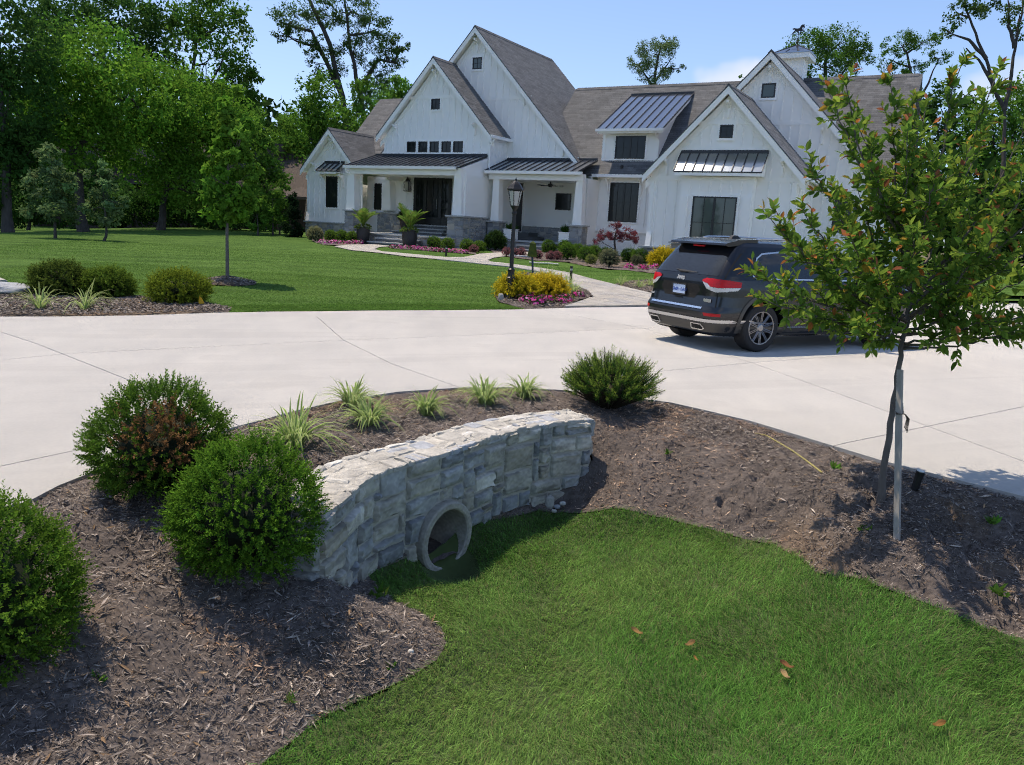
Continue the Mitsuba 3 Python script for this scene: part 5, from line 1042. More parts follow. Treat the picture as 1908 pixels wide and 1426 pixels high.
# neighbour's dark house, pavilion and closed parasol seen between the trees ----------------
k = thing('neighbour_house', 'dark brown neighbouring house half hidden behind trees', 'house')
nb = np.array([-26.0, 60.0, .0])
put('wall', (bx(-10, 10, 0, 8, -.5, 3.4)[0] + nb, _BF), 'dark_wood', k)
m = prism(Polygon([(-.8, 3.3), (4, 6.4), (8.8, 3.3)]), -10.6, 10.6, 'yz'); put('roof', (m[0] + nb, m[1]), 'brown_roof', k)
m = prism(Polygon([(-.8, 3.5), (2.6, 6.6), (6.0, 3.5)]), -2.0, 4.0, 'xz'); put('gable', (m[0] + nb + [0, -2.2, 0], m[1]), 'brown_roof', k)
put('chimney', (bx(6.2, 7.4, 3.0, 4.0, 5.5, 7.0)[0] + nb, _BF), 'brown_roof', k)
for x in (-8, -5, 7):
    w_ = put('window', (bx(x, x + 1.2, -.05, -.002, .9, 2.2)[0] + nb, _BF), 'black_frame', k)
    put('pane', (bx(x + .1, x + 1.1, -.07, -.052, 1.0, 2.1)[0] + nb, _BF), 'dark_glass', w_)
k = thing('garden_pavilion', 'open garden pavilion with low brown hipped roof behind the house corner', 'pavilion')
pc = np.array([-15.5, 56.9, .35])
rv = np.array([[-1.5, -1.5, 2.6], [1.5, -1.5, 2.6], [1.5, 1.5, 2.6], [-1.5, 1.5, 2.6], [0, 0, 3.3], [-1.5, -1.5, 2.42], [1.5, -1.5, 2.42], [1.5, 1.5, 2.42], [-1.5, 1.5, 2.42]]) + pc
put('roof', (rv, np.array([[0, 1, 4], [1, 2, 4], [2, 3, 4], [3, 0, 4], [5, 6, 1], [5, 1, 0], [6, 7, 2], [6, 2, 1], [7, 8, 3], [7, 3, 2], [8, 5, 0], [8, 0, 3], [5, 7, 6], [5, 8, 7]])), 'brown_roof', k)
for a in (-1.25, 1.25):
    for b in (-1.25, 1.25): put('post', (bx(a - .08, a + .08, b - .08, b + .08, -.6, 2.415)[0] + pc, _BF), 'dark_wood', k)
k = thing('patio_umbrella', 'closed beige patio umbrella under the pavilion edge', 'umbrella')
uc = np.array([-13.3, 50.2, .4])
put('pole', tube([uc, uc + [0, 0, 2.5]], .025, 6), 'dark_wood', k)
put('canopy', lathe([(.02, 2.45), (.07, 2.3), (.12, 1.8), (.2, 1.1), (.16, .95), (.02, 1.0)], 10, uc), 'umbrella_cloth', k, smooth=True)
# ---------------------------------------------------------------- the culvert head wall
WALL = thing('culvert_wall', 'curved grey stone head wall around a culvert pipe', 'wall')
_d = np.concatenate([[0], np.cumsum(np.linalg.norm(np.diff(FRONT, axis=0), axis=1))])
WL = _d[-1]
_s = np.linspace(0, WL, 240)
_c = np.stack([gaussian_filter(np.interp(_s, _d, FRONT[:, a]), 9, mode='nearest') for a in (0, 1)], 1)
_c = np.stack([np.interp(np.linspace(0, 1, 240), np.linspace(0, 1, 240), _c[:, a]) for a in (0, 1)], 1)
_t = nrm(np.gradient(_c, axis=0)); _n = np.stack([_t[:, 1], -_t[:, 0]], 1)      # normal towards the ditch


def wpt(s, o, z):
    """a point of the wall: s along its face, o out of the face, z up"""
    s, o, z = np.broadcast_arrays(np.asarray(s, float), o, z)
    x = np.interp(s, _s, _c[:, 0]) + np.interp(s, _s, _n[:, 0]) * o
    y = np.interp(s, _s, _c[:, 1]) + np.interp(s, _s, _n[:, 1]) * o
    return np.stack([x, y, z], -1)


TH, ZT, ZB = .40, .05, -1.05
S0, S1 = .02, WL - .01


def slabgrid(sa, sb, oa, ob, za, zb, n):
    s = np.linspace(sa, sb, n)
    ring = [wpt(s, oa, za), wpt(s, ob, za), wpt(s, ob, zb), wpt(s, oa, zb)]
    v = np.stack(ring, 1).reshape(-1, 3)
    i = np.arange(n - 1)[:, None] * 4
    f = [np.hstack([i + a, i + b, i + 4 + b]) for a, b in ((0, 1), (1, 2), (2, 3), (3, 0))] + [np.hstack([i + a, i + 4 + b, i + 4 + a]) for a, b in ((0, 1), (1, 2), (2, 3), (3, 0))]
    e = (n - 1) * 4
    f += [np.array([[0, 2, 1], [0, 3, 2], [e, e + 1, e + 2], [e, e + 2, e + 3]])]
    return v, np.vstack(f)


pipe_c = np.array([-.475, 5.80, -.635]); pipe_s = _s[np.argmin(np.linalg.norm(_c - pipe_c[:2], axis=1))]
pn = np.append(np.array([np.interp(pipe_s, _s, _n[:, 0]), np.interp(pipe_s, _s, _n[:, 1])]), 0)
pa = np.append(-np.array([pn[1], -pn[0]]), 0)[:3]; pa = np.array([-pn[1], pn[0], 0])
R_OUT, R_IN = .288, .228
core = slabgrid(S0 + .01, S1 - .01, -.009, -TH + .02, ZB, ZT - .03, 60)
mm = manifold3d.Manifold(manifold3d.Mesh(core[0].astype(np.float32), core[1].astype(np.uint32)))
if mm.volume() <= 0:
    mm = manifold3d.Manifold(manifold3d.Mesh(core[0].astype(np.float32), core[1][:, ::-1].astype(np.uint32)))


def pipe_solid(r, o0, o1, n=48):
    cyl = manifold3d.Manifold.cylinder(o1 - o0, r, r, n)
    X, Z = pa, pn
    Y = np.cross(Z, X)
    M = np.column_stack([X, Y, Z, pipe_c + pn * o0])
    return cyl.transform(M)


def arr(m):
    q = m.to_mesh(); return np.asarray(q.vert_properties[:, :3], float), np.asarray(q.tri_verts)


put('mortar_core', arr(mm - pipe_solid(R_OUT - .01, -1.2, .6)), 'mortar', WALL, smooth=30)
# concrete pipe, open inside, running back under the drive
rings = [(R_OUT, -1.2), (R_OUT, .055), (R_OUT - .012, .067), (R_IN + .012, .067), (R_IN, .055), (R_IN, -2.4)]
ang = np.linspace(0, 2 * PI, 49)[:-1]
v = np.concatenate([pipe_c + np.outer(np.cos(ang) * r, pa) + np.outer(np.sin(ang) * r, [0, 0, 1]) + pn * o for r, o in rings])
f = []
for i in range(len(rings) - 1):
    k = np.arange(48)
    f += [np.stack([i * 48 + k, i * 48 + (k + 1) % 48, (i + 1) * 48 + (k + 1) % 48], 1), np.stack([i * 48 + k, (i + 1) * 48 + (k + 1) % 48, (i + 1) * 48 + k], 1)]
m = len(v); v = np.vstack([v, pipe_c - pn * 2.4]); f.append(np.stack([np.full(48, m), 5 * 48 + (np.arange(48) + 1) % 48, 5 * 48 + np.arange(48)], 1))
put('culvert_pipe', (v, np.vstack(f)), 'culvert_concrete', WALL, smooth=35)

_sl = Polygon([tuple((pipe_c + pa * a + pn * b)[:2]) for a, b in ((-.21, .05), (.21, .05), (.21, -2.3), (-.21, -2.3))])
put('silt', sheet(_sl, .06, lambda x, y: pipe_c[2] - .15 + clod(x, y, .04)), 'mulch', WALL, smooth=True)
rng = np.random.default_rng(41)
cyl_cut = pipe_solid(R_OUT + .022, -1, .6)


def rock(sa, sb, za, zb, depth, face=1.0, nx=5, nz=4):
    """one rough faced stone: bevelled joints, pitched uneven face; closed"""
    g = rng.uniform(.010, .015)
    sa, sb, za, zb = sa + g, sb - g, za + g, zb - g
    ss, zz = np.linspace(sa, sb, nx + 2), np.linspace(za, zb, nz + 2)
    bv = min(.014, (sb - sa) * .15, (zb - za) * .15)
    ss[1], ss[-2], zz[1], zz[-2] = sa + bv, sb - bv, za + bv, zb - bv
    if nx > 2: ss[2:-2] = np.linspace(ss[1], ss[-2], nx)[1:-1]
    if nz > 2: zz[2:-2] = np.linspace(zz[1], zz[-2], nz)[1:-1]
    I, J = np.meshgrid(np.arange(nx + 2), np.arange(nz + 2), indexing='ij')
    S, Z = ss[I].copy(), zz[J].copy()
    rim = (I == 0) | (I == nx + 1) | (J == 0) | (J == nz + 1)
    tilt = rng.normal(0, .003, 2)
    O = np.where(rim, -.004, depth + tilt[0] * (I - nx / 2) + tilt[1] * (J - nz / 2) + rng.normal(0, .0066, I.shape) * face)
    S += rng.normal(0, .0035, I.shape); Z += rng.normal(0, .0035, I.shape)
    return S, Z, O


def closed_rock(S, Z, O, fn, back):
    nx, nz = S.shape
    fr = fn(S, O, Z).reshape(-1, 3); bk = fn(S, np.full_like(O, back), Z).reshape(-1, 3)
    idx = np.arange(nx * nz).reshape(nx, nz)
    a, b, c, d = idx[:-1, :-1].ravel(), idx[1:, :-1].ravel(), idx[1:, 1:].ravel(), idx[:-1, 1:].ravel()
    F = [np.stack([a, b, c], 1), np.stack([a, c, d], 1)]
    n = nx * nz
    F += [np.stack([a + n, c + n, b + n], 1), np.stack([a + n, d + n, c + n], 1)]
    rim = np.concatenate([idx[:-1, 0], idx[-1, :-1], idx[1:, -1][::-1], idx[0, 1:][::-1]])
    r2 = np.roll(rim, -1)
    F += [np.stack([r2, rim, rim + n], 1), np.stack([r2, rim + n, r2 + n], 1)]
    return np.vstack([fr, bk]), np.vstack(F)


uh, nz_ = .072, 15
nu_ = int((S1 - S0) / uh); us = np.linspace(S0, S1, nu_ + 1); zs = np.linspace(ZB, ZT - .0, nz_ + 1)
zs[1:-1] += rng.normal(0, .006, nz_ - 1)
free = np.ones((nu_, nz_), bool)
for j in range(nz_ - 1, -1, -1):
    for i in range(nu_):
        if not free[i, j]: continue
        a = int(rng.choice([2, 3, 4, 4, 5, 5])); b = int(rng.choice([1, 2, 2, 2, 2, 3]))
        if b == 1: a = max(a, 4)
        b = min(b, j + 1)
        while a > 1 and (i + a > nu_ or not free[i:i + a, j].all()): a -= 1
        while b > 1 and not free[i:i + a, j - b + 1:j + 1].all(): b -= 1
        free[i:i + a, j - b + 1:j + 1] = False
        sa, sb, za, zb = us[i], us[i + a], zs[j - b + 1], zs[j + 1]
        mid = wpt((sa + sb) / 2, 0, (za + zb) / 2)
        if zb < gz(mid[0] + pn[0] * .1, mid[1] + pn[1] * .1) - .2: continue
        lift = .018 * math.sin(i * 1.7 + j)
        S, Z, O = rock(sa, sb, za, zb, rng.uniform(.014, .028), nx=6 if a > 3 else 4, nz=4 if b < 3 else 5)
        if j == nz_ - 1: Z = np.where(np.arange(S.shape[1])[None] == S.shape[1] - 1, np.minimum(Z, ZT - .012), Z)
        v, f = closed_rock(S, Z, O, wpt, -.03)
        if math.hypot((sa + sb) / 2 - pipe_s, (za + zb) / 2 - pipe_c[2]) < R_OUT + .35:
            if math.hypot((sa + sb) / 2 - pipe_s, (za + zb) / 2 - pipe_c[2]) < R_OUT - .06: continue
            ms = manifold3d.Manifold(manifold3d.Mesh(v.astype(np.float32), f.astype(np.uint32)))
            if ms.volume() < 0: ms = manifold3d.Manifold(manifold3d.Mesh(v.astype(np.float32), f[:, ::-1].astype(np.uint32)))
            ms = ms - cyl_cut
            if ms.volume() < 2e-5: continue
            v, f = arr(ms)
        put('stone', (v, f), f'stone_{rng.choice(5, p=[.27, .25, .22, .16, .10])}', WALL, smooth=38)
# both ends
zz = ZT
while zz > -.75:
    h = rng.uniform(.13, .2); o = 0.0
    while o < TH - .05:
        w_ = min(rng.uniform(.16, .3), TH - o); 
        if TH - o - w_ < .08: w_ = TH - o
        S, Z, O = rock(o, o + w_, zz - h, min(zz, ZT) - (.012 if zz == ZT else 0), .04)
        endp = lambda s, oo, z: wpt(np.full_like(np.asarray(s, float), S1), -np.asarray(s, float), z) + np.append(_t[-1], 0) * np.asarray(oo)[..., None]
        v, f = closed_rock(S, Z, O, endp, -.03)
        put('stone', (v, f), f'stone_{rng.integers(4)}', WALL, smooth=38)
        endl = lambda s, oo, z: wpt(np.full_like(np.asarray(s, float), S0), -np.asarray(s, float), z) - np.append(_t[0], 0) * np.asarray(oo)[..., None]
        v, f = closed_rock(S, Z, O, endl, -.03)
        put('stone', (v, f[:, ::-1]), f'stone_{rng.integers(4)}', WALL, smooth=38)
        o += w_
    zz -= h
# capping: flat irregular stones bedded in light mortar
put('mortar_top', slabgrid(S0, S1, .012, -TH, ZT - .035, ZT - .004, 60), 'cap_stone_0', WALL, smooth=30)
uh2 = .075; nu2, no2 = int((S1 - S0) / uh2), 5
us2, os2 = np.linspace(S0, S1 + .02, nu2 + 1), np.linspace(.03, -TH - .02, no2 + 1)
free = np.ones((nu2, no2), bool)
jit = rng.normal(0, .013, (nu2 + 1, no2 + 1, 2))
for i in range(nu2):
    for j in range(no2):
        if not free[i, j]: continue
        a, b = int(rng.choice([1, 2, 2, 3, 3])), int(rng.choice([1, 1, 2, 2]))
        while a > 1 and (i + a > nu2 or not free[i:i + a, j].all()): a -= 1
        while b > 1 and (j + b > no2 or not free[i:i + a, j:j + b].all()): b -= 1
        free[i:i + a, j:j + b] = False
        sa, sb, oa, ob = us2[i], us2[i + a], os2[j], os2[j + b]
        S, Z, O = rock(sa, sb, -oa, -ob, rng.uniform(.0, .007), .45, 4, 3)
        jx = jit[i, j]
        top = lambda s, oo, z: wpt(np.asarray(s) + 0 * np.asarray(z), -np.asarray(z), ZT + np.asarray(oo) * .9 + .004 * np.sin(np.asarray(s) * 31))
        v, f = closed_rock(S, Z, np.where(O <= -.0039, -.006, O), top, -.04)
        put('cap_stone', (v, f), f'cap_stone_{rng.choice(4, p=[.42, .27, .22, .09])}', WALL, smooth=38)

# ---------------------------------------------------------------- grass
rng = np.random.default_rng(51)
n = 150000
xy = scatter(swale.intersection(sbox(-1.5, 2.0, 3.9, 7.2)), n, rng)
edge_d = shapely.distance(shapely.points(xy[:, 0], xy[:, 1]), near_bed)
z = gz(xy[:, 0], xy[:, 1]) - .03 + mouth(xy[:, 0], xy[:, 1])
pat = meshkit.fbm(np.column_stack([xy * 1.7, 0 * z]), 4, 2); pat2 = meshkit.fbm(np.column_stack([xy * 5.5, 0 * z + 5]), 3, 4)
H = (.032 + .042 * pat * (.5 + .9 * pat2)) * rng.uniform(.6, 1.35, n)
az = 2 * PI * meshkit.fbm(np.column_stack([xy * 1.1, 0 * z + 3]), 3, 7) * 2 + rng.normal(0, .9, n)
lean = .35 + .9 * np.clip(pat2 - .35, 0, 1) + rng.uniform(0, .35, n)
keep = (np.linalg.norm((xy - [-.40, 5.68]) / [.24, .30], axis=1) > 1)
W = rng.uniform(.0026, .0054, n) * keep
v, f = blades(np.column_stack([xy, z]), H, W, lean, az, rng.uniform(.1, .9, n))
t = np.clip((meshkit.fbm(np.column_stack([xy * .9, 0 * z + 8]), 4, 11) - .33) * 2.6, 0, 1)[:, None]
c = np.array((.115, .255, .052)) * (1 - t) + np.array((.195, .325, .084)) * t
c = c * np.exp(rng.normal(0, .36, (n, 1)))
dry = rng.uniform(size=n) < .06
c[dry] = np.array((.36, .34, .16)) * rng.uniform(.6, 1.1, (dry.sum(), 1))
put('ditch_grass', (v, f), 'leaf_mat', color=np.repeat(np.clip(c, .003, .8), 5, 0), kind='stuff', label='lush uneven grass in the ditch in front of the stone wall', cat='grass')

# the mown lawn: short blades near the drive, thinning away with distance
pts = []
for (g, m) in ((lawn_near.intersection(drive.buffer(.9)), 30000), (lawn_near.intersection(sbox(-12, 6, 9, 21)), 42000), (lawn_near.intersection(sbox(-16, 21, 9, 30)), 22000)):
    pts.append(scatter(g, m, rng))
xy = np.vstack(pts); n = len(xy); z = gz(xy[:, 0], xy[:, 1]) - .01
dist = np.hypot(xy[:, 0], xy[:, 1])
H = rng.uniform(.014, .034, n); W = .004 + .0007 * dist * rng.uniform(.5, 1.3, n)
v, f = blades(np.column_stack([xy, z]), H, W, rng.uniform(.8, 2.2, n), rng.uniform(0, 2 * PI, n), rng.uniform(.1, .6, n))
t = np.clip((meshkit.fbm(np.column_stack([xy * [.45, 1.0], 0 * z + 8]), 4, 11) - .3) * 2.2, 0, 1)[:, None]
st = .5 + .5 * np.sin((xy[:, 1] * .97 - xy[:, 0] * .24) * 5.2)[:, None]
c = (np.array((.088, .184, .036)) * (1 - t) + np.array((.132, .235, .054)) * t) * (.92 + .16 * st) * np.exp(rng.normal(0, .16, (n, 1)))
put('lawn_grass', (v, f), 'leaf_mat', color=np.repeat(c, 5, 0), kind='stuff', label='short mown grass of the front lawn', cat='grass')

# bark shreds lying on the beds
def shreds(xy, z, rng, lmin, lmax, wmin, wmax, pal, pr):
    n = len(xy)
    a = rng.uniform(0, 2 * PI, n); L = rng.uniform(lmin, lmax, n); W = rng.uniform(wmin, wmax, n)
    D = np.stack([np.cos(a), np.sin(a), rng.normal(0, .28, n)], 1); N = nrm(np.stack([rng.normal(0, .4, n), rng.normal(0, .4, n), np.ones(n)], 1))
    P = np.column_stack([xy, z + rng.uniform(0, .014, n)]) - D * L[:, None] / 2
    v, f = leafcards(P, D, N, L, W, .15)
    c = np.array(pal)[rng.choice(len(pal), n, p=pr)] * np.exp(rng.normal(0, .2, (n, 1)))
    return v, f, np.repeat(np.clip(c, .01, .7), 4, 0)


PAL, PR = [(.125, .107, .098), (.225, .195, .176), (.040, .033, .030), (.37, .325, .28), (.23, .15, .085)], [.31, .29, .23, .11, .06]
nb = near_bed.intersection(sbox(-3.4, 2.2, 4.3, 9.3))
xy = scatter(nb, 200000, rng)
dens = meshkit.fbm(np.column_stack([xy * 1.1, xy[:, :1] * 0 + 5]), 3, 21)
xy = xy[rng.uniform(size=len(xy)) < np.clip((dens - .25) * 2.4, .25, 1)]
soil = meshkit.fbm(np.column_stack([xy * .8, xy[:, :1] * 0 + 2]), 3, 31)
v, f, c = shreds(xy, near_z(xy[:, 0], xy[:, 1]), rng, .012, .046, .0022, .0065, PAL, PR)
v2, f2, c2 = shreds(xy[::19], near_z(xy[::19, 0], xy[::19, 1]) + .004, rng, .04, .095, .007, .016, PAL, [.30, .27, .25, .11, .07])
soil = np.concatenate([soil, soil[::19]]); v, f, c = np.vstack([v, v2]), np.vstack([f, f2 + len(v)]), np.vstack([c, c2])
put('bark_shreds', (v, f), 'matte_mat', color=c * (.85 + .5 * np.repeat(soil, 4)[:, None]) * np.where(np.repeat(soil > .58, 4)[:, None], [1.15, .98, .85], [1, 1, 1.0]), kind='stuff', label='loose shredded bark covering the banks by the wall', cat='mulch')
V, F, C, off = [], [], [], 0
for g, m in ((left_bed, 9000), (lamp_bed, 7000), (suv_bed, 1500), (wall_bed, 4000), (ring, 1200)):
    xy = scatter(g, m, rng)
    v, f, c = shreds(xy, gz(xy[:, 0], xy[:, 1]) + .03 + (.13 * np.clip(1 - np.hypot(xy[:, 0] + 6.615, xy[:, 1] - 18.09) / .62, 0, 1) if g is ring else 0), rng, .04, .10, .012, .03, PAL, PR)
    V.append(v); F.append(f + off); C.append(c); off += len(v)
put('bark_shreds', (np.vstack(V), np.vstack(F)), 'matte_mat', color=np.vstack(C), kind='stuff', label='loose bark on the beds across the driveway', cat='mulch')


# ---------------------------------------------------------------- shrubs
def boxwood(name, label, c, r, rz, rng, nshoot=2300, dead=None, col=(.066, .142, .021), shoot=.075, leaf=.024, core=(.012, .02, .008), group=None, cat='shrub', stem=True, per=13, spiky=.0):
    """clipped round shrub: short leafy shoots radiating from the shell, dark twigs around an added solid dark core inside"""
    k = thing(name, label, cat, group)
    c = np.array(c, float)
    u = sphere_dirs(nshoot, rng); u = u[u[:, 2] > -.72]
    n = len(u)
    bump = 1 + .34 * (meshkit.fbm(u * 2.2 + c[:2].sum(), 3, 5) - .5) + .16 * (meshkit.noise(u * 6.5 + 3, 9) - .5) + rng.normal(0, .035 + spiky, n) + (rng.uniform(size=n) < .07) * rng.uniform(.02, .12, n)
    gap = meshkit.noise(u * 5.2 + 11, 4)
    thin = rng.uniform(size=n) > .8 * np.clip((gap - .68) * 6, 0, 1); u, bump = u[thin], bump[thin]; n = len(u)
    sh = np.array([r, r, rz])
    B = c + u * sh * (bump * .86)[:, None]
    D = nrm(u / sh * r + rng.normal(0, .28, u.shape) + [0, 0, .35])
    ls = shoot * rng.uniform(.6, 1.7, n)
    j = np.arange(per)
    g = (j + .5) / per
    P = B[:, None] + D[:, None] * (ls[:, None] * g[None])[..., None]
    a1 = nrm(np.cross(D, [.2, .3, 1.0])); a2 = np.cross(D, a1)
    az = j * 1.57 + rng.uniform(0, 6, n)[:, None]
    side = np.cos(az)[..., None] * a1[:, None] + np.sin(az)[..., None] * a2[:, None]
    LD = nrm(side * .8 + D[:, None] * (.45 + .5 * g[None])[..., None])
    N = nrm(D[:, None] - side * .5 + rng.normal(0, .25, LD.shape))
    L = leaf * rng.uniform(.7, 1.2, (n, per)) * (1.05 - .3 * g)
    v, f = leafcards(P.reshape(-1, 3), LD.reshape(-1, 3), N.reshape(-1, 3), L.ravel(), L.ravel() * .52, .2)
    young = np.clip(g * 1.3 - .15, 0, 1)[None, :, None]
    cc = np.array(col) * (1 + young * np.array([.75, .50, .15])) * np.exp(rng.normal(0, .24, (n, 1, 1)) + rng.normal(0, .12, (n, per, 1)))
    if dead is not None:
        dd = nrm(np.array(dead[:3], float))
        ok = (u @ dd + .10 * rng.normal(0, 1, n)) > dead[3]
        cc[ok] = np.array((.23, .125, .055)) * np.exp(rng.normal(0, .3, (ok.sum(), per, 1)))
    put('foliage', (v, f), 'leaf_mat', k, color=np.repeat(np.clip(cc.reshape(-1, 3), .004, .8), 4, 0))
    tw = [tube([c - [0, 0, rz * .95], c - [0, 0, rz * .5] + d * r * .2, c + d * np.array([r, r, rz]) * .8], [.014, .008, .003], 4, False) for d in sphere_dirs(110, rng)]
    put('branches', join([ellipsoid(c, (r * .62, r * .62, rz * .62), 2, .5, 3)] + tw), 'matte_mat', k, color=core)  # added dark solid ellipsoid closes the see-through middle, beside the twigs
    return k


R = np.random.default_rng
boxwood('boxwood', 'round boxwood cut off by the left edge of the photo, nearest the camera', (-2.34, 3.22, .02), .43, .41, R(61), 2700)
boxwood('boxwood', 'round green boxwood leaning on the left end of the stone wall', (-1.47, 4.30, .07), .40, .40, R(62), 2700, col=(.062, .148, .020))
boxwood('boxwood', 'round boxwood with a large dead brown patch beside the driveway', (-2.22, 4.86, .27), .41, .385, R(63), 2700, dead=(.42, -.82, .40, .90), col=(.056, .122, .020))

# mugo pine
rng = R(64)
k = thing('mugo_pine', 'low spiky pine bush at the corner of the drive behind the wall', 'shrub')
c = np.array([1.03, 8.10, .12]); n = 620
u = sphere_dirs(n, rng); u[:, 2] = np.abs(u[:, 2]) * 1.0 - .12; u = nrm(u)
B = c + u * [.46, .46, .30] * rng.uniform(.55, .98, (n, 1)); D = nrm(u * [1, 1, .8] + [0, 0, .75] + rng.normal(0, .18, u.shape)); ls = rng.uniform(.09, .19, n)
up = u[:, 2] > .35; ls[up] *= 1.15
m = 46
g = np.linspace(.05, 1, m)
P = B[:, None] + D[:, None] * (ls[:, None] * g)[..., None]
rd = nrm(rng.normal(0, 1, (n, m, 3))); LD = nrm(rd * .8 + D[:, None] * .9)
v, f = leafcards(P.reshape(-1, 3), LD.reshape(-1, 3), rng.normal(0, 1, (n * m, 3)), (.055 * (1.1 - .75 * g)[None] * rng.uniform(.8, 1.2, (n, m))).ravel(), .0042, .1)
yc = np.clip(g * 1.5 - .45, 0, 1)[None, :, None]
cc = (np.array((.050, .125, .026)) * (1 - yc) + np.array((.27, .37, .06)) * yc) * np.exp(rng.normal(0, .15, (n, m, 1)))
put('needles', (v, f), 'leaf_mat', k, color=np.repeat(cc.reshape(-1, 3), 4, 0))
put('branches', join([tube([c - [0, 0, .2], B[i] * .6 + c * .4 - [0, 0, .08], B[i] + D[i] * ls[i]], [.012, .007, .003], 4, False) for i in range(0, n, 2)] + [ellipsoid(c + [0, 0, .03], (.26, .26, .14), 2, .3)]), 'matte_mat', k, color=(.035, .028, .018))  # twigs plus an added dark solid core under the needles


def liriope(label, x, y, z, s, rng, group, n=85, green=(.21, .33, .075), cream=(.62, .66, .36)):
    """tuft of arching variegated straps"""
    k = thing('variegated_grass', label, 'plant', group)
    m = 7
    az = rng.uniform(0, 2 * PI, n); L = s * rng.uniform(.55, 1.15, n); w = rng.uniform(.012, .020, n)
    out = rng.uniform(.35, 1.15, n); t = np.linspace(0, 1, m)
    h = L[:, None] * (t[None] * (1.05 - .15 * out[:, None]) - (t[None] ** 2.3) * (.78 * out[:, None]))
    r = L[:, None] * (.80 * out[:, None] * t[None] ** 1.15 + .03)
    d = np.stack([np.cos(az), np.sin(az)], 1); sd = np.stack([-np.sin(az), np.cos(az)], 1)
    wid = w[:, None] * np.minimum(1, (1 - t[None]) * 3.0 + .02) * (0.6 + .4 * np.minimum(1, t * 5))[None] / 2
    cx = np.array([x, y])[None, None] + d[:, None] * r[..., None] + rng.normal(0, .02, (n, 1, 2))
    rows = []
    for q, up in ((-1, .18), (-.33, 0), (.33, 0), (1, .18)):
        rows.append(np.concatenate([cx + sd[:, None] * (wid * q)[..., None], (z + h + wid * up)[..., None]], -1))
    v = np.stack(rows, 2).reshape(-1, 3)                      # n, m, 4
    idx = np.arange(n * m * 4).reshape(n, m, 4)
    F = []
    for q in range(3):
        a, b, c_, e = idx[:, :-1, q].ravel(), idx[:, :-1, q + 1].ravel(), idx[:, 1:, q + 1].ravel(), idx[:, 1:, q].ravel()
        F += [np.stack([a, b, c_], 1), np.stack([a, c_, e], 1)]
    col = np.zeros((n, m, 4, 3)); col[:, :, [0, 3]] = cream; col[:, :, 1:3] = green
    col *= np.exp(rng.normal(0, .16, (n, 1, 1, 1)))
    put('leaves', (v, np.vstack(F)), 'leaf_mat', k, color=col.reshape(-1, 3))


G1 = 'variegated grass tufts behind the culvert wall'
for i, (x, y, s, lab) in enumerate(((-1.66, 5.92, .44, 'largest striped grass tuft, nearest the boxwoods at left'), (-1.50, 7.30, .36, 'striped grass tuft against the driveway edge, behind another tuft'), (-1.22, 6.66, .34, 'striped grass tuft second from left in front of another tuft'), (-.79, 7.2, .30, 'striped grass tuft in the middle of the row behind the wall'), (-.27, 7.75, .36, 'striped grass tuft second from right behind the wall'), (.13, 8.22, .30, 'small striped grass tuft at the right end of the row'))):
    liriope(lab, x, y, float(gz(x, y)) - .02, s * 1.25, R(70 + i), G1, 120)
for i, (x, y, s, lab) in enumerate(((-7.72, 12.75, .74, 'striped grass tuft far left across the drive'), (-7.1, 12.95, .74, 'striped grass tuft across the drive, right of its twin'))):
    liriope(lab, x, y, .02, s, R(80 + i), 'striped grass in the far left bed', 55)
for i in range(6):
    x, y = 1.1 + .12 * i + R(90 + i).normal(0, .1), 24.3 - 1.05 * i * .75
    liriope('striped grass lining the walk in the lamp post bed', 0.78 + .14 * i, 23.6 - .62 * i, float(gz(.78 + .14 * i, 23.6 - .62 * i)), .75, R(90 + i), 'striped grass in the lamp post bed', 45)
for i, (x, y) in enumerate(((3.05, 23.4), (3.55, 23.0), (3.95, 23.6), (4.25, 22.6))):
    liriope('striped grass in the bark strip by the parked car', x, y, float(gz(x, y)), .5, R(98 + i), 'striped grass by the parked car', 40)

YG = 'low spreading shrubs in the far left bed'
boxwood('spreading_shrub', 'dark rounded shrub at far left across the drive', (-8.45, 14.6, .32), .46, .29, R(101), 1500, col=(.050, .085, .020), shoot=.11, leaf=.05, per=9, spiky=.05)
boxwood('spreading_shrub', 'middle green shrub across the drive at left', (-7.62, 14.75, .28), .43, .24, R(102), 1300, col=(.062, .115, .020), shoot=.11, leaf=.05, per=9, spiky=.05)
boxwood('spreading_shrub', 'yellow green shrub beside the small yellow flag', (-6.25, 14.6, .28), .50, .28, R(103), 1400, col=(.095, .145, .020), shoot=.12, leaf=.05, per=9, spiky=.05)
boxwood('golden_cypress', 'golden yellow threadleaf shrub right beside the lamp post', (.03, 19.1, .24), .44, .25, R(104), 1500, col=(.27, .265, .022), shoot=.16, leaf=.07, per=9, spiky=.07)
boxwood('golden_cypress', 'golden yellow threadleaf shrub further from the lamp post', (.70, 19.55, .25), .46, .23, R(105), 1500, col=(.30, .27, .022), shoot=.16, leaf=.07, per=9, spiky=.07)
boxwood('golden_cypress', 'golden yellow shrub at the house beside the parked car', tuple(np.append(hxy(-10.9, 30.5), .72)), .45, .32, R(106), 900, col=(.30, .28, .02), shoot=.2, leaf=.1, per=8, spiky=.08)
# ---------------------------------------------------------------- planting at the house
NTH = ['first', 'second', 'third', 'fourth', 'fifth', 'sixth', 'seventh', 'eighth', 'ninth', 'tenth', 'eleventh', 'twelfth', 'thirteenth', 'fourteenth', 'fifteenth', 'sixteenth']


def rank(pts):
    """order from left to right as seen from the street"""
    a = [p[0] / p[1] for p in pts]
    return [NTH[sorted(a).index(x)] for x in a]

def hq(u, w):
    q = hxy(u, w)
    return float(q[0]), float(q[1])


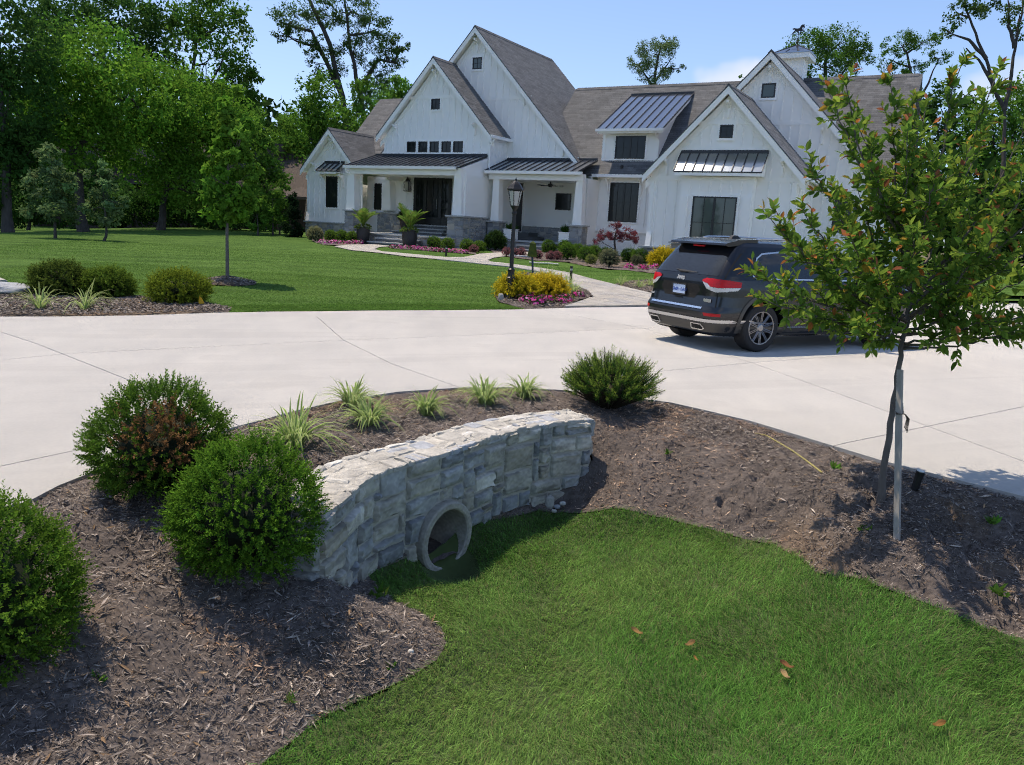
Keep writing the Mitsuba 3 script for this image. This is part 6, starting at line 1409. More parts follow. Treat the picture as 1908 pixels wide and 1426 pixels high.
def ball(label, x, y, r, seed, col=(.062, .135, .024), group='clipped round shrubs along the house', name='boxwood_ball', n=520, z=None, sq=.92):
    zz = float(gz(x, y)) if z is None else z
    return boxwood(name, label, (x, y, zz + r * sq), r, r * sq, R(seed), n, col=col, shoot=r * .28, leaf=r * .17, per=8, group=group)


BL = [(1.42, 38.58, .36, 'small round shrub right of the side porch steps'), (2.18, 38.22, .38, 'round shrub by the side porch pier, behind a larger one'), (2.05, 33.9, .40, 'largest round shrub below the side porch pier'), (2.67, 36.41, .34, 'round shrub by the downspout of the side porch'), (2.76, 32.9, .37, 'front round shrub left of the red maple'), (3.38, 35.72, .33, 'round shrub behind the front one, left of the red maple'), (3.71, 34.4, .33, 'round shrub half under the red maple'), (4.65, 34.0, .34, 'round shrub just right of the red maple'), (5.04, 33.4, .36, 'round shrub beside the golden shrub at the stone base')]
for i, (x, y, r, lab) in enumerate(BL): ball(lab, x, y, r * .86, 120 + i)
BP = [(-4.1, 38.6, .34, 'round shrub right of the porch steps, leftmost of four'), (-3.35, 37.6, .33, 'round shrub under the right porch pier'), (-2.42, 37.12, .33, 'round shrub right of the porch pier'), (-1.84, 36.64, .31, 'round shrub at the right end of the porch flower bed'), (-9.7, 41.2, .34, 'leftmost round shrub behind the pink flowers'), (-9.1, 41.0, .34, 'middle round shrub behind the pink flowers at left'), (-8.55, 40.9, .33, 'round shrub behind the pink flowers nearest the steps')]
for i, (x, y, r, lab) in enumerate(BP): ball(lab, x, y, r * .86, 140 + i, col=(.075, .150, .026))
ball('dark loose evergreen shrub between the two porches', -1.15, 38.9, .46, 150, col=(.022, .05, .016), group=None, name='dark_shrub', n=900)
for i, (x, y, r, lab, col) in enumerate(((3.44, 30.3, .34, 'grey green lavender mound in front of the red maple', (.10, .125, .085)), (2.84, 31.3, .20, 'tiny pale green mound left of the lavender', (.13, .18, .06)), (3.55, 32.6, .28, 'grey mound behind the lavender', (.09, .11, .075)), (4.72, 32.0, .22, 'grey green mound right of the red maple', (.085, .105, .07)))):
    ball(lab, x, y, r, 160 + i, col=col, group=None, name='perennial_mound', n=380)
HC_ = [(-.53, 34.7), (-.2, 34.5), (.79, 33.3), (1.31, 32.95), (1.6, 33.3), (.1, 35.0), (-2.05, 36.0)]
for i, (x, y) in enumerate(HC_):
    ball(f'low plum pink foliage plant near the porches, {rank(HC_)[i]} from the left', x, y, .19, 170 + i, col=(.17, .085, .11), group='plum pink foliage plants', name='coral_bells', n=320)
ball('soft grey green perennial at the left corner of the house', -10.3, 40.4, .36, 181, col=(.14, .165, .10), group=None, name='perennial_mound', n=700)
liriope('tall green ornamental grass against the right wing wall', 4.95, 35.4, .5, 1.15, R(185), None, 70, (.10, .19, .05), (.13, .22, .07))


def bedding(label, x, y, s, seed, group, pal, z=None, nl=70, nf=34):
    rng = R(seed)
    k = thing('bedding_flower', label, 'flower', group)
    zz = float(gz(x, y)) if z is None else z
    u = sphere_dirs(nl, rng); u[:, 2] = np.abs(u[:, 2])
    P = np.array([x, y, zz]) + u * [s, s, s * .9] * rng.uniform(.3, .95, (nl, 1))
    v, f = leafcards(P, u + rng.normal(0, .4, u.shape), rng.normal(0, .5, u.shape) + [0, 0, 1], s * .5, s * .24)
    put('leaves', (v, f), 'leaf_mat', k, color=np.repeat(tint((.055, .11, .03), nl, rng), 4, 0))
    u = sphere_dirs(nf, rng); u[:, 2] = np.abs(u[:, 2]) + .15; u = nrm(u)
    B = np.array([x, y, zz]) + u * [s, s, s * .95] * rng.uniform(.85, 1.08, (nf, 1))
    V, F = [], []
    a1 = nrm(np.cross(u, [.3, .2, 1.0])); a2 = np.cross(u, a1)
    for j in range(5):
        a = j * 2 * PI / 5
        V.append(leafcards(B, a1 * math.cos(a) + a2 * math.sin(a) + u * .25, u, s * .19, s * .19, .0))
    m = join(V); c = np.array(pal)[rng.integers(len(pal), size=nf)] * np.exp(rng.normal(0, .15, (nf, 1)))
    put('blossoms', m, 'leaf_mat', k, color=np.tile(np.repeat(np.clip(c, 0, .95), 4, 0), (5, 1)))


PINK = [(.62, .06, .34), (.72, .13, .46), (.55, .05, .20), (.78, .40, .58)]
LP_ = [(0.10, 18.55), (0.22, 18.35), (0.30, 18.7), (0.37, 18.08), (0.46, 17.9), (0.52, 18.35), (0.60, 18.75), (0.71, 18.5), (0.99, 18.95), (1.13, 19.3), (1.06, 18.57), (1.56, 20.1), (1.18, 18.95)]
for i, (x, y) in enumerate(LP_):
    bedding(f'pink bedding flower by the lamp post, {rank(LP_)[i]} from the left', x, y, .15 + .05 * ((i * 7) % 5) / 4, 200 + i, 'pink bedding flowers around the lamp post', PINK)
FL_ = [(-9.5, 38.6), (-9.2, 38.2), (-8.95, 38.3), (-8.7, 38.0), (-8.5, 38.4), (-8.25, 38.7), (-8.2, 39.3), (-8.05, 39.7), (-7.95, 40.1), (-9.0, 38.9)]
for i, (x, y) in enumerate(FL_):
    bedding(f'pink bedding flower left of the porch steps, {rank(FL_)[i]} from the left', x, y, .21, 220 + i, 'pink bedding flowers left of the porch steps', [(.66, .08, .42), (.76, .22, .58), (.6, .07, .3), (.8, .62, .68)], nl=40)
FM_ = [(-5.83, 36.95), (-5.48, 36.75), (-5.23, 37.08), (-4.87, 36.86), (-4.59, 36.6), (-4.31, 36.32), (-3.92, 35.9), (-3.67, 35.8), (-3.46, 35.57), (-3.13, 35.7), (-2.87, 35.5), (-2.55, 35.4), (-2.38, 35.16)]
for i, (x, y) in enumerate(FM_):
    bedding(f'pink bedding flower right of the porch steps, {rank(FM_)[i]} from the left', x, y, .19, 240 + i, 'pink bedding flowers right of the porch steps', [(.66, .08, .40), (.72, .20, .52), (.58, .06, .24), (.74, .5, .6)], nl=40)
for i, (x, y) in enumerate(((4.16, 29.9), (4.64, 29.72), (5.19, 30.4))):
    bedding(f'pink bedding flower near the golden shrub by the car, {NTH[i]} from the left', x, y, .22, 260 + i, 'pink bedding flowers by the golden shrub', PINK, nl=40)

# red japanese maple
rng = R(270)
k = thing('japanese_maple', 'small dark red laceleaf maple against the white foundation', 'tree')
jx, jy = 4.08, 34.3; jz = float(gz(jx, jy))
ells = [(jx, jy, jz + 1.45, .32, .22), (jx - .5, jy - .1, jz + 1.05, .38, .2), (jx + .5, jy + .1, jz + 1.2, .42, .24), (jx, jy, jz + 1.05, .45, .24), (jx + .75, jy, jz + .95, .28, .2), (jx - .7, jy, jz + .85, .24, .16)]
tp = np.array([(jx, jy, jz - .05), (jx + .02, jy, jz + .5), (jx - .05, jy, jz + .9), (jx, jy, jz + 1.3)])
v, f, c, limbs = crown(ells, .10, (.17, .055, .068), 1.1, rng, tp, .05, .4)
put('trunk', join([tube(tp, [.05, .045, .04, .02], 7)] + limbs), 'bark', k, smooth=40)
put('crown', (v, f), 'leaf_mat', k, color=c)


def palm(label, u, w, zb, r, h, hp_, seed):
    x, y = hq(u, w); rng = R(seed)
    k = thing('planter_pot', f'{label} pot', 'pot', None)
    o = (x, y, zb)
    put('bowl', lathe([(.001, 0), (r * .72, 0), (r * .9, h * .25), (r, h * .6), (r * .97, h * .95), (r * 1.04, h), (r * .93, h), (r * .88, h * .9), (.001, h * .9)], 22, o), 'pot_black', k, smooth=35)
    p = thing('potted_palm', f'{label} palm', 'palm', None)
    V, C = [], []
    for i in range(15):
        a = rng.uniform(0, 2 * PI); L = hp_ * rng.uniform(.7, 1.1); e = rng.uniform(.25, 1.0)
        t = np.linspace(0, 1, 15)
        rr = L * e * (.2 * t + .55 * t ** 2); zz = L * (t - .42 * e * t ** 2.4)
        q = np.stack([x + np.cos(a) * rr, y + np.sin(a) * rr, zb + h * .9 + zz], 1)
        V.append(tube(q, np.linspace(.014, .003, 15), 4, False)); C.append(np.tile((.16, .22, .05), (len(V[-1][0]), 1)))
        d = nrm(np.gradient(q, axis=0))[4:]
        s = nrm(np.cross(d, [0, 0, 1.0]))
        for sg in (-1, 1):
            for rep in (0, .5):
                b = q[4:] - d * rep * L / 15
                lv = leafcards(b, d * .75 + s * sg * .7 + [0, 0, -.12], np.cross(d, s) + [0, 0, .5], L * .30 * np.sin(np.linspace(.6, 2.9, 11)), .035, .1)
                V.append(lv); C.append(np.repeat(tint((.15, .25, .05), 11, rng, .2), 4, 0))
    put('fronds', join(V), 'leaf_mat', p, color=np.vstack(C))
    u_ = sphere_dirs(120, rng); u_[:, 2] = np.abs(u_[:, 2])
    v, f = leafcards(np.array([x, y, zb + h * .9]) + u_ * [r * 1.05, r * 1.05, r * .55], u_, rng.normal(0, 1, u_.shape) + [0, 0, 1], .14, .07)
    put('underplanting', (v, f), 'leaf_mat', p, color=np.repeat(tint((.11, .17, .04), 120, rng), 4, 0))


palm('left tall black porch', -27.25, 31.35, .50, .34, .80, 1.25, 280)
palm('right tall black porch', -23.82, 30.75, .47, .37, .82, 1.5, 281)
x, y = hq(-27.75, 35.3)
k = thing('planter_pot', 'tall dark pot with bushy plant beside the front door', 'pot')
put('bowl', lathe([(.001, 0), (.17, 0), (.22, .3), (.28, .62), (.3, .66), (.26, .66), (.24, .6), (.001, .6)], 20, (x, y, 1.2)), 'dark_wood', k, smooth=35)
ball('dark bushy plant in the tall pot beside the front door', x, y, .34, 283, col=(.03, .055, .018), group=None, name='potted_plant', n=420, z=1.72, sq=.75)
for i, (u, w, lab) in enumerate(((-20.83, 35.2, 'left'), (-17.55, 34.95, 'right'))):
    x, y = hq(u, w)
    k = thing('planter_box', f'square white planter box, {lab} of two in the side porch', 'planter', None)
    b = np.array([x, y, 1.06]); zr = np.array([[UF[0], WD[0], 0], [UF[1], WD[1], 0], [0, 0, 1.0]])
    pts = lambda m: (m[0] @ zr.T + b, m[1])
    put('box', pts(join([bx(-.27, .27, -.27, .27, .05, .5), bx(-.31, .31, -.31, .31, .502, .545)])), 'white_trim', k)
    put('panel', pts(bx(-.2, .2, -.285, -.272, .12, .44)), 'white_siding', k)
    for a in (-.24, .24):
        for c_ in (-.24, .24): put('leg', pts(bx(a - .03, a + .03, c_ - .03, c_ + .03, 0, .049)), 'white_trim', k)
    rng = R(290 + i)
    p = thing('fern', f'drooping fern in the {lab} white planter box', 'plant')
    n = 240; u_ = sphere_dirs(n, rng); u_[:, 2] = np.abs(u_[:, 2])
    v, f = leafcards(np.tile(b + [0, 0, .53], (n, 1)) + rng.normal(0, .08, (n, 3)) * [1, 1, .1], u_ + [0, 0, .2], rng.normal(0, .3, (n, 3)) + [0, 0, 1], rng.uniform(.25, .45, n), .05, .2)
    put('fronds', (v, f), 'leaf_mat', p, color=np.repeat(tint((.05, .11, .022), n, rng), 4, 0))

# ---------------------------------------------------------------- lamp post and small garden things
k = thing('lamp_post', 'tall black garden lamp post with six sided lantern', 'lamp post')
o = np.array([-.16, 18.78, .04])
put('base', lathe([(.001, 0), (.17, 0), (.175, .05), (.14, .08), (.135, .14), (.115, .16), (.10, .45), (.115, .48), (.115, .52), (.085, .55), (.07, .66), (.085, .69), (.085, .72), (.06, .74), (.05, .78)], 18, o), 'post_black', k, smooth=35)
put('pole', lathe([(.05, .78), (.042, 1.98), (.06, 2.0), (.06, 2.03), (.045, 2.05), (.05, 2.1), (.085, 2.15), (.10, 2.18), (.001, 2.18)], 16, o), 'post_black', k, smooth=35)
hx = lambda r, z: [o + [r * math.cos(a), r * math.sin(a), z] for a in np.arange(6) * PI / 3 + .3]
lo, hi = hx(.10, 2.185), hx(.155, 2.51)
for i in range(6):
    put('lantern_bar', tube([lo[i], hi[i]], .011, 5), 'post_black', k)
for i in range(6):
    j = (i + 1) % 6; e = .07
    q = np.array([lo[i] + (lo[j] - lo[i]) * e, lo[j] + (lo[i] - lo[j]) * e, hi[j] + (hi[i] - hi[j]) * e, hi[i] + (hi[j] - hi[i]) * e])
    put('lantern_pane', (q, np.array([[0, 1, 2], [0, 2, 3]])), 'frosted', k)
rf = [hx(r, z) for r, z in ((.12, 2.52), (.195, 2.525), (.20, 2.56), (.17, 2.60), (.13, 2.66), (.085, 2.71), (.03, 2.74), (.012, 2.76))]
v = np.vstack(rf); f = []
for a in range(len(rf) - 1):
    i = np.arange(6); f += [np.stack([a * 6 + i, a * 6 + (i + 1) % 6, a * 6 + 6 + (i + 1) % 6], 1), np.stack([a * 6 + i, a * 6 + 6 + (i + 1) % 6, a * 6 + 6 + i], 1)]
put('lantern_roof', (v, np.vstack(f)), 'post_black', k)
put('finial', lathe([(.001, 2.755), (.02, 2.76), (.022, 2.78), (.010, 2.80), (.001, 2.83)], 8, o), 'post_black', k, smooth=True)
for x, y, z, h, lab in ((1.53, 22.95, .2, .52, 'black path light post by the curve of the walk'), (-2.95, 32.4, .43, .40, 'short black path light post on the grass by the porch walk')):
    k = thing('path_light', lab, 'path light', 'black path light posts')
    put('post', lathe([(.001, -.05), (.038, -.05), (.038, h - .04), (.043, h - .035), (.043, h), (.001, h)], 14, (x, y, z)), 'post_black', k, smooth=35)
    put('lens', lathe([(.0385, h - .12), (.0395, h - .115), (.0395, h - .075), (.0385, h - .07)], 14, (x, y, z)), 'frosted', k)
procmat('moss_green', lambda p, n, uv: mix((.012, .030, .006), (.10, .12, .012), fbm(p.x * 14, p.y * 14, p.z * 10, 3)), 0.95, bump=lambda p, n, uv: noise(p.x * 60, p.y * 60, p.z * 60), scale=.01)
flat('blue_metal', (.022, .038, .085), .4, .3)
k = thing('garden_marker', 'mossy green tapered box on a thin dark blue post', 'garden ornament')
o = np.array([.47, 24.52, .25])
put('post', tube([o, o + [-.06, 0, .66]], .032, 10), 'blue_metal', k)
bt = lambda r, z: [o + [-.06 + a * r, b * r, z] for a, b in ((-1, -1), (1, -1), (1, 1), (-1, 1))]
v = np.array(bt(.15, .62) + bt(.09, 1.02) + bt(.075, 1.04)); v = np.vstack([v, o + [-.06, 0, 1.10]])
put('box', (v, np.array([[0, 2, 1], [0, 3, 2]] + sum([[[i, (i + 1) % 4, 4 + (i + 1) % 4], [i, 4 + (i + 1) % 4, 4 + i], [4 + i, 4 + (i + 1) % 4, 8 + (i + 1) % 4], [4 + i, 8 + (i + 1) % 4, 8 + i], [8 + i, 8 + (i + 1) % 4, 12]] for i in range(4)], []))), 'moss_green', k)
k = thing('spot_light', 'small tilted black well light beside the staked tree', 'spot light')
a, b = np.array([3.10, 5.80, -.14]), np.array([3.13, 5.78, .10])
put('housing', tube([a, a + (b - a) * .8, b], [.026, .028, .034], 14), 'post_black', k, smooth=35)
put('lens', tube([b + (b - a) * .004, b + (b - a) * .03], [.026, .026], 14), 'frosted', k)
flat('flag_yellow', (.75, .42, .015), .6)
k = thing('marker_flag', 'small yellow marker flag stuck in the bark', 'flag')
o = np.array([-5.79, 14.37, .03])
put('wire', tube([o, o + [.02, 0, .22]], .003, 4), 'post_black', k)
put('cloth', (np.array([o + [.02, 0, .22], o + [.13, -.02, .02], o + [.0, -.01, .03], o + [.02, .004, .22], o + [.13, -.016, .02], o + [.0, -.006, .03]]), np.array([[0, 2, 1], [3, 4, 5], [0, 1, 4], [0, 4, 3], [1, 2, 5], [1, 5, 4], [2, 0, 3], [2, 3, 5]])), 'flag_yellow', k)
rng = R(401)


def rockmesh(c, r, seed, n=2):
    m = trimesh.creation.icosphere(n); v = np.array(m.vertices)
    v = np.sign(v) * np.abs(v) ** .75
    v *= 1 + .5 * (meshkit.fbm(v * 1.6 + seed, 3, seed)[:, None] - .5)
    return v * np.asarray(r) + np.asarray(c), np.array(m.faces)


k = put('garden_stone', rockmesh((-.36, 18.3, .12), (.06, .05, .11), 4), 'cap_stone_0', smooth=50); tag(k, 'small pale upright stone at the foot of the lamp post', 'stone')
k = put('flat_rock', rockmesh((-9.75, 14.4, .16), (.85, .4, .10), 6, 3), 'cap_stone_1', smooth=50); tag(k, 'flat pale edging rock at the left edge of the photo', 'rock')
k = put('flat_rock', rockmesh((-10.6, 14.9, .2), (.8, .5, .12), 9, 3), 'cap_stone_2', smooth=50); tag(k, 'second flat edging rock further left, mostly out of the photo', 'rock')
k = put('pebble', rockmesh((-.50, 4.17, -.68), (.018, .014, .014), 3, 1), 'cap_stone_3', smooth=50); tag(k, 'small white pebble on the bare soil by the ditch', 'pebble')
for i, (x, y, s) in enumerate(((.40, 6.83, .045), (.47, 6.80, .03), (.44, 6.74, .025), (.52, 6.84, .03))):
    k = put('pebble', rockmesh((x, y, float(gz(x, y)) + .01), (s, s * .8, s * (1.5 if i == 0 else .6)), 20 + i, 1), f'cap_stone_{i % 4}', smooth=50)
    tag(k, ('tall pale loose stone standing at the wall foot', 'pale loose stone right of the tall one at the wall foot', 'smallest loose stone nearest the grass at the wall foot', 'rightmost loose stone at the wall foot')[i], 'pebble', 'loose stones at the wall foot')
for i, ((x, y), lab) in enumerate((((.88, 4.64), 'curled tan leaf lying in the grass, leftmost of the fallen leaves'), ((1.19, 4.50), 'curled tan leaf in the grass, second from left'), ((1.19, 4.34), 'narrow sliver of tan leaf nearest the camera in the middle'), ((1.66, 4.16), 'pale tan leaf right of centre, lower of a pair'), ((1.70, 4.25), 'red brown leaf right of centre, upper of a pair'), ((2.32, 3.72), 'small orange brown leaf at the lower right of the grass'))):
    rng = R(420 + i)
    a = rng.uniform(0, PI); g = np.linspace(-1, 1, 7); h = np.linspace(-1, 1, 5)
    G, Hh = np.meshgrid(g, h, indexing='ij')
    L, W = (.042, .018) if i != 2 else (.025, .007)
    wd = W * np.sqrt(np.clip(1 - G ** 2, .02, 1)) * (1 + .2 * np.sin(5 * G))
    px, py = G * L, Hh * wd
    pz = .35 * L * np.abs(Hh) ** 1.5 * (1 + .5 * np.sin(3 * G)) + .25 * L * G ** 2
    v = np.stack([x + px * math.cos(a) - py * math.sin(a), y + px * math.sin(a) + py * math.cos(a), float(gz(x, y)) + .04 + pz], -1).reshape(-1, 3)
    idx = np.arange(35).reshape(7, 5)
    q = [idx[:-1, :-1].ravel(), idx[1:, :-1].ravel(), idx[1:, 1:].ravel(), idx[:-1, 1:].ravel()]
    k = put('fallen_leaf', (v, np.vstack([np.stack(q[:3], 1), np.stack([q[0], q[2], q[3]], 1)])), 'leaf_mat', color=[(.44, .27, .12), (.46, .28, .13), (.48, .28, .10), (.52, .36, .19), (.34, .16, .08), (.44, .23, .09)][i])
    tag(k, lab, 'leaf')
for i, (x, y, s, lab) in enumerate(((-.80, 4.73, .09, 'bright green weed at the foot of the wall by the boxwood'), (-.58, 3.99, .05, 'tiny weed on the soil near the white pebble'), (-1.01, 3.52, .07, 'grassy weed sprout in the bark at the lower left'), (-1.78, 3.2, .06, 'small weed in the shadow of the nearest boxwood'), (1.46, 6.98, .06, 'small weed on the bank right of the wall'), (2.74, 6.4, .07, 'weed tuft left of the staked tree'), (2.61, 5.44, .08, 'weed at the foot of the stake'), (3.48, 5.38, .08, 'weed right of the well light'), (3.2, 4.75, .09, 'leafy weed at the lower right bank'))):
    rng = R(440 + i); n = 16
    u_ = sphere_dirs(n, rng); u_[:, 2] = np.abs(u_[:, 2]) + .4
    b = np.tile([x, y, float(gz(x, y)) - .01], (n, 1)) + rng.normal(0, s * .2, (n, 3)) * [1, 1, 0]
    v, f = leafcards(b, u_, rng.normal(0, .4, (n, 3)) + [0, 0, 1], s * rng.uniform(.6, 1.2, n), s * (.35 if i != 2 else .12), .15)
    k = put('weed', (v, f), 'leaf_mat', color=np.repeat(tint((.095, .20, .03), n, rng, .2), 4, 0)); tag(k, lab, 'weed')
k = put('dry_stalk', tube([(2.30, 7.2, -.02), (2.36, 7.05, .0), (2.46, 6.66, -.02), (2.52, 6.45, -.05), (2.585, 6.26, -.09)], [.002, .004, .005, .006, .007], 6), 'matte_mat', color=(.42, .36, .12), smooth=True); tag(k, 'dry yellow grass stalk lying on the bark bank', 'stalk')
k = put('utility_cover', (np.array(bx(-.55, .55, -.16, .16, .0, .03)[0]) + [.95, 30.1, float(gz(.95, 30.1)) + .03], _BF), 'cap_stone_3'); tag(k, 'flat white stepping stone on the grass behind the walk', 'stepping stone')
k = put('edging_stones', join([rockmesh((-.35 + .16 * i, 34.3 - .02 * i, .5), (.1, .09, .06), 60 + i, 1) for i in range(6)]), 'cap_stone_1', smooth=50); tag(k, 'short row of pale stones edging the plum coloured plants', 'stone edging')
# ---------------------------------------------------------------- the parked car (s forward from the rear bumper, t to its left)
CAR = thing('parked_suv', 'black sport utility vehicle parked on the driveway seen from behind', 'car')
CH = np.array([.879, .4768, 0]); CL = np.array([-.4768, .879, 0]); CO = np.array([2.569, 12.839, 0])
flat('car_paint', (.0065, .0080, .012), .13, .2, clearcoat=1.0, clearcoat_gloss=.97, specular=.5)
flat('car_plastic', (.030, .031, .033), .55)
flat('car_lower', (.050, .049, .047), .38, .3, clearcoat=.6, clearcoat_gloss=.9)
bsdf('car_glass', {'type': 'twosided', 'b': {'type': 'principled', 'base_color': {'type': 'rgb', 'value': [.008, .009, .012]}, 'roughness': .03, 'specular': .75}})
flat('chrome', (.80, .81, .83), .12, 1.0)
flat('satin_chrome', (.62, .63, .65), .30, 1.0)
flat('badge_silver', (.70, .70, .70), .35, .2)
flat('rubber', (.016, .016, .017), .8)
flat('rim_alloy', (.30, .30, .31), .34, 1.0)
flat('lamp_red', (.46, .004, .010), .25, clearcoat=.35, specular=.3)
flat('lamp_clear', (.58, .58, .60), .10, .3, clearcoat=1.0)
flat('dark_void', (.006, .006, .006), .9)


def cw(m):
    v = np.asarray(m[0], float)
    return CO + v[:, :1] * CH + v[:, 1:2] * CL + v[:, 2:] * [0, 0, 1], m[1]


def cp(name, m, mat, parent=CAR, **k):
    return put(name, cw(m), mat, parent, **k)


CZ = np.array([.24, .30, .42, .55, .62, .70, .85, 1.0, 1.06, 1.12, 1.18, 1.30, 1.42, 1.54, 1.63, 1.69, 1.725, 1.745])
CS0 = np.array([.20, .09, .03, .00, .00, .05, .08, .08, .085, .10, .13, .22, .32, .42, .50, .58, .78, 1.2])
CS1 = np.array([4.70, 4.78, 4.81, 4.82, 4.82, 4.81, 4.79, 4.72, 4.58, 3.90, 3.74, 3.50, 3.26, 3.02, 2.82, 2.66, 2.5, 2.1])
CB = np.array([.86, .91, .95, .968, .970, .968, .962, .955, .947, .935, .915, .875, .835, .79, .745, .69, .60, .42])
NE = 8.0


def slab(z):
    s0, s1, b = np.interp(z, CZ, CS0), np.interp(z, CZ, CS1), np.interp(z, CZ, CB)
    return (s0 + s1) / 2, (s1 - s0) / 2, b


def rear_s(t, z):
    sc, a, b = slab(z)
    return sc - a * np.clip(1 - np.clip(np.abs(t) / b, 0, .9999) ** NE, 1e-9, 1) ** (1 / NE)


def side_t(s, z):
    sc, a, b = slab(z)
    return b * np.clip(1 - np.clip(np.abs(s - sc) / a, 0, .9999) ** NE, 1e-9, 1) ** (1 / NE)


th = np.linspace(0, 2 * PI, 97)[:-1]
zlv = np.unique(np.concatenate([CZ, np.linspace(.24, 1.745, 30)]))
ring = []
for z in zlv:
    sc, a, b = slab(z)
    ring.append(np.stack([sc + a * np.sign(np.cos(th)) * np.abs(np.cos(th)) ** (2 / NE), b * np.sign(np.sin(th)) * np.abs(np.sin(th)) ** (2 / NE), np.full(96, z)], 1))
v = np.vstack(ring); F = []
for i in range(len(zlv) - 1):
    k = np.arange(96)
    F += [np.stack([i * 96 + k, i * 96 + (k + 1) % 96, (i + 1) * 96 + (k + 1) % 96], 1), np.stack([i * 96 + k, (i + 1) * 96 + (k + 1) % 96, (i + 1) * 96 + k], 1)]
m = len(v); v = np.vstack([v, [[2.4, 0, .24], [1.65, 0, 1.755]]]); k = np.arange(96)
F += [np.stack([np.full(96, m), (k + 1) % 96, k], 1), np.stack([np.full(96, m + 1), (len(zlv) - 1) * 96 + k, (len(zlv) - 1) * 96 + (k + 1) % 96], 1)]
body = manifold3d.Manifold(manifold3d.Mesh(v.astype(np.float32), np.vstack(F).astype(np.uint32)))
AX, WR = (.985, 3.90), .385
for s in AX:
    for sg in (-1, 1):
        c = manifold3d.Manifold.cylinder(.42, .455, .455, 40).rotate([90, 0, 0]).translate([s, sg * .80 + .21, WR + .02])
        body = body - c
cp('body', arr(body), 'car_paint', smooth=32)


def side_patch(name, poly, mat, off=.004, step=.07, parent=CAR, sides=(-1, 1), **kw):
    out = None
    for sg in sides:
        v, f = sheet(Polygon(poly) if not hasattr(poly, 'bounds') else poly, step, lambda x, y: side_t(x, y) + off)
        v = np.column_stack([v[:, 0], sg * v[:, 2], v[:, 1]])
        out = cp(name, (v, f if sg < 0 else f[:, ::-1]), mat, parent, smooth=True, **kw)
    return out


def rear_patch(name, poly, mat, off=.004, step=.04, parent=CAR, **kw):
    v, f = sheet(Polygon(poly) if not hasattr(poly, 'bounds') else poly, step, lambda x, y: rear_s(x, y) - off)
    return cp(name, (np.column_stack([v[:, 2], v[:, 0], v[:, 1]]), f[:, ::-1]), mat, parent, smooth=True, **kw)


# side glass with its bright surround
glass = Polygon([(.74, 1.20), (.80, 1.165), (3.55, 1.165), (3.35, 1.30), (3.02, 1.49), (2.75, 1.555), (1.35, 1.565), (.98, 1.53), (.86, 1.46)]).buffer(.015)
gaps = shapely.union_all([sbox(1.44, 1.1, 1.50, 1.6), sbox(2.36, 1.1, 2.43, 1.6)])
for g in glass.buffer(-.022).difference(gaps).geoms: side_patch('side_window', g, 'car_glass', .006, .06)
side_patch('window_trim', glass.buffer(.004).difference(glass.buffer(-.02)), 'satin_chrome', .009, .05)
side_patch('pillar_cover', glass.buffer(-.021).intersection(gaps), 'car_plastic', .0055)
rear_patch('rear_window', Polygon([(-.76, 1.175), (.76, 1.175), (.635, 1.585), (-.635, 1.585)]).buffer(-.02).buffer(.02), 'car_glass', .006)
cp('spoiler', prism(Polygon([(.33, 1.640), (.345, 1.672), (.62, 1.732), (1.0, 1.752), (1.0, 1.70), (.55, 1.64), (.40, 1.622)]), -.66, .66, 'xz'), 'car_paint', smooth=25)
cp('brake_light', bx(.375, .40, -.13, .13, 1.602, 1.622), 'lamp_red')
# rear lamps
for sg in (-1, 1):
    red = [(.50, 1.105), (.58, 1.135), (.75, 1.13), (.885, 1.118), (.885, 1.003), (.80, .995), (.68, 1.01), (.62, 1.055), (.51, 1.075)]
    clr = [(.515, 1.072), (.62, 1.052), (.68, 1.007), (.80, .992), (.885, 1.0), (.885, .942), (.78, .925), (.62, .97)]
    k = rear_patch('tail_light', [(sg * a, b) for a, b in red], 'lamp_red', .014, .02)
    rear_patch('reverse_light', [(sg * a, b) for a, b in clr], 'lamp_clear', .012, .02)
    side_patch('tail_light', [(.215, 1.119), (.34, 1.112), (.50, 1.092), (.485, 1.012), (.36, 1.008), (.225, 1.003)], 'lamp_red', .014, .02, sides=(sg,))
    side_patch('reverse_light', [(.225, .999), (.36, 1.004), (.482, 1.008), (.43, .962), (.225, .943)], 'lamp_clear', .012, .02, sides=(sg,))
    rear_patch('reflector', Polygon([(sg * .66, .605), (sg * .88, .60), (sg * .88, .555), (sg * .68, .555)]), 'lamp_red', .006, .02)
rear_patch('hatch_seam', Polygon([(-.80, .70), (-.78, 1.0), (-.83, 1.14), (-.74, 1.6), (-.75, 1.6), (-.84, 1.14), (-.795, 1.0), (-.815, .69)]), 'dark_void', .003)
rear_patch('hatch_seam', Polygon([(.80, .70), (.78, 1.0), (.83, 1.14), (.74, 1.6), (.75, 1.6), (.84, 1.14), (.795, 1.0), (.815, .69)]), 'dark_void', .003)
rear_patch('plate_recess', Polygon([(-.36, .80), (.36, .80), (.48, .93), (.42, 1.02), (-.42, 1.02), (-.48, .93)]), 'dark_void', .003)
rear_patch('bumper_step', sbox(-.60, .655, .64, .685), 'chrome', .012, .05)
rear_patch('bumper_strip', sbox(-.955, .455, .955, .505), 'satin_chrome', .012, .03)
rear_patch('lower_bumper', sbox(-.945, .30, .945, .452), 'car_lower', .006, .03)
for sg in (-1, 1):
    c0 = float(rear_s(.52, .36))
    ex = [(sg * .40, .335), (sg * .62, .335), (sg * .66, .36), (sg * .62, .41), (sg * .42, .41)]
    rear_patch('exhaust_tip', Polygon(ex).buffer(.012).difference(Polygon(ex)), 'chrome', .03, .02)
    rear_patch('exhaust_opening', Polygon(ex), 'dark_void', .012, .02)
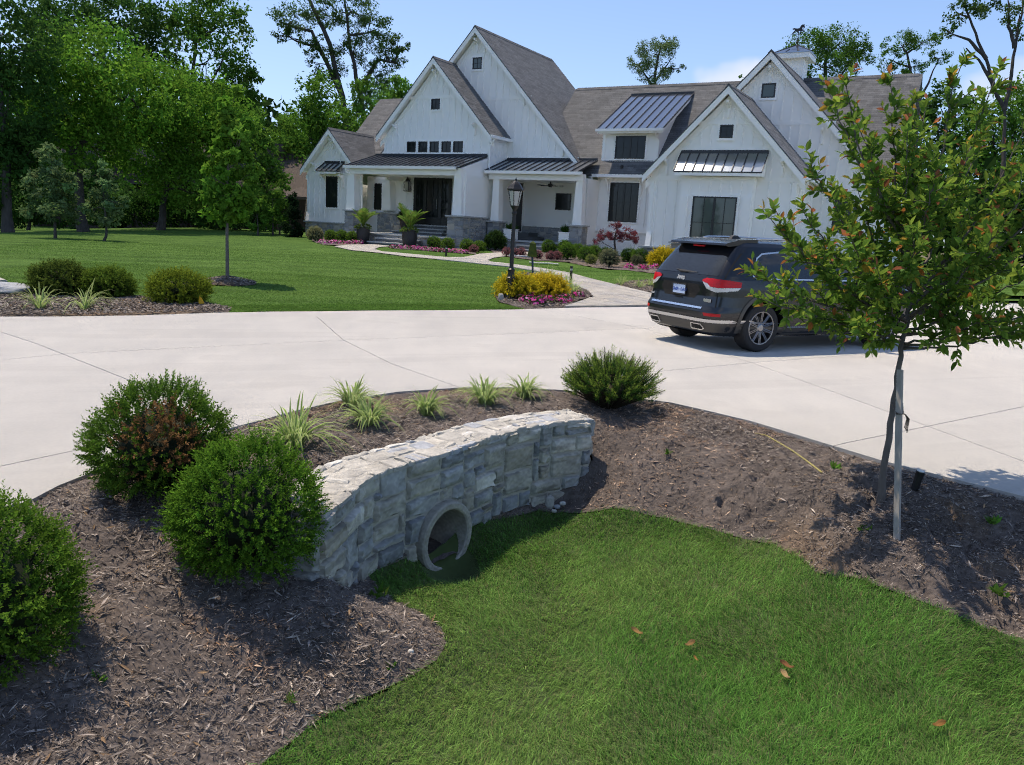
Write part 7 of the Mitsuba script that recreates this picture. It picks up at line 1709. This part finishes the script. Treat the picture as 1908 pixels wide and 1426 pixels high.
# number plate
flat('plate_blue', (.50, .60, .78), .4); flat('plate_ink', (.03, .08, .32), .5)
ps = float(rear_s(0, .90)) - .012
k = cp('number_plate', bx(ps - .012, ps - .006, -.152, .152, .835, .99), 'plate_blue')
cp('plate_frame', join([bx(ps - .02, ps - .004, -.165, -.152, .825, 1.0), bx(ps - .02, ps - .004, .152, .165, .825, 1.0), bx(ps - .02, ps - .004, -.152, .152, .825, .845), bx(ps - .02, ps - .004, -.152, .152, .985, 1.0)]), 'car_plastic')


def rear_text(name, txt, h, tc, z0, s, mat, parent=CAR, bold=True, d=.004):
    tm = meshkit.text_mesh(txt, h, d, bold)
    v = np.array(tm.vertices); w = v[:, 0].max()
    cp(name, (np.column_stack([s - v[:, 2], tc + w / 2 - v[:, 0], z0 + v[:, 1]]), np.array(tm.faces)), mat, parent)


rear_text('plate_lettering', 'XMR-0AG', .052, 0, .885, ps - .012, 'plate_ink')
rear_text('badge', 'Jeep', .062, .02, 1.075, float(rear_s(0, 1.1)) - .004, 'badge_silver', d=.008)
rear_text('drive_badge', '4x4', .035, .70, .775, float(rear_s(.70, .79)) - .004, 'badge_silver', d=.006)
cp('side_badge', bx(float(rear_s(-.66, .79)) - .012, float(rear_s(-.66, .79)) - .002, -.74, -.58, .765, .815), 'satin_chrome')
zw = 1.205; sw = float(rear_s(.05, zw))
cp('rear_wiper', join([tube([(sw - .03, .10, zw), (sw - .012, -.16, zw - .006), (sw + .0, -.30, zw - .012)], [.022, .016, .008], 6), tube([(sw - .012, .20, zw + .012), (sw - .012, -.30, zw - .006)], .008, 5)]), 'car_plastic')
cp('hatch_handle', bx(ps - .012, ps + .02, -.09, .09, .775, .795), 'dark_void')
# sides
for s in AX:
    ringp = Point(s, WR + .02).buffer(.515, 24).difference(Point(s, WR + .02).buffer(.452, 24)).intersection(sbox(0.06, .30, 4.74, 1.2))
    side_patch('arch_trim', ringp, 'car_lower', .010, .05)
side_patch('sill_cladding', sbox(1.47, .26, 3.42, .45), 'car_lower', .008, .1)
side_patch('sill_strip', sbox(1.55, .385, 3.38, .405), 'chrome', .016, .1)
for a in (1.47, 2.395, 3.42): side_patch('door_seam', sbox(a, .46, a + .008, 1.15), 'dark_void', .003, .1)
for a in (1.62, 2.55): side_patch('door_handle', sbox(a, .985, a + .19, 1.015), 'chrome', .03, .05)
for sg in (-1, 1):
    q = [(.95, sg * .60, 1.71), (1.1, sg * .615, 1.765), (2.6, sg * .615, 1.775), (2.95, sg * .60, 1.70)]
    cp('roof_rail', tube([q[0], (1.0, sg * .61, 1.745), q[1], (1.8, sg * .615, 1.78), q[2], (2.8, sg * .61, 1.75), q[3]], .017, 8), 'satin_chrome', smooth=True)
    cp('mirror', (ellipsoid((3.28, sg * 1.02, 1.20), (.10, .11, .085), 2)), 'car_paint', smooth=True)
cp('antenna', prism(Polygon([(1.02, 1.74), (1.05, 1.785), (1.10, 1.805), (1.16, 1.80), (1.26, 1.74)]), -.035, .035, 'xz'), 'car_plastic')
side_patch('headlight', Polygon([(4.35, .86), (4.62, .84), (4.60, .97), (4.35, .99)]), 'lamp_clear', .006, .05)
# wheels
for s in AX:
    for sg in (-1, 1):
        wl = 'wheel'
        C = np.array([s, sg * .825, WR])
        prof = [(.268, -.125), (.345, -.132), (.372, -.118), (.385, -.09), (.385, .09), (.372, .118), (.345, .132), (.268, .125)]

        def turn(p, n=48):
            v, f = lathe(p, n)
            return np.column_stack([v[:, 0], v[:, 2] * sg, v[:, 1]]) + C, f
        w_ = cp('wheel', turn(prof), 'rubber', smooth=30)
        cp('rim', turn([(.268, .122), (.262, .132), (.250, .130), (.244, .10), (.240, -.11), (.268, -.12)]), 'rim_alloy', w_, smooth=30)
        cp('brake_disc', turn([(.02, .03), (.17, .03), (.17, .0), (.02, .0)]), 'car_plastic', w_)
        cp('wheel_back', turn([(.001, -.02), (.242, -.02)]), 'dark_void', w_)
        sp = []
        for i in range(10):
            a0 = i * PI / 5
            for da, a1 in ((.10, .36), (-.10, -.36)):
                b0, b1 = a0 + da, a0 + a1 * .72
                q0 = np.array([math.cos(b0), 0, math.sin(b0)]) * .055; q1 = np.array([math.cos(b1), 0, math.sin(b1)]) * .250
                m0 = (q0 + q1) / 2
                sp.append(tube([C + q0 + [0, sg * .10, 0], C + m0 + [0, sg * .118, 0], C + q1 + [0, sg * .122, 0]], [.010, .0075, .008], 5))
        cp('spokes', join(sp), 'rim_alloy', w_, smooth=40)
        cp('hub', turn([(.001, .125), (.05, .122), (.07, .108), (.07, .06)], 20), 'rim_alloy', w_, smooth=30)
